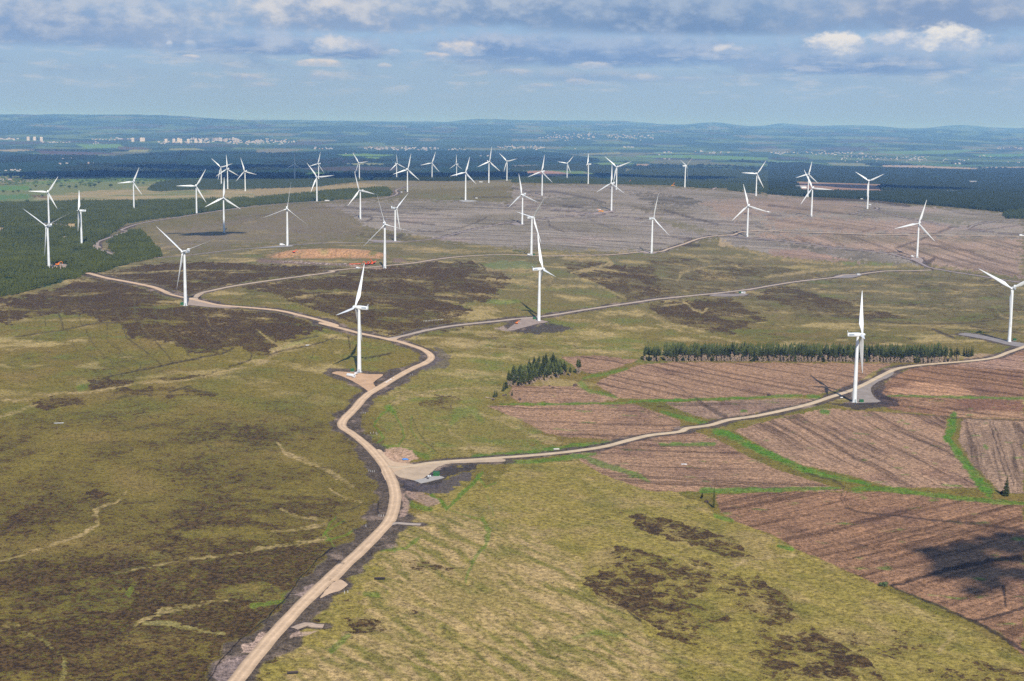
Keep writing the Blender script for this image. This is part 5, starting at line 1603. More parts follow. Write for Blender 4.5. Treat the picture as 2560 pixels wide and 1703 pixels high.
def blade_mesh(R, pitch):
    rings = []
    for i in range(19):
        t = i / 18
        z = 1.1 + (R - 1.1) * t
        zz = z / R
        if zz < 0.06:
            ch, th = 2.0, 2.0
        elif zz < 0.22:
            k = (zz - 0.06) / 0.16
            k = k * k * (3 - 2 * k)
            ch, th = 2.0 + 1.75 * k, 2.0 - 1.1 * k
        else:
            k = (zz - 0.22) / 0.78
            ch, th = 3.75 * (1 - k) ** 0.9 + 0.35 + 0.35 * (1 - k), 0.9 * (1 - k) + 0.10
        tw = math.radians(pitch + 16 * max(0, 1 - zz * 1.6))
        off = -0.5 if zz < 0.06 else -0.32 - 0.18 * max(0, 1 - (zz - 0.06) / 0.16)
        sec = []
        bend = -0.9 * zz * zz
        for k in range(12):
            a = 2 * math.pi * k / 12
            x = (0.5 + 0.5 * math.cos(a))
            yth = math.sin(a) * th / 2 * (1.0 if zz < 0.08 else (0.35 + 0.65 * (1 - x) ** 0.6))
            xx = (x + off) * ch
            sec.append(Vector((xx * math.cos(tw) - yth * math.sin(tw), xx * math.sin(tw) + yth * math.cos(tw) + bend, z)))
        rings.append(sec)
    b = MB()
    b.loft(rings)
    return b.mesh('blade', M_WHITE, smooth=True)


def tower_mesh(H):
    prof = [(0, 2.25), (0.6, 2.25), (0.6, 2.12), (H * 0.33, 1.88), (H * 0.33 + .12, 1.90), (H * 0.34, 1.87), (H * 0.66, 1.58), (H * 0.66 + .12, 1.60), (H * 0.67, 1.57), (H - 1.9, 1.22)]
    b = MB()
    b.tube([(0, 0, z) for z, r in prof], [r for z, r in prof], 28)
    return b.mesh('tower', M_WHITE, smooth=True)


def auto_smooth(me, ang=40):
    me.update()
    try:
        me.set_sharp_from_angle(angle=math.radians(ang))
    except Exception:
        pass
    return me


MESH = {}
for kind, H, R in (('L', 65, 46.5), ('S', 70, 41)):
    MESH['tower' + kind] = auto_smooth(tower_mesh(H))
    for f, pt in (('f', 82), ('p', 10)):
        MESH['blade' + kind + f] = blade_mesh(R, pt)
b = MB()
b.loft([ring_pts(0, -2.6, 0, 1.25, 1.35), ring_pts(0, -2.2, 0.05, 1.55, 1.7), ring_pts(0, 0, 0.1, 1.75, 1.9, p=4), ring_pts(0, 4, 0.12, 1.75, 1.85, p=5), ring_pts(0, 8.6, 0.15, 1.65, 1.7, p=5), ring_pts(0, 9.4, 0.2, 1.5, 1.5, p=5)])
b.tube([(0, 0, -2.4), (0, 0, -1.2)], [1.35, 1.35], 20)
MESH['nacelle'] = auto_smooth(b.mesh('nacelle', M_WHITE, smooth=True), 35)
b = MB()
b.box((0, 9.1, 2.6), (3.3, 0.35, 2.6), rx=-0.30)
b.box((0, 8.8, 1.6), (2.4, 0.9, 0.5))
MESH['fin'] = b.mesh('cooler_fin', M_WHITE, bevel=0.06)
b = MB()
for k in range(6):
    b.box((0, k * 0.78, 0), (0.16, 0.62, 1.5))
b.box((0, 1.95, 0), (0.06, 4.9, 1.7))
MESH['vent'] = b.mesh('side_vent', M_VENT)
b = MB()
b.loft([ring_pts(0, -2.7, 0, 1.2, 1.2, 16, 2), ring_pts(0, -3.0, 0, 1.55, 1.55, 16, 2), ring_pts(0, -5.2, 0, 1.5, 1.5, 16, 2)])
MESH['hub'] = auto_smooth(b.mesh('hub', M_WHITE, smooth=True), 35)
b = MB()
b.loft([ring_pts(0, -5.2, 0, 1.5, 1.5, 16, 2), ring_pts(0, -5.9, 0, 1.32, 1.32, 16, 2), ring_pts(0, -6.6, 0, 0.9, 0.9, 16, 2), ring_pts(0, -7.0, 0, 0.35, 0.35, 16, 2)])
MESH['spinner'] = b.mesh('spinner', M_WHITE, smooth=True)
b = MB()
b.box((0, -2.32, 2.3), (1.1, 0.5, 2.3))
b.box((0, -2.75, 0.9), (1.6, 1.2, 0.16))
for k in range(4):
    b.box((0, -3.5 - 0.3 * k, 0.75 - 0.2 * k), (1.2, 0.3, 0.08))
MESH['door'] = b.mesh('door', M_DOOR)
b = MB()
b.tube([(0, 0, -1.2), (0, 0, 0.25), (0, 0, 0.42)], [3.4, 3.3, 3.0], 24)
MESH['foot'] = b.mesh('foundation', M_CONC)
TPOS = {}
GROUP_T = 'wind turbines on the moor'
HIDDEN_FOOT = {7, 9, 11, 14, 12, 19, 21, 22, 31}
for (n, u, v, kind, phi, th, d_est, az, zrel) in TURB:
    H, R = (70, 41) if kind == 'S' else (65, 46.5)
    a = math.radians(az)
    if n in HIDDEN_FOOT:
        X, Y = math.sin(a) * d_est, math.cos(a) * d_est
        Z = float(zf(X, Y))
        s = 1.0
    else:
        X, Y, Z = ground_px([(u, v)])[0]
        s = min(1.08, max(0.92, math.hypot(X, Y) / d_est))
    TPOS[n] = (X, Y, Z, s)
    ph = math.radians(phi)
    view = Vector((math.sin(a), math.cos(a)))
    right = Vector((math.cos(a), -math.sin(a)))
    nv = -view * math.cos(ph) + right * math.sin(ph)
    gam = math.atan2(nv.x, -nv.y)
    t = bpy.data.objects.new('wind_turbine', None)
    COL.objects.link(t)
    t.location = (X, Y, Z)
    t.scale = (s, s, s)
    tag(t, TL[n], 'wind turbine', GROUP_T)
    tw = link('tower', MESH['tower' + kind], t)
    if math.hypot(X, Y) < 3400:
        link('door', MESH['door'], tw, rot=(0, 0, math.radians((n * 67) % 120 - 60)))
        link('foundation', MESH['foot'], tw)
    na = link('nacelle', MESH['nacelle'], t, (0, 0, H), (math.radians(-3), 0, gam))
    link('cooler_fin', MESH['fin'], na)
    if math.hypot(X, Y) < 3400:
        for sx in (-1, 1):
            link('side_vent', MESH['vent'], na, (sx * 1.74, 3.6, 0.35))
    hb = link('hub', MESH['hub'], t, (0, 0, H), (math.radians(-3), 0, gam))
    link('spinner', MESH['spinner'], hb)
    Mh = Matrix.Rotation(gam, 4, 'Z') @ Matrix.Rotation(math.radians(-3), 4, 'X')
    for k in range(3):
        bl = link('blade', MESH['blade' + kind + ('f' if n in FEATHER else 'p')], t)
        bl.matrix_local = Matrix.Translation((0, 0, H)) @ Mh @ Matrix.Translation((0, -4.1, 0)) @ Matrix.Rotation(math.radians(th + 120 * k), 4, 'Y')

# ------------------------------------------------------------ trees
def leaf_material(name, dark, light, rough=0.8):
    m = bpy.data.materials.new(name)
    m.use_nodes = True
    T = NT(m.node_tree)
    tc = T.new('ShaderNodeTexCoord').outputs['Object']
    tv = T.attr('tv')
    oi = T.new('ShaderNodeObjectInfo').outputs['Random']
    n = T.noise(tc, 0.9, 3, 0.6)
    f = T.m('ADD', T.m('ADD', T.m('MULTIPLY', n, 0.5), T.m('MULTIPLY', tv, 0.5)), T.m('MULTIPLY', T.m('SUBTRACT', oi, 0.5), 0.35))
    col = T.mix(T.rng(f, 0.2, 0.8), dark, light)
    b = T.new('ShaderNodeBsdfPrincipled')
    T.l.new(col, b.inputs['Base Color'])
    b.inputs['Roughness'].default_value = rough
    b.inputs['Specular IOR Level'].default_value = 0.15
    out = T.new('ShaderNodeOutputMaterial')
    T.l.new(b.outputs[0], out.inputs[0])
    return m


M_CONIF = leaf_material('conifer_needles', (0.020, 0.028, 0.007), (0.085, 0.098, 0.024))
M_PLANT = leaf_material('plantation_needles', (0.026, 0.034, 0.006), (0.115, 0.128, 0.022))
M_FARF = leaf_material('far_forest_needles', (0.014, 0.024, 0.011), (0.050, 0.066, 0.026))
M_BROAD = leaf_material('broad_leaves', (0.030, 0.058, 0.018), (0.105, 0.150, 0.050))
M_BARK = mat_simple('bark', (0.16, 0.125, 0.10), 0.95, 0.25, 0.8)
M_DEAD = mat_simple('dead_twigs', (0.40, 0.30, 0.22), 0.95, 0.3, 0.5)


def conifer_variant(seed, H, base, rad):
    """returns (trunk, crown, dead branch) meshes; base = height where the green begins"""
    r = random.Random(seed)
    b = MB()
    b.tube([(0, 0, -0.5), (0.05, 0, H * 0.4), (0, 0.05, H * 0.97)], [0.24, 0.16, 0.03], 6)
    trunk = b.mesh('trunk', M_BARK)
    V, F, tv = [], [], []
    z = base
    while z < H * 0.985:
        k = (z - base) / (H - base)
        rr = rad * (1 - k) ** 0.8 * (0.55 + 0.45 * min(1, k * 5 + 0.3)) + 0.12
        nb = 9 if k < 0.6 else 6
        a0 = r.random() * 6.28
        for j in range(nb):
            a = a0 + 6.283 * j / nb + r.uniform(-0.3, 0.3)
            L = rr * r.uniform(0.65, 1.2)
            dz = -0.28 * L + r.uniform(-0.2, 0.25)
            w = 0.36 * L + 0.22
            ca, sa_ = math.cos(a), math.sin(a)
            i = len(V)
            V += [(0.05 * ca, 0.05 * sa_, z + 0.25), (ca * L * 0.6 - sa_ * w, sa_ * L * 0.6 + ca * w, z + dz * 0.7), (ca * L, sa_ * L, z + dz + 0.1), (ca * L * 0.6 + sa_ * w, sa_ * L * 0.6 - ca * w, z + dz * 0.7)]
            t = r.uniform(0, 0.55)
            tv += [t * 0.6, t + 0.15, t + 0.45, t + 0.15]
            F.append((i, i + 1, i + 2, i + 3))
        z += 0.62 + 0.25 * (1 - k)
    i = len(V)
    V += [(0.18, 0, H * 0.93), (-0.1, 0.15, H * 0.93), (-0.1, -0.15, H * 0.93), (0, 0, H + 0.5)]
    tv += [0.5, 0.5, 0.5, 0.9]
    F += [(i, i + 1, i + 3), (i + 1, i + 2, i + 3), (i + 2, i, i + 3)]
    me = bpy.data.meshes.new('crown')
    me.from_pydata(V, [], F)
    me.materials.append(M_CONIF)
    vattr(me, 'tv', tv)
    dead = None
    if base > 2.5:
        b = MB()
        for j in range(84):
            zz = r.uniform(0.5, base * 1.12)
            a = r.random() * 6.283
            L = r.uniform(0.5, 1.5)
            ca, sa_ = math.cos(a), math.sin(a)
            w = r.uniform(0.10, 0.26)
            b.add([(0.1 * ca, 0.1 * sa_, zz + w), (0.1 * ca, 0.1 * sa_, zz - w), (ca * L, sa_ * L, zz - 0.45 * L - w), (ca * L, sa_ * L, zz - 0.45 * L + w * 0.4)], [(0, 1, 2, 3)])
        dead = b.mesh('dead_branches', M_DEAD)
    return trunk, me, dead


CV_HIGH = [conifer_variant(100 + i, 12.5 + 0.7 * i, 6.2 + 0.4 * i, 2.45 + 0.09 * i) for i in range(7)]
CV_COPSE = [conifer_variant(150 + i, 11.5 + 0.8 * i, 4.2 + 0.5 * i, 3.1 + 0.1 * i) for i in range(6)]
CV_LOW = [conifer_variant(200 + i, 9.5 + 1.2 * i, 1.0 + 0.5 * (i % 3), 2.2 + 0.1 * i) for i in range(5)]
N_TREE = 0


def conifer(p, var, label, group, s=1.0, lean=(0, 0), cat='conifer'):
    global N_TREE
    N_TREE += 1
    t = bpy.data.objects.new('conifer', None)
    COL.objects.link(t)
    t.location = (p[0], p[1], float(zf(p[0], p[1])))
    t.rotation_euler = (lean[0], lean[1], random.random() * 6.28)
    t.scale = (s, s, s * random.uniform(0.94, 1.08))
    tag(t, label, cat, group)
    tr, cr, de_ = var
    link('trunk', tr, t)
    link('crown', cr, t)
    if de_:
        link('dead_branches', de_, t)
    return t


belt = W('L2', (2112, 738), (2230, 744), 'L3', (10, 746), (120, 742), (200, 742), (420, 742), (620, 744), (900, 744), (1200, 747), (1500, 752), (1760, 752), (1930, 742))[:, :2]
seg = np.linalg.norm(np.diff(belt, axis=0), axis=1)
cum = np.concatenate([[0], np.cumsum(seg)])
BL = cum[-1]


def belt_at(s, dep):
    i = min(len(seg) - 1, max(0, int(np.searchsorted(cum, s) - 1)))
    t = (s - cum[i]) / seg[i]
    p = belt[i] + (belt[i + 1] - belt[i]) * t
    d = (belt[-1] - belt[0])
    d = d / np.linalg.norm(d)
    nrm = np.array([-d[1], d[0]])
    return p + nrm * dep


GB = 'conifers of the shelter belt behind the felled field'
LB = 'tall dark conifer with bare grey lower trunk in the belt behind the felled field'
GAP = (40, 52)


def in_gap(s):
    return 20.5 < s < 25.5


for row, sp, dep in ((0, BL / 96, 1.0), (1, BL / 74, 4.5), (2, BL / 34, 9.0)):
    s = sp * 0.5
    while s < BL:
        ss = s + random.uniform(-0.3, 0.3) * sp
        if not in_gap(ss):
            p = belt_at(min(max(ss, 0), BL), dep + random.uniform(-1.4, 1.4))
            edge = min(ss, BL - ss) < 26
            if random.random() < 0.12 and row == 0:
                conifer(p, random.choice(CV_LOW), LB if False else 'shorter dark conifer green to the ground in the belt behind the felled field', GB, random.uniform(0.7, 0.95))
            else:
                conifer(p, random.choice(CV_HIGH), LB, GB, random.uniform(0.86, 1.30) * (0.86 if ss < 30 else 1.0))
        s += sp


def cone_trees(name, P_, H_, R_arr, mat, label, cat, seg=6, tiers=2, bare=0.0):
    """many small trees in one mesh (a wood that reads as one mass)"""
    n = len(P_)
    k = np.arange(seg)
    base_off = rng.uniform(0, 6.28, n)
    Vs, Fs, tvs = [], [], []
    off = 0
    tint = np.clip(0.55 * rng.uniform(0, 1, n) + 0.45 * (0.5 + 1.3 * fbm(P_[:, 0] / 55, P_[:, 1] / 90, 3)), 0, 1)
    for tier in range(tiers):
        z0 = (0.08 + 0.42 * tier) if tiers > 1 else 0.05
        z1 = (0.68 + 0.34 * tier) if tiers > 1 else 1.0
        rs = (1.0 if tier == 0 else 0.62)
        ang = base_off[:, None] + 2 * np.pi * k / seg + tier * 0.5
        rad = R_arr[:, None] * rs * rng.uniform(0.65, 1.25, (n, seg))
        ring = np.stack([P_[:, 0:1] + np.cos(ang) * rad, P_[:, 1:2] + np.sin(ang) * rad, P_[:, 2:3] + H_[:, None] * (z0 + rng.uniform(-0.06, 0.10, (n, seg)))], -1)
        apex = np.stack([P_[:, 0] + rng.normal(0, 0.1, n) * R_arr, P_[:, 1] + rng.normal(0, 0.1, n) * R_arr, P_[:, 2] + H_ * z1], -1)[:, None]
        if bare:
            ring[..., 2] = P_[:, 2:3] + H_[:, None] * bare + (ring[..., 2] - P_[:, 2:3]) * (1 - bare)
        V = np.concatenate([ring, apex], 1)
        idx = off + np.arange(n)[:, None] * (seg + 1)
        f = np.stack([np.stack([idx[:, 0] + i, idx[:, 0] + (i + 1) % seg, idx[:, 0] + seg], 1) for i in range(seg)], 1).reshape(-1, 3)
        Vs.append(V.reshape(-1, 3))
        Fs.append(f)
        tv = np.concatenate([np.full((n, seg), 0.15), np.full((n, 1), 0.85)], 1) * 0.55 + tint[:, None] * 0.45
        tvs.append(tv.ravel())
        off += n * (seg + 1)
    me = mesh_np(name, np.vstack(Vs), np.vstack(Fs), mat)
    vattr(me, 'tv', np.concatenate(tvs))
    o = link(name, me)
    tag(o, label, cat, kind='stuff')
    return o


# the back ranks of the belt, one mass
q = []
for _ in range(760):
    ss = random.uniform(4, BL - 4)
    if in_gap(ss):
        continue
    p = belt_at(ss, random.uniform(11, 46) * (0.4 if ss < 30 else 1.0))
    q.append((p[0], p[1]))
q = np.array(q)
qz = zf(q[:, 0], q[:, 1])
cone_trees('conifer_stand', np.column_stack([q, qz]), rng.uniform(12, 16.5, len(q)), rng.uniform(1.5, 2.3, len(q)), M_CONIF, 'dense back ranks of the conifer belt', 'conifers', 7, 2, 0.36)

GC = 'conifers of the ragged copse left by the felling'
LC = 'dark conifer with pale bare stem in the ragged copse beside the felled fields'


def poly_sample(wp, n, mind):
    wp = np.asarray(wp)[:, :2]
    lo, hi = wp.min(0), wp.max(0)
    out = []
    tries = 0
    while len(out) < n and tries < 40000:
        tries += 1
        p = np.array([random.uniform(lo[0], hi[0]), random.uniform(lo[1], hi[1])])
        ins = False
        for i in range(len(wp)):
            a, b2 = wp[i], wp[(i + 1) % len(wp)]
            if (a[1] > p[1]) != (b2[1] > p[1]) and p[0] < (b2[0] - a[0]) * (p[1] - a[1]) / (b2[1] - a[1]) + a[0]:
                ins = not ins
        if ins and all((p[0] - o[0]) ** 2 + (p[1] - o[1]) ** 2 > mind * mind for o in out):
            out.append(p)
    return out


for p in poly_sample(W('L2', (1205, 925), (1330, 905), (1440, 884), (1500, 872), (1570, 858), (1640, 836), (1640, 800), (1540, 790), (1440, 800), (1330, 820), (1260, 850)), 58, 2.2):
    conifer(p, random.choice(CV_COPSE), LC, GC, random.uniform(0.8, 1.08))
for p in poly_sample(W('L2', (1390, 800), (1470, 790), (1560, 775), (1550, 755), (1470, 752), (1400, 765)), 14, 2.0):
    conifer(p, random.choice(CV_COPSE), LC, GC, random.uniform(0.75, 0.95))
q = np.array(poly_sample(W('L2', (1250, 880), (1340, 880), (1560, 845), (1620, 826), (1600, 800), (1440, 806), (1330, 826), (1270, 850)), 60, 2.2))
cone_trees('conifer_stand', np.column_stack([q, zf(q[:, 0], q[:, 1])]), rng.uniform(9, 13, len(q)), rng.uniform(1.8, 2.6, len(q)), M_CONIF, 'inner trees of the ragged copse', 'conifers', 7, 2, 0.3)
for x, y in ((1682, 826), (1697, 822), (1690, 812)):
    conifer(W('L2', (x, y))[0], random.choice(CV_HIGH), 'dark conifer standing just right of the ragged copse', GC, random.uniform(0.9, 1.02))
for x, y in ((1198, 938), (1210, 925), (1222, 918)):
    conifer(W('L2', (x, y))[0], CV_LOW[0], 'short dark conifer at the left tip of the ragged copse', GC, random.uniform(0.75, 0.95))
for x, y in ((1140, 975), (1155, 972)):
    conifer(W('L2', (x, y))[0], CV_LOW[1], 'small bushy conifer left of the ragged copse', GC, random.uniform(0.6, 0.75))
conifer(W('L2', (1255, 965))[0], CV_LOW[0], 'lone little conifer in front of the ragged copse', None, 0.6)
for x, y in ((1958, 708), (1975, 712), (1990, 714), (2005, 712), (2016, 706)):
    conifer(W('L3', (x, y))[0], CV_LOW[3], 'dark conifer in the little clump at the right end of the belt', GB, random.uniform(0.85, 1.0))
conifer(W('L6', (325, 440))[0], conifer_variant(301, 14.5, 1.0, 1.35), 'tall narrow leaning conifer at the corner of the near felled field', None, 1.0, (0, 0.10))
conifer(W('L6', (245, 375))[0], CV_LOW[0], 'small half-fallen conifer beside the tall narrow leaning one', None, 0.5, (0.0, -0.6))
conifer(W('L6', (2235, 355))[0], conifer_variant(302, 13.5, 0.8, 3.1), 'broad fir alone beside the end of the wheel tracks', None, 1.0)
conifer(W('L6', (2200, 345))[0], CV_LOW[0], 'low fallen conifer lying against the broad lone fir', None, 0.6, (0.3, -1.2))

print('individual conifers', N_TREE)

# plantation and far forests
from mathutils import kdtree
rp = np.vstack([l for l in road_lines] + [g[:, :2] for g in pad_w])
kd = kdtree.KDTree(len(rp))
for i, p in enumerate(rp):
    kd.insert((float(p[0]), float(p[1]), 0), i)
kd.balance()
CLEAR = [W(*s)[:, :2] for s in (('U1', (400, 1118), (560, 1102), (645, 1106), (605, 1160), (440, 1160)), ('U1', (325, 728), (480, 734), (660, 748), (660, 764), (480, 752), (325, 744)), ('U1', (620, 738), (695, 732), (695, 778), (635, 774)),
                                ('U1', (555, 855), (600, 848), (640, 872), (600, 884)), ('U1', (-20, 768), (50, 766), (15, 802), (-20, 802)))]


def inw(wp, q):
    ins = np.zeros(len(q), bool)
    for i in range(len(wp)):
        a, b2 = wp[i], wp[(i + 1) % len(wp)]
        if a[1] == b2[1]:
            continue
        ins ^= ((a[1] > q[:, 1]) != (b2[1] > q[:, 1])) & (q[:, 0] < (b2[0] - a[0]) * (q[:, 1] - a[1]) / (b2[1] - a[1]) + a[0])
    return ins


def wood(pxp, spacing, road_gap=5.0):
    wp = ground_px(pxp)[:, :2]
    lo, hi = wp.min(0), wp.max(0)
    gx, gy = np.meshgrid(np.arange(lo[0], hi[0], spacing), np.arange(lo[1], hi[1], spacing))
    q = np.stack([gx.ravel(), gy.ravel()], 1)
    q = q + rng.uniform(-0.48, 0.48, q.shape) * spacing
    jit = np.stack([perlin(q[:, 0] / 40, q[:, 1] / 40), perlin(q[:, 0] / 40 + 5, q[:, 1] / 40)], 1) * 6
    q = q[inw(wp, q + jit)]
    for cl in CLEAR:
        q = q[~inw(cl, q)]
    for n in TPOS:
        X, Y, Z, s = TPOS[n]
        q = q[np.hypot(q[:, 0] - X, q[:, 1] - Y) > 14]
    keep = np.array([kd.find((float(p[0]), float(p[1]), 0))[2] > road_gap for p in q], bool)
    q = q[keep]
    return np.column_stack([q, zf(q[:, 0], q[:, 1])])


PL1 = P('U1', (-420, 545), (0, 545), (400, 540), (700, 525), (1250, 527), (1800, 515), (2357, 500), 'U2', (300, 470), (600, 440), (900, 420), (1190, 405), (1250, 440), (1240, 470), (1100, 492), (600, 520), (0, 562), 'U1', (2100, 596), (1870, 630), (1700, 656), (1400, 692), (1170, 726), (1140, 752), (1090, 792), (1010, 848), (915, 888), (880, 930), (840, 955), (900, 985), (960, 1010), (1010, 1045), (1080, 1020), (1010, 965), (995, 905), (1090, 850), (1200, 800), (1300, 790), (1330, 832), (1400, 900), (1440, 960), (1490, 1030), (1300, 1080), (1150, 1110), (950, 1180), (810, 1190), (700, 1240), (500, 1290), (400, 1320), (250, 1360), (0, 1410), (-420, 1480))
q = wood(PL1, 4.3, 6.0)
dq = np.hypot(q[:, 0], q[:, 1])
q = q[(dq < 2700) | (rng.uniform(0, 1, len(q)) < 0.6)]
q = q[fbm(q[:, 0] / 38 + 4, q[:, 1] / 60, 3) > -0.24]
hmod = 1 + 0.6 * fbm(q[:, 0] / 45, q[:, 1] / 45, 2)
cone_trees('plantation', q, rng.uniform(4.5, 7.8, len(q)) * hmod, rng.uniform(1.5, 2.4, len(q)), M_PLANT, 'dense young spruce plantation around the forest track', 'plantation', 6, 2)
print('plantation', len(q))
far_polys = [
    P('U1', (1360, 425), (1400, 395), (1450, 372), (1600, 347), (2000, 338), (2357, 332), 'U2', (430, 330), (700, 322), (900, 318), (985, 338), (900, 352), (600, 392), (300, 405), (0, 412), 'U1', (2100, 418), (1700, 424), (1450, 440)),
    P('U2', (1060, 332), (1150, 305), (1300, 296), (1900, 300), (2250, 265), (2357, 250), 'U3', (100, 262), (140, 290), (0, 320), 'U2', (2250, 330), (1900, 342), (1500, 340), (1100, 336)),
    P('U3', (200, 320), (400, 310), (700, 315), (960, 350), (1480, 382), (1250, 376), (900, 370), (500, 366), (0, 355), (60, 320)),
    P('U3', (950, 330), (1000, 280), (1100, 245), (1500, 232), (1850, 230), (2357, 250), 'U4', (0, 245), (0, 460), 'U3', (2357, 468), (2180, 452), (2000, 428), (1990, 400), (1860, 412), (1700, 404), (1480, 382), (1150, 366), (980, 350)),
    P('U3', (-10, 230), (120, 215), (400, 195), (700, 190), (940, 215), (1050, 240), (950, 300), (800, 290), (660, 250), (400, 240), (100, 245)),
    P('U4', (0, 185), (300, 172), (560, 208), (1000, 218), (1900, 242), (2357, 225), (2500, 240), (2500, 440), (2357, 450), (1500, 440), (1040, 428), (1040, 372), (600, 358), (250, 345), (0, 330)),
    P('U4', (0, 330), (250, 348), (300, 420), (0, 440)),
    P('U4', (0, 440), (500, 445), (900, 452), (1500, 445), (2357, 460), (2500, 470), (2500, 610), (2357, 604), (2190, 632), (2000, 612), (1600, 575), (1200, 545), (900, 512), (500, 494), (0, 464)),
    P('U4', (2165, 655), (2230, 632), (2357, 622), (2500, 620), (2500, 700), (2357, 692), (2180, 690)),
]
for i, pl in enumerate(far_polys):
    g = ground_px(pl)
    dm = np.hypot(g[:, 0], g[:, 1]).mean()
    q = wood(pl, 7.5 if dm < 4800 else 11.0, 8)
    print('far wood', i, len(q), round(dm))
    q = q[fbm(q[:, 0] / 210 + 3, q[:, 1] / 420, 3) > (-0.22 if i in (3, 5) else -0.6)]
    if len(q) > 42000:
        q = q[rng.permutation(len(q))[:42000]]
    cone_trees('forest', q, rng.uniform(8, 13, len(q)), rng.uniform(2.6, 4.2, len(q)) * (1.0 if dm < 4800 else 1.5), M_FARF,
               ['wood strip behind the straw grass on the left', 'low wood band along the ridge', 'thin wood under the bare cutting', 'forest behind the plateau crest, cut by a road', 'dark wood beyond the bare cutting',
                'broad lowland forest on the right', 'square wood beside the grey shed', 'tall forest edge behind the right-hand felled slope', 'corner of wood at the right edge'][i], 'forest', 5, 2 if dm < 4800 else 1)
# lowland woods and hedges: broad clumps where the map is wooded
kk = np.where((colr.sum(1) < 0.16) & (wf > 0.6) & (GD > 6200) & (GD < 15000) & (np.abs(np.degrees(np.arctan2(GX, GY))) < 24))[0]
kk = rng.choice(kk, min(9000, len(kk)), replace=False)
q = np.column_stack([GX[kk] + rng.uniform(-20, 20, len(kk)), GY[kk] + rng.uniform(-40, 40, len(kk)), GZ[kk] - 1])
cone_trees('lowland_woods', q, rng.uniform(8, 15, len(q)), rng.uniform(10, 22, len(q)), M_FARF, 'distant woods of the lowland', 'woods', 6, 2)


def broad_mesh(seed, H, R):
    r = random.Random(seed)
    b = MB()
    b.tube([(0, 0, -0.4), (0.1, 0, H * 0.3), (0, 0.1, H * 0.6)], [0.4, 0.3, 0.12], 6)
    for j in range(4):
        a = j * 1.57 + r.random()
        b.tube([(0, 0, H * 0.28), (math.cos(a) * R * 0.5, math.sin(a) * R * 0.5, H * 0.6)], [0.16, 0.05], 5)
    trunk = b.mesh('trunk', M_BARK)
    V, F, tv = [], [], []
    lobes = [(r.uniform(-.5, .5) * R, r.uniform(-.5, .5) * R, H * r.uniform(0.45, 0.8), R * r.uniform(0.4, 0.65)) for _ in range(8)]
    for _ in range(420):
        lx, ly, lz, lr = r.choice(lobes)
        v = Vector((r.gauss(0, 1), r.gauss(0, 1), r.gauss(0, 1))).normalized() * lr * r.uniform(0.7, 1.05)
        c0 = Vector((lx, ly, lz)) + Vector((v.x, v.y, v.z * 0.8))
        if c0.z < 0.5:
            continue
        s = r.uniform(0.35, 0.75)
        u = Vector((r.gauss(0, 1), r.gauss(0, 1), r.gauss(0, 1))).normalized()
        w = u.cross(v.normalized()).normalized() if abs(u.dot(v.normalized())) < 0.98 else Vector((1, 0, 0))
        u2 = w.cross(v.normalized())
        i = len(V)
        V += [c0 - w * s, c0 + u2 * s, c0 + w * s, c0 - u2 * s]
        F.append((i, i + 1, i + 2, i + 3))
        t = r.random()
        tv += [t] * 4
    me = bpy.data.meshes.new('crown')
    me.from_pydata([tuple(v) for v in V], [], F)
    me.materials.append(M_BROAD)
    vattr(me, 'tv', tv)
    return trunk, me


BV = [broad_mesh(400 + i, 9 + i, 5.5 + 0.9 * i) for i in range(4)]
for (x, y, s) in ((30, 450, .9), (250, 545, 1.0), (390, 488, .8), (405, 340, 1.1), (480, 335, 1.0), (560, 400, 1.2), (640, 410, 1.3), (700, 410, 1.2), (740, 370, .7), (830, 405, 1.4), (870, 400, 1.4), (910, 370, 1.2), (1018, 400, 1.2), (1270, 372, 1.0), (1320, 372, 1.1), (330, 400, .9),
                  (120, 450, .8), (170, 448, .9), (280, 430, .8), (450, 390, 1.0), (520, 360, 1.0), (600, 350, 1.0), (80, 330, .9), (200, 345, 1.0), (990, 330, 1.0), (1060, 340, 1.0), (1130, 345, .9)):
    p = W('U1', (x, y))[0]
    t = bpy.data.objects.new('broadleaf_tree', None)
    COL.objects.link(t)
    t.location = p
    t.rotation_euler = (0, 0, random.random() * 6)
    t.scale = (s * 1.15, s * 1.15, s * 0.95)
    tag(t, 'round bushy tree scattered over the green meadow behind the left plantation', 'tree', 'trees scattered over the meadow behind the left plantation')
    tr, cr = BV[int(x) % 4]
    link('trunk', tr, t)
    link('crown', cr, t)
g = ground_px(P('U1', (-60, 300), (300, 295), (750, 330), (900, 300), (1200, 330), (1500, 330), (1500, 350), (1200, 345), (900, 350), (740, 400), (400, 370), (-60, 380)))
q = []
for p in poly_sample(g, 420, 9):
    if perlin(np.array([p[0] / 120.0]), np.array([p[1] / 120.0]))[0] > -0.12:
        q.append(p)
q = np.array(q)
cone_trees('scrub', np.column_stack([q, zf(q[:, 0], q[:, 1]) - 1]), rng.uniform(5, 10, len(q)), rng.uniform(5, 10, len(q)), M_BROAD, 'scrub and hedges between the meadows behind the left plantation', 'scrub', 7, 2)


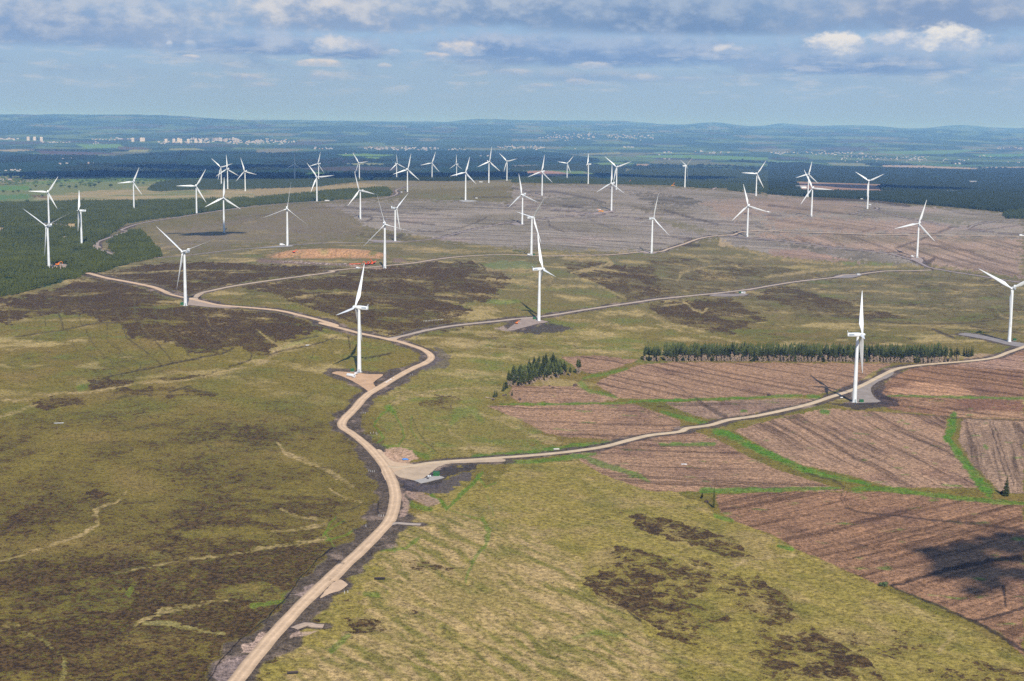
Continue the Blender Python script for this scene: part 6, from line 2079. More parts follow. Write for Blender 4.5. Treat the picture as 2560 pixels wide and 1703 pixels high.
# ------------------------------------------------------------ machines, huts and small things on the moor
M_GREEN = mat_simple('green_paint', (0.030, 0.17, 0.045), 0.55, 0.08, 0.6)
M_GREEND = mat_simple('dark_green_paint', (0.02, 0.10, 0.03), 0.55, 0.08, 0.6)
M_ORANGE = mat_simple('orange_paint', (0.80, 0.22, 0.02), 0.5, 0.08, 0.6)
M_RED = mat_simple('red_orange_paint', (0.72, 0.10, 0.03), 0.5, 0.08, 0.6)
M_YELL = mat_simple('yellow_paint', (0.78, 0.36, 0.02), 0.5, 0.08, 0.6)
M_CAB = mat_simple('white_metal', (0.72, 0.72, 0.72), 0.5, 0.06, 0.5)
M_GLASS = mat_simple('dark_glass', (0.03, 0.04, 0.05), 0.15, 0.05, 1.0, 0.6)
M_RUB = mat_simple('black_rubber', (0.02, 0.02, 0.02), 0.8, 0.1, 1.0)
M_ROCK = mat_simple('pale_boulder', (0.58, 0.53, 0.49), 0.95, 0.25, 1.2, bump=0.2)
M_SPOIL = mat_simple('broken_rock', (0.30, 0.235, 0.205), 0.95, 0.35, 0.5, bump=0.4)
M_ROOT = mat_simple('root_plate_peat', (0.085, 0.055, 0.045), 0.95, 0.35, 0.8, bump=0.3)
M_BLUE = mat_simple('blue_sheet', (0.10, 0.27, 0.62), 0.5, 0.1, 1.0)
M_GREY = mat_simple('grey_metal', (0.35, 0.36, 0.38), 0.5, 0.1, 0.5)
M_LOG = mat_simple('log_bark', (0.36, 0.27, 0.20), 0.95, 0.25, 0.8)


def root(name, p, rz, label, cat, group=None, lift=0.2, s=1.0):
    t = bpy.data.objects.new(name, None)
    COL.objects.link(t)
    t.location = (p[0], p[1], float(zf(p[0], p[1])) + lift)
    t.rotation_euler = (0, 0, rz)
    t.scale = (s, s, s)
    return tag(t, label, cat, group)


def cabinet(p, rz, label, s=1.0):
    t = root('transformer_cabinet', p, rz, label, 'cabinet', 'green transformer cabinets at the turbines', s=s)
    link('housing', MB().box((0, 0, 1.25), (3.6, 2.6, 2.3)).mesh('housing', M_GREEN, bevel=0.05), t)
    link('roof', MB().box((0, 0, 2.5), (3.9, 2.9, 0.2), taper=0.94).mesh('roof', M_GREEND, bevel=0.04), t)
    for sx in (-0.87, 0.87):
        link('door', MB().box((sx, -1.33, 1.2), (1.55, 0.06, 1.9)).mesh('door', M_GREEND), t)
    link('plinth', MB().box((0, 0, 0.0), (4.2, 3.2, 0.22)).mesh('plinth', M_CONC), t)
    return t


def cabin(p, rz, label, L=9.0, group=None, mat=None, name='site_cabin'):
    t = root(name, p, rz, label, 'cabin', group)
    link('walls', MB().box((0, 0, 1.4), (L, 2.8, 2.4)).mesh('walls', mat or M_CAB, bevel=0.05), t)
    link('roof', MB().box((0, 0, 2.68), (L + 0.2, 3.0, 0.14)).mesh('roof', M_GREY), t)
    link('door', MB().box((-L * 0.3, -1.43, 1.2), (0.95, 0.06, 2.0)).mesh('door', M_GREY), t)
    for k in (0.05, 0.32):
        link('window', MB().box((L * k, -1.43, 1.65), (1.3, 0.06, 0.9)).mesh('window', M_GLASS), t)
    return t


def van(p, rz, label, s=1.0, group=None):
    t = root('van', p, rz, label, 'van', group, 0.25, s)
    b = MB()
    prof = [(-2.6, 0.45), (-2.6, 2.2), (0.9, 2.25), (1.6, 1.35), (2.55, 1.15), (2.6, 0.45)]
    b.loft([[Vector((x, -0.95, z)) for x, z in prof], [Vector((x, 0.95, z)) for x, z in prof]])
    link('body', b.mesh('body', M_CAB, bevel=0.06), t)
    link('windscreen', MB().box((1.3, 0, 1.82), (0.06, 1.6, 0.85), rx=0).mesh('windscreen', M_GLASS), t)
    for sy in (-0.965, 0.965):
        link('window', MB().box((0.55, sy, 1.75), (1.0, 0.03, 0.6)).mesh('window', M_GLASS), t)
    for x in (-1.7, 1.6):
        for y in (-0.85, 0.85):
            link('wheel', MB().tube([(x, y - 0.13, 0.38), (x, y + 0.13, 0.38)], 0.38, 14).mesh('wheel', M_RUB), t)
    return t


def excavator(p, rz, label, mat=None, s=1.0, reach=1.0):
    mat = mat or M_ORANGE
    t = root('excavator', p, rz, label, 'excavator', None, 0.25, s)
    for sy in (-1.1, 1.1):
        b = MB()
        pts = [(-2.0, 0.35), (-1.7, 0.0), (1.7, 0.0), (2.0, 0.35), (1.8, 0.8), (-1.8, 0.8)]
        b.loft([[Vector((x, sy - 0.3, z)) for x, z in pts], [Vector((x, sy + 0.3, z)) for x, z in pts]])
        link('crawler_track', b.mesh('crawler_track', M_RUB), t)
    b = MB()
    b.box((-0.5, 0, 1.55), (4.0, 2.5, 1.1))
    b.box((-1.9, 0, 1.75), (1.2, 2.5, 1.3))
    link('body', b.mesh('body', mat, bevel=0.1), t)
    cb = link('cab', MB().box((0.9, 0.75, 2.45), (1.5, 1.0, 1.6), taper=0.9).mesh('cab', mat, bevel=0.06), t)
    link('window', MB().box((1.66, 0.75, 2.6), (0.06, 0.8, 1.0)).mesh('window', M_GLASS), cb)
    bm_ = link('boom', MB().tube([(1.2, -0.3, 1.8), (2.6, -0.3, 4.4), (4.6 * reach, -0.3, 4.8)], [0.34, 0.36, 0.24], 6).mesh('boom', mat), t)
    link('dipper_arm', MB().tube([(4.6 * reach, -0.3, 4.8), (5.6 * reach, -0.3, 1.6)], [0.26, 0.2], 6).mesh('dipper_arm', mat), t)
    b = MB()
    pr = [(5.2, 1.7), (6.1, 1.6), (6.0, 0.7), (5.4, 0.4), (4.9, 0.9)]
    b.loft([[Vector((x * reach, -0.9, z)) for x, z in pr], [Vector((x * reach, 0.3, z)) for x, z in pr]])
    link('bucket', b.mesh('bucket', M_GREY), t)
    return t


def crusher(p, rz, label):
    t = root('rock_crusher', p, rz, label, 'crusher', None, 0.25)
    for sy in (-1.4, 1.4):
        link('crawler_track', MB().box((0, sy, 0.5), (5.0, 0.5, 0.9)).mesh('crawler_track', M_RUB, bevel=0.15), t)
    link('chassis', MB().box((0, 0, 1.6), (9.0, 2.2, 1.2)).mesh('chassis', M_RED, bevel=0.08), t)
    b = MB()
    b.loft([[Vector(v) for v in ((-4.6, -2.1, 4.6), (-1.0, -2.1, 4.6), (-1.0, 2.1, 4.6), (-4.6, 2.1, 4.6))], [Vector(v) for v in ((-3.8, -1, 2.4), (-1.6, -1, 2.4), (-1.6, 1, 2.4), (-3.8, 1, 2.4))]])
    link('hopper', b.mesh('hopper', M_RED), t)
    link('conveyor', MB().tube([(2.0, 0, 1.6), (9.5, 0, 5.2)], 0.65, 4).mesh('conveyor', M_RED), t)
    link('engine_box', MB().box((1.2, 0, 3.0), (2.6, 2.0, 1.6)).mesh('engine_box', M_ORANGE, bevel=0.08), t)
    return t


def crane(p, rz, label, boom=(14, 26), lorry=False):
    t = root('mobile_crane', p, rz, label, 'crane', None, 0.25)
    link('chassis', MB().box((0, 0, 1.2), (12, 2.8, 0.9)).mesh('chassis', M_YELL, bevel=0.06), t)
    cb = link('cab', MB().box((5.2, 0, 2.3), (1.8, 2.6, 1.7), taper=0.92).mesh('cab', M_YELL, bevel=0.08), t)
    link('window', MB().box((6.08, 0, 2.6), (0.06, 2.1, 0.8)).mesh('window', M_GLASS), cb)
    link('counterweight', MB().box((-3.6, 0, 2.5), (3.0, 2.8, 1.9)).mesh('counterweight', M_YELL, bevel=0.1), t)
    link('boom', MB().tube([(-1.5, 0, 2.6), (boom[0], 0, boom[1])], [0.7, 0.4], 4).mesh('boom', M_ORANGE), t)
    for x in (-4.6, -3.2, -0.6, 1.6, 3.0, 4.6):
        for y in (-1.2, 1.2):
            link('wheel', MB().tube([(x, y - 0.22, 0.6), (x, y + 0.22, 0.6)], 0.6, 12).mesh('wheel', M_RUB), t)
    return t


# at the nearest turbine on the left
cabinet(W('PA', (188, 1332))[0], 0.15, 'green transformer cabinet behind the sandy pad with the white tank')
t = root('storage_tank', W('PA', (172, 1398))[0], 0, 'white cylindrical tank lying on the sandy turbine pad', 'tank')
t.rotation_euler = (0, 0, -0.62)
b = MB()
b.tube([(-4.6, 0, 1.75), (-4.3, 0, 1.75), (4.3, 0, 1.75)], [1.5, 1.62, 1.62], 22)
link('shell', auto_smooth(b.mesh('shell', M_WHITE, smooth=True)), t)
b = MB()
b.tube([(4.3, 0, 1.75), (4.55, 0, 1.75)], [1.85, 1.85], 22)
link('end_flange', auto_smooth(b.mesh('end_flange', M_CAB, smooth=True)), t)
b = MB()
b.tube([(4.56, 0, 1.75), (4.6, 0, 1.75)], [0.85, 0.85], 18)
link('hatch', b.mesh('hatch', M_GREY), t)
for x in (-2.8, 2.8):
    link('saddle', MB().box((x, 0, 0.3), (0.8, 2.4, 0.5)).mesh('saddle', M_GREY), t)
van(W('PA', (234, 1368))[0], 1.2, 'white van parked at the foot of the nearest left turbine', 1.0)
# other cabinets
cabinet(W('PB', (650, 1335))[0], 0.2, 'green transformer cabinet left of the edge-on turbine in the middle')
cabinet(W('PC', (616, 1412))[0], 0.1, 'green transformer cabinet right of the nearest right-hand turbine')
cabinet(W('L3', (2290, 606))[0], 0.0, 'green transformer cabinet beside the turbine at the right edge of the view')
cabinet(W('L1', (1192, 374))[0], 0.0, 'green transformer cabinet at the turbine by the track fork and plantation', 1.25)
cabinet(W('L2', (760, 1492))[0], 0.1, 'green transformer cabinet on the bare concrete slab near the track junction', 1.25)
cabinet(W('L3', (497, 297))[0], 0.2, 'green cabinet next to the white cabin beside the eastern track')
cabin(W('L3', (516, 298))[0], 0.2, 'white cabin next to a green cabinet beside the eastern track', 6.5)
cabin(W('L3', (1270, 178))[0], 0.3, 'pale cabin on the grey hard-standing at the far end of the eastern track', 6.0)
# concrete slab with its bits
g = W('L2', (615, 1521), (660, 1541), (812, 1503), (772, 1490))
c0 = g[:, :2].mean(0)
V = [(p[0] - c0[0], p[1] - c0[1], zz) for zz in (-0.3, 0.25) for p in g]
b = MB()
b.add(V, [(3, 2, 1, 0), (4, 5, 6, 7), (0, 1, 5, 4), (1, 2, 6, 5), (2, 3, 7, 6), (3, 0, 4, 7)])
sl = link('concrete_slab', b.mesh('concrete_slab', M_CONC), None, (c0[0], c0[1], float(zf(c0[0], c0[1])) + 0.2))
tag(sl, 'flat pale concrete slab carrying a green cabinet near the track junction', 'slab')
p = W('L2', (716, 1500))[0]
t = root('equipment_rack', p, 0.3, 'low white equipment rack on the concrete slab beside the green cabinet', 'equipment', None, 0.5)
link('frame', MB().box((0, 0, 0.35), (3.4, 1.6, 0.25)).mesh('frame', M_GREY), t)
for x in (-1.4, 1.4):
    for y in (-0.6, 0.6):
        link('leg', MB().box((x, y, 0.1), (0.15, 0.15, 0.4)).mesh('leg', M_GREY), t)
for x in (-1.0, 0.4):
    link('box', MB().box((x, 0, 0.8), (0.9, 1.1, 0.7)).mesh('box', M_CAB, bevel=0.04), t)
# machines
excavator(W('PB', (400, 1402))[0], 0.5, 'small orange excavator on the pad of the edge-on middle turbine', M_ORANGE, 0.8)
excavator(W('U1', (532, 1122))[0], 0.3, 'orange excavator in the clearing of the dark plantation', M_ORANGE, 1.35)
crusher(W('U2', (1050, 1112))[0], 0.15, 'orange-red rock crusher at the right end of the borrow pit')
excavator(W('U2', (1078, 1104))[0], 2.6, 'orange-red excavator behind the crusher at the borrow pit', M_RED, 1.2)
excavator(W('U2', (1016, 1116))[0], 2.9, 'orange-red excavator left of the crusher at the borrow pit', M_RED, 1.1)
excavator(W('U2', (350, 1002))[0], 0.2, 'small red excavator at the left end of the borrow pit ridge', M_RED, 1.0)
t = root('screening_conveyor', W('U2', (912, 1114))[0], 0.1, 'long low red conveyor lying beside the borrow pit track', 'conveyor')
link('belt', MB().tube([(-9, 0, 0.8), (9, 0, 1.6)], 0.6, 4).mesh('belt', M_RED), t)
for x in (-6, 5):
    link('leg', MB().box((x, 0, 0.5), (0.3, 1.6, 1.0)).mesh('leg', M_GREY), t)
van(W('U2', (940, 1150))[0], 0.2, 'white van on the track in front of the borrow pit crusher', 1.2)
van(W('U2', (242, 938))[0], 0.4, 'white van on the pale hard-standing left of the borrow pit turbine', 1.8)
crane(W('U3', (822, 628))[0], 2.9, 'orange crane lorry on the plateau track junction by a turbine', (10, 7))
t = van(W('U3', (800, 616))[0], 2.4, 'white lorry beside the orange crane lorry on the plateau', 1.8)
crane(W('U3', (1072, 368))[0], 0.3, 'crane with thin leaning orange boom, left one, before the far forest', (9, 14))
crane(W('U3', (1480, 388))[0], 0.4, 'crane with thin leaning orange boom, right one, before the far forest', (7, 12))
cabin(W('U2', (655, 526))[0], 0.05, 'long white cabin beside the turbine at the wood strip', 12)
cabin(W('U2', (1340, 448))[0], 0.3, 'small white hut inside the bend of the ridge track', 5)
cabin(W('U2', (2030, 503))[0], 0.3, 'small white cabin right of the pale plateau hard-standing', 6)
cabin(W('U2', (2070, 354))[0], 0.1, 'white cabin on the ridge track near the highest turbine', 11)
van(W('U3', (163, 1030))[0], 0.1, 'white van left of the middle-track turbine with one dark blade', 1.5)
cabinet(W('U3', (203, 1026))[0], 0.1, 'green transformer cabinet right of the middle-track turbine with one dark blade')
cabin(W('U3', (1645, 374))[0], 0.0, 'white cabins before the forest, left cabin of two', 14)
cabin(W('U3', (1690, 373))[0], 0.1, 'white cabins before the forest, right cabin of two', 11)
cabin(W('U4', (875, 508))[0], 0.0, 'orange-roofed little cabin at the forest edge by the V-bladed turbine', 7, None, M_YELL)
cabin(W('U4', (862, 510))[0], 0.0, 'pale little cabin at the forest edge by the V-bladed turbine', 7)
van(W('U4', (940, 568))[0], 0.6, 'dark-windowed white van on the small loop track by the forest edge', 1.6)
van(W('U4', (2335, 852))[0], 0.0, 'white lorry at the right end of the straight plateau track', 2.0)
van(W('U4', (1332, 1042))[0], 0.2, 'pale van left of the turbine at the right-hand track junction', 1.4)
van(W('U4', (5, 634))[0], 0.2, 'white van on the far right-hand spur track', 1.6)
# turbine blades lying ready and far sheds
for (q, L, lab) in ((('U3', (1035, 316)), 46, 'long white turbine blade lying on the ground before the far forest'),):
    p = W(*q)[0]
    o = link('blade_on_ground', MESH['bladeLp'], None, (p[0] - 22, p[1], float(zf(p[0], p[1])) + 5.0), (0, math.pi / 2, 0.1))
    o.scale = (1.6, 1.6, 1.0)
    tag(o, lab, 'blade')


def shed(p, rz, label, L, Wd, H, mat, group=None, name='shed'):
    t = root(name, p, rz, label, 'shed', group)
    link('walls', MB().box((0, 0, H / 2), (L, Wd, H)).mesh('walls', mat), t)
    b = MB()
    pr = [(-Wd / 2 - .4, H), (0, H + Wd * 0.18), (Wd / 2 + .4, H), (0, H - 0.02)]
    b.loft([[Vector((-L / 2 - .3, y, z)) for y, z in pr[:3]], [Vector((L / 2 + .3, y, z)) for y, z in pr[:3]]])
    link('roof', b.mesh('roof', M_GREY), t)
    link('door', MB().box((0, -Wd / 2 - 0.05, H * 0.4), (L * 0.12, 0.1, H * 0.75)).mesh('door', M_GREY), t)
    return t


shed(W('U4', (300, 408))[0], 0.1, 'grey shed beside the square wood on the right', 42, 18, 7, M_CAB)
shed(W('U4', (1640, 448))[0], 0.0, 'long pale grey shed in front of the right-hand lowland forest', 95, 20, 6, M_CAB)
shed(W('U4', (1885, 362))[0], 0.0, 'brown farm building alone in the right-hand lowland forest', 40, 20, 9, mat_simple('brown_wall', (0.42, 0.27, 0.20), 0.9))

# boulders, marker posts, root plates
rr = random.Random(5)


def boulder_mesh(seed, mat, name='boulder', flat=0.75):
    bm = bmesh.new()
    bmesh.ops.create_icosphere(bm, subdivisions=2, radius=1.0)
    r = random.Random(seed)
    ax = [Vector((r.gauss(0, 1), r.gauss(0, 1), r.gauss(0, 1))).normalized() for _ in range(7)]
    for v in bm.verts:
        k = 1.0
        for a in ax:
            k = min(k, 0.86 / max(0.3, v.co.normalized().dot(a)) if v.co.normalized().dot(a) > 0.6 else k)
        v.co *= k * r.uniform(0.94, 1.06)
        v.co.z *= flat
    me = bpy.data.meshes.new(name)
    bm.to_mesh(me)
    bm.free()
    me.materials.append(mat)
    return me


BM = [boulder_mesh(i, M_ROCK) for i in range(4)]
GBO = 'pale boulders along the sandy track'
for i, (x, y) in enumerate(((440, 876), (452, 868), (463, 862), (482, 850), (446, 872), (434, 880))):
    p = W('L2', (x, y))[0]
    o = link('boulder', BM[i % 4], None, (p[0], p[1], p[2] + 0.3), (0, 0, i))
    s = 0.8 + 0.25 * (i % 3)
    o.scale = (s, s, s)
    tag(o, 'white boulder on the verge of the sandy track below the turbine pad', 'boulder', GBO)
SPM = [boulder_mesh(50 + i, M_SPOIL, 'broken_rock', 0.7) for i in range(5)]
GRK = 'broken rock lumps along the foot of the borrow pit'
for i in range(46):
    t_ = rr.random()
    a, b2 = W('U2', (260, 1088), (900, 1116))
    p = a + (b2 - a) * t_
    p = p[:2] + np.array([rr.gauss(0, 3), rr.gauss(0, 6)])
    s = rr.uniform(0.8, 2.2)
    o = link('rock', SPM[i % 5], None, (p[0], p[1], float(zf(p[0], p[1])) + 0.2 * s), (0, 0, i))
    o.scale = (s * 1.3, s, s)
    tag(o, 'brown broken rock lump along the foot of the borrow pit', 'rock', GRK)
GPO = 'thin white marker posts beside the sandy track'
PM = MB().box((0, 0, 0.7), (0.16, 0.16, 1.6)).mesh('marker_post', M_CAB)
for x, y, tl in ((268, 1084, 'L2'), (282, 1082, 'L2'), (296, 1083, 'L2'), (330, 1214, 'L2'), (350, 1212, 'L2'), (366, 1215, 'L2'), (372, 1222, 'L2'), (320, 198, 'L5'), (332, 202, 'L5'), (344, 204, 'L5'), (356, 203, 'L5'),
                 (385, 492, 'L5'), (400, 494, 'L5'), (416, 494, 'L5'), (590, 835, 'L2'), (604, 832, 'L2'), (300, 560, 'L5'), (160, 995, 'L5'), (182, 992, 'L5')):
    p = W(tl, (x, y))[0]
    o = link('marker_post', PM, None, (p[0], p[1], p[2]))
    tag(o, 'thin white marker post in the dark peat verge of the sandy track', 'post', GPO)
GSN = 'row of short white posts in the heather'
for k in range(14):
    p = W('L2', (678 + k * 9.6, 482 - k * 0.9))[0]
    o = link('white_post', PM, None, (p[0], p[1], p[2]))
    o.scale = (2.2, 2.2, 0.9)
    tag(o, 'short white post of the row crossing the heather left of the middle pad', 'post', GSN)
RT_M = [boulder_mesh(80 + i, M_ROOT, 'root_plate', 1.0) for i in range(4)]
GRO = 'upturned root plates at the edge of the felled fields'
for i, (tl, x, y, s, lab) in enumerate((('L2', 1667, 903, 3.0, 'large dark upturned root plate right of the ragged copse'), ('L2', 1306, 996, 2.6, 'dark upturned root plate on the grassy corner below the copse'),
                                        ('L2', 1200, 968, 1.8, 'dark root plate left of the copse, beside the smaller one'), ('L2', 1216, 962, 1.5, 'smaller dark root plate left of the copse'), ('L2', 1130, 992, 1.6, 'brown root plate at the end of a fallen log'),
                                        ('L3', 685, 966, 2.8, 'dark upturned root plate on the green ride behind the nearest right turbine'), ('L2', 1290, 905, 1.5, 'dark root plate at the left front of the copse'), ('L2', 1248, 905, 1.3, 'small root plate under the left front of the copse'),
                                        ('L2', 1500, 905, 1.8, 'brown root plate before the middle of the copse'), ('L2', 1520, 915, 1.7, 'lighter brown root plate before the middle of the copse'), ('L2', 1762, 822, 1.6, 'small root plate far right of the copse'),
                                        ('L6', 278, 402, 2.0, 'dark root plate beside the tall narrow leaning conifer'), ('L6', 1432, 945, 2.4, 'low dark bush at the corner of the near ditches'))):
    p = W(tl, (x, y))[0]
    if 'bush' in lab:
        t = bpy.data.objects.new('bush', None)
        COL.objects.link(t)
        t.location = (p[0], p[1], p[2] - 1.0)
        t.scale = (0.62, 0.4, 0.35)
        tag(t, lab, 'bush')
        link('trunk', BV[0][0], t)
        link('crown', BV[0][1], t)
        continue
    o = link('root_plate', RT_M[i % 4], None, (p[0], p[1], p[2] + s * 0.3), (0.2, 0.1, i * 1.7))
    o.scale = (s * 0.85, s * 0.5, s * 0.62)
    tag(o, lab, 'root plate', GRO)
# fallen log
p = W('L2', (1112, 984))[0]
o = link('fallen_log', MB().tube([(-5, 0, 0.4), (5, 0, 0.5)], [0.25, 0.45], 8).mesh('fallen_log', M_LOG), None, (p[0], p[1], p[2]), (0, 0, 2.6))
tag(o, 'fallen log lying in grass left of the copse', 'log')
# wind-thrown dead stems leaning in the front of the belt
GDS = 'leaning dead stems along the front of the belt'


def dead_stem(seed):
    r = random.Random(seed)
    b = MB()
    b.tube([(0, 0, 0), (0, 0, 5), (0, 0, 10)], [0.22, 0.17, 0.04], 6)
    for _ in range(26):
        z = r.uniform(1, 9.5)
        a = r.random() * 6.28
        L = r.uniform(0.4, 1.1)
        ca, sa_ = math.cos(a), math.sin(a)
        b.add([(0, 0, z + .09), (0, 0, z - .09), (ca * L, sa_ * L, z - .35 * L - .05), (ca * L, sa_ * L, z - .35 * L + .05)], [(0, 1, 2, 3)])
    return b.mesh('dead_stem', M_DEAD)


DS = [dead_stem(i) for i in range(3)]
for i in range(30):
    ss = BL * (0.06 + 0.88 * (i + rr.random() * 0.8) / 30)
    if in_gap(ss):
        continue
    p = belt_at(ss, rr.uniform(-1.0, 0.5))
    o = link('dead_stem', DS[i % 3], None, (p[0], p[1], float(zf(p[0], p[1]))), (rr.uniform(-0.35, 0.05), rr.choice((-1, 1)) * rr.uniform(0.15, 1.0), 0))
    tag(o, 'bare dead stem leaning in the front of the conifer belt', 'dead tree', GDS)
GDC = 'bare dead stems leaning at the front of the ragged copse'
for i, p in enumerate(poly_sample(W('L2', (1240, 905), (1440, 905), (1570, 880), (1570, 840), (1440, 850), (1260, 870)), 26, 2.0)):
    o = link('dead_stem', DS[i % 3], None, (p[0], p[1], float(zf(p[0], p[1]))), (rr.uniform(-0.3, 0.2), -rr.uniform(0.0, 0.8), 0))
    o.scale = (0.8, 0.8, 0.75)
    tag(o, 'bare grey-brown dead stem leaning at the front of the ragged copse', 'dead tree', GDC)
# scraps
p = W('L2', (556, 1384))[0]
bm = bmesh.new()
bmesh.ops.create_grid(bm, x_segments=10, y_segments=8, size=1.0)
for v in bm.verts:
    v.co.x *= 2.2
    v.co.y *= 2.4
    v.co.z = 0.5 * max(0, 1 - (v.co.x / 2.2) ** 2) * max(0, 1 - (v.co.y / 2.4) ** 2) + rr.uniform(0, 0.3)
me = bpy.data.meshes.new('tarpaulin')
bm.to_mesh(me)
bm.free()
me.materials.append(M_BLUE)
o = link('tarpaulin', me, None, (p[0], p[1], p[2] + 0.35), (0, 0, 0.4))
tag(o, 'crumpled blue sheet on the bare sandy bank at the track junction', 'sheet')
for tl, x, y, lab, d in (('L3', 130, 1415, 'white sheet of litter lying in the felled field', (5, 2.4, 0.25)), ('L1', 385, 1146, 'thin white plank lying in the left-hand moor', (8, 1.2, 0.2)), ('L1', 2008, 637, 'white scrap by the straw-coloured stream bed', (4, 1.6, 0.4)),
                         ('L3', 1160, 980, 'white block on the track beside the nearest right turbine shadow', (2.6, 1.4, 0.7)), ('L5', 1545, 54, 'pale heap of stone in the green verge of the substation track', (5, 2.5, 0.5))):
    p = W(tl, (x, y))[0]
    b = MB().box((0, 0, d[2] / 2), d, taper=0.8)
    o = link('white_scrap' if 'heap' not in lab else 'stone_heap', b.mesh('scrap', M_CAB if 'heap' not in lab else M_ROCK, bevel=0.05), None, (p[0], p[1], p[2] + 0.2), (0, 0, 0.2))
    tag(o, lab, 'litter' if 'heap' not in lab else 'stone heap')
t = root('feed_trough', W('L5', (390, 902))[0], 0.1, 'dark trough lying in green grass right of the sandy track', 'trough', None, 0.0)
link('basin', MB().box((0, 0, 0.5), (5.5, 1.3, 0.8), taper=1.1).mesh('basin', M_RUB, bevel=0.05), t)
link('rim', MB().box((0, 0, 0.95), (6.1, 1.6, 0.1)).mesh('rim', M_ROOT), t)
t = root('feed_trough', W('L4', (1912, 1520))[0], 0.2, 'dark trough with pale stones in green grass near the bottom edge', 'trough', None, 0.0)
link('basin', MB().box((0, 0, 0.5), (4.6, 1.2, 0.8), taper=1.1).mesh('basin', M_RUB, bevel=0.05), t)
link('rim', MB().box((0, 0, 0.95), (5.1, 1.5, 0.1)).mesh('rim', M_ROOT), t)

# ------------------------------------------------------------ towns far off in the lowland
M_TOWER = mat_simple('pale_render', (0.72, 0.60, 0.52), 0.8, 0.12, 0.02)
M_TWIN = mat_simple('tower_window_bands', (0.34, 0.34, 0.38), 0.5, 0.1, 0.05)
GTB = 'tower blocks of the far town'
blocks = (('F1', 262, 116, 'brownish tower block far left, left one of a pair'), ('F1', 320, 116, 'brownish tower block far left, right one of a pair'), ('F1', 382, 118, 'dim tower block right of the brownish pair'),
          ('F1', 1225, 126, 'single pale tower block left of the twin blocks'), ('F1', 1303, 124, 'left half of the twin pale tower blocks'), ('F1', 1322, 124, 'right half of the twin pale tower blocks'),
          ('F1', 1530, 135, 'pale tower block at the left end of the long row'), ('F1', 1602, 134, 'second pale tower block from the left of the long row'), ('F1', 1644, 128, 'tower block standing behind the third of the long row'),
          ('F1', 1666, 134, 'third front tower block of the long row'), ('F1', 1735, 135, 'fourth front tower block of the long row'), ('F1', 1803, 136, 'fifth front tower block of the long row'), ('F1', 1850, 138, 'tower block at the right end of the long row'))
for i, (tl, x, y, lab) in enumerate(blocks):
    p = W(tl, (x, y))[0]
    d = math.hypot(p[0], p[1])
    k = d / FPX
    w, h = 6.2 * k, 9.0 * k
    t = root('tower_block', p, 0.1 * (i % 3), lab, 'tower block', GTB, -2)
    link('walls', MB().box((0, 0, h / 2), (w, w * 0.8, h)).mesh('walls', M_TOWER), t)
    link('roof', MB().box((0, 0, h + 1.5), (w * 0.5, w * 0.4, 3.0)).mesh('roof', M_TWIN), t)
    b = MB()
    for f in range(7):
        b.box((0, -w * 0.4 - 0.3, h * (0.1 + 0.125 * f)), (w * 0.86, 0.5, h * 0.035))
    link('window_bands', b.mesh('window_bands', M_TWIN), t)


def town(name, label, areas, mats):
    """roofs and walls of far houses in one mesh"""
    V, F, mi = [], [], []
    for (tl, x0, y0, x1, y1, n, big) in areas:
        for _ in range(int(n * (0.6 if tl != 'F1' else 1.0))):
            x, y = rr.uniform(x0 - 30, x1 + 30), rr.gauss((y0 + y1) / 2, (y1 - y0) * 0.36)
            p = W(tl, (x, y))[0]
            d = math.hypot(p[0], p[1])
            k = max(1.0, d / 9000) ** 0.5 * big * 0.72
            L, Wd, H = rr.uniform(9, 20) * k, rr.uniform(8, 11) * k, rr.uniform(4, 6) * k
            a = rr.uniform(-0.6, 0.6)
            ca, sa_ = math.cos(a), math.sin(a)
            z = p[2] - 1
            i = len(V)
            for (u, v, w) in ((-1, -1, 0), (1, -1, 0), (1, 1, 0), (-1, 1, 0), (-1, -1, 1), (1, -1, 1), (1, 1, 1), (-1, 1, 1), (-1, 0, 1.6), (1, 0, 1.6)):
                V.append((p[0] + ca * u * L / 2 - sa_ * v * Wd / 2, p[1] + sa_ * u * L / 2 + ca * v * Wd / 2, z + w * H))
            F += [(i, i + 1, i + 5, i + 4), (i + 1, i + 2, i + 6, i + 5), (i + 2, i + 3, i + 7, i + 6), (i + 3, i, i + 4, i + 7), (i + 4, i + 5, i + 9, i + 8), (i + 6, i + 7, i + 8, i + 9)]
            m0 = rr.choice((0, 0, 0, 1))
            mi += [m0] * 4 + [2, 2]
            F += [(i + 5, i + 6, i + 9, i + 9)[:3], (i + 7, i + 4, i + 8)]
            mi += [m0, m0]
    me = bpy.data.meshes.new(name)
    me.from_pydata(V, [], F)
    for m in mats:
        me.materials.append(m)
    me.polygons.foreach_set('material_index', mi)
    o = link(name, me)
    tag(o, label, 'town', kind='stuff')


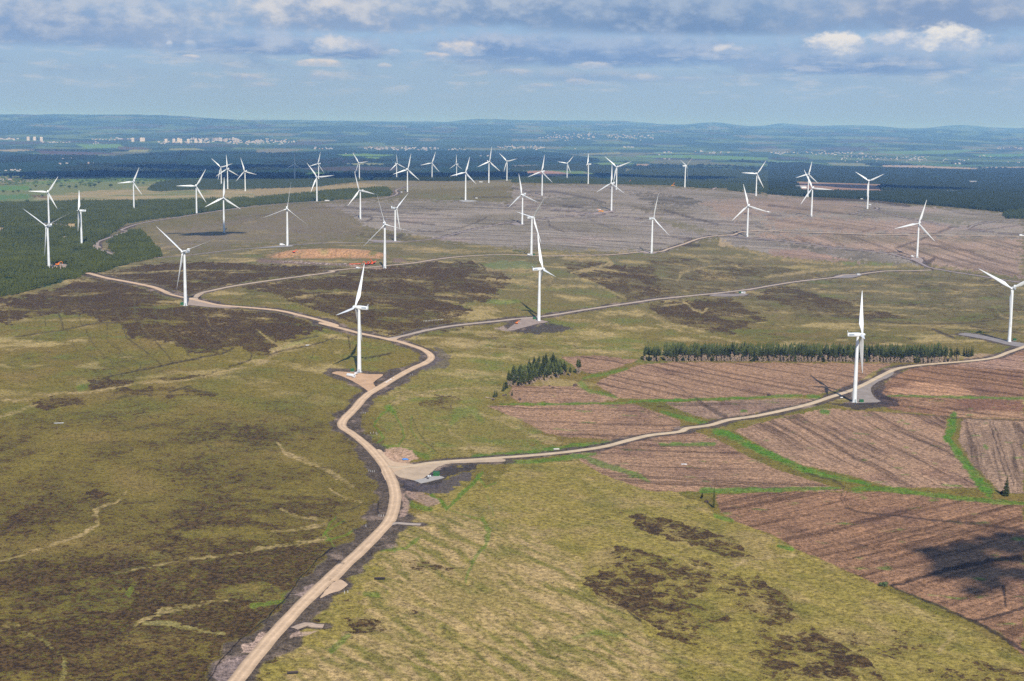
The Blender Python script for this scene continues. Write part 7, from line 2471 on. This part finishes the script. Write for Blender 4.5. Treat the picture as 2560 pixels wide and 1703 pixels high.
HM = [mat_simple('white_harling', (0.55, 0.53, 0.50), 0.9, 0.1), mat_simple('pink_harling', (0.46, 0.34, 0.29), 0.9, 0.1), mat_simple('slate_roof', (0.30, 0.25, 0.24), 0.8, 0.2)]
town('town', 'pale scatter of houses of the far town on the left', [('F1', 0, 100, 140, 110, 26, 1.6), ('F1', 400, 128, 640, 138, 20, 1.1), ('F1', 880, 100, 1010, 112, 12, 1.2), ('F1', 1080, 100, 1180, 112, 8, 1.6), ('F1', 1480, 126, 1900, 140, 60, 1.3), ('F1', 1780, 96, 1900, 118, 30, 1.3), ('F1', 1980, 104, 2180, 124, 34, 2.0), ('F1', 2100, 122, 2357, 144, 60, 1.4), ('F2', 0, 262, 330, 290, 90, 1.4)], HM)
town('village', 'pale row of village houses in the middle distance', [('F2', 560, 334, 690, 346, 26, 1.2), ('F2', 1020, 328, 1660, 350, 130, 1.3), ('F2', 1780, 340, 1940, 356, 22, 1.1), ('F2', 2240, 322, 2357, 338, 24, 1.3), ('F3', 0, 322, 270, 345, 54, 1.3), ('F3', 270, 205, 740, 250, 110, 1.3), ('F3', 900, 205, 1270, 245, 90, 1.3)], HM)
town('village', 'clustered pale village houses among trees on the right', [('F4', 700, 405, 940, 440, 40, 1.0), ('F4', 960, 418, 1130, 442, 26, 0.9), ('F4', 1180, 410, 1460, 450, 70, 1.0), ('F4', 1640, 432, 1820, 456, 20, 0.9), ('F4', 40, 376, 250, 390, 28, 1.3), ('F4', 380, 372, 920, 392, 70, 1.2), ('F4', 1700, 472, 1770, 484, 8, 1.4), ('F3', 1680, 355, 1740, 368, 8, 1.5), ('F3', 1820, 370, 1990, 384, 24, 1.1), ('F4', 1950, 402, 2030, 412, 8, 1.2), ('F4', 2230, 455, 2357, 475, 8, 1.0), ('F4', 2080, 326, 2357, 345, 30, 1.1)], HM)
town('farmstead', 'white farmsteads dotted over the left lowland', [('F1', 605, 280, 640, 292, 5, 1.3), ('F1', 560, 325, 600, 335, 4, 1.2), ('F1', 50, 388, 160, 398, 8, 1.2), ('F1', 385, 405, 415, 418, 4, 1.3), ('F1', 1230, 375, 1270, 388, 4, 1.2), ('F1', 800, 320, 830, 335, 3, 1.0), ('F1', 30, 470, 80, 485, 4, 1.1), ('F1', 850, 140, 890, 150, 4, 1.2), ('F2', 850, 372, 890, 382, 4, 1.0), ('F2', 2040, 395, 2140, 410, 7, 1.0), ('F3', 1400, 372, 1440, 382, 5, 1.6), ('F3', 1390, 430, 1450, 440, 5, 1.2), ('F3', 1320, 388, 1335, 398, 3, 1.3), ('F3', 600, 338, 630, 346, 3, 1.3), ('F3', 1010, 325, 1095, 332, 9, 1.6)], HM)

# ------------------------------------------------------------ clouds whose shade lies on the ground
M_CLOUD = bpy.data.materials.new('cloud_white')
M_CLOUD.use_nodes = True
T_ = NT(M_CLOUD.node_tree)
_b = T_.new('ShaderNodeBsdfPrincipled')
_b.inputs['Base Color'].default_value = (0.85, 0.86, 0.88, 1)
_b.inputs['Roughness'].default_value = 1.0
_o = T_.new('ShaderNodeOutputMaterial')
T_.l.new(_b.outputs[0], _o.inputs[0])


def cloud(label, pts, height, seed):
    """puffs of one cumulus, stood up the sun's ray from the ground points (x, y, radius)"""
    r = random.Random(seed)
    bm = bmesh.new()
    for (x, y, rad) in pts:
        z = float(zf(x, y))
        k = height / sd[2]
        c0 = Vector((x + sd[0] * k, y + sd[1] * k, z + height))
        for j in range(5):
            m = bmesh.ops.create_icosphere(bm, subdivisions=2, radius=1.0)
            rr_ = rad * r.uniform(0.4, 0.75)
            off = Vector((r.uniform(-.55, .55) * rad, r.uniform(-.55, .55) * rad, r.uniform(-0.05, 0.2) * rad))
            for v in m['verts']:
                n = v.co.normalized()
                kk = 1 + 0.16 * math.sin(n.x * 7 + j) * math.sin(n.y * 6 + seed) + 0.08 * math.sin(n.z * 15 + j)
                v.co = c0 + off + Vector((n.x * rr_ * kk, n.y * rr_ * kk, max(n.z, -0.25) * rr_ * 0.55 * kk))
    me = bpy.data.meshes.new('cloud')
    bm.to_mesh(me)
    bm.free()
    me.materials.append(M_CLOUD)
    for p_ in me.polygons:
        p_.use_smooth = True
    o = link('cloud', me)
    tag(o, label, 'cloud', kind='structure')
    return o


g = W('U1', (1620, 826), (1760, 832), (1900, 828), (2060, 822), (2170, 820))
cloud('small cumulus shading one turbine foot', [(p[0], p[1], s) for p, s in zip(g, (16, 34, 42, 36, 20))], 760, 1)
pts = []
_r = random.Random(9)
for band, w_ in ((((1640, 730), (1800, 735), (1960, 700), (2120, 660), (2280, 630), (2420, 610)), 8), (((1780, 775), (1920, 770), (2080, 720), (2240, 690), (2420, 670)), 9), (((1840, 850), (1960, 835), (2100, 810), (2250, 780), (2420, 760)), 11),
                 (((2000, 900), (2120, 880), (2260, 860), (2420, 850)), 10), (((2040, 970), (2180, 940), (2320, 930)), 8)):
    g = W('L6', *band)[:, :2]
    for p0, p1 in zip(g[:-1], g[1:]):
        for t_ in (0.0, 0.5):
            if _r.random() < 0.9:
                p = p0 + (p1 - p0) * (t_ + _r.uniform(-.15, .15))
                pts.append((p[0] + _r.gauss(0, 2), p[1] + _r.gauss(0, 3), w_ * _r.uniform(0.85, 1.6)))
cloud('small ragged cloudlets shading the near felled field', pts, 760, 4)
pts = []
for a_, d_ in ((-17, 7600), (-14, 7000), (-11, 7200), (-8.5, 6700), (-6, 7200), (-5, 6400), (-2.4, 7400), (-12, 9400), (1.0, 8200), (6.5, 7800), (14, 6600)):
    pts.append((math.sin(R_(a_)) * d_, math.cos(R_(a_)) * d_, 620 if a_ < 2 else 420))
cloud('broad cumulus shading the wooded lowland', pts, 1500, 2)

# ------------------------------------------------------------ haze
hz = bpy.data.materials.new('haze_air')
hz.use_nodes = True
T_ = NT(hz.node_tree)
pv = T_.new('ShaderNodeVolumePrincipled')
pv.inputs['Color'].default_value = (*HAZE_COL, 1)
pv.inputs['Absorption Color'].default_value = (0.80, 0.92, 1, 1)
pv.inputs['Density'].default_value = HAZE_DENS
pv.inputs['Anisotropy'].default_value = HAZE_G
_o = T_.new('ShaderNodeOutputMaterial')
T_.l.new(pv.outputs[0], _o.inputs[1])
zlo = float(GZ.min()) - 2.5
zhi = max(float(GZ.max()) + 12, CAM_Z + 12)
o = link('haze', MB().box((0, 31000, (zlo + zhi) / 2), (110000, 72000, zhi - zlo)).mesh('haze', hz))
tag(o, 'thin blue haze over the whole moor and lowland', 'haze', kind='stuff')
print('haze box z', zlo, zhi)
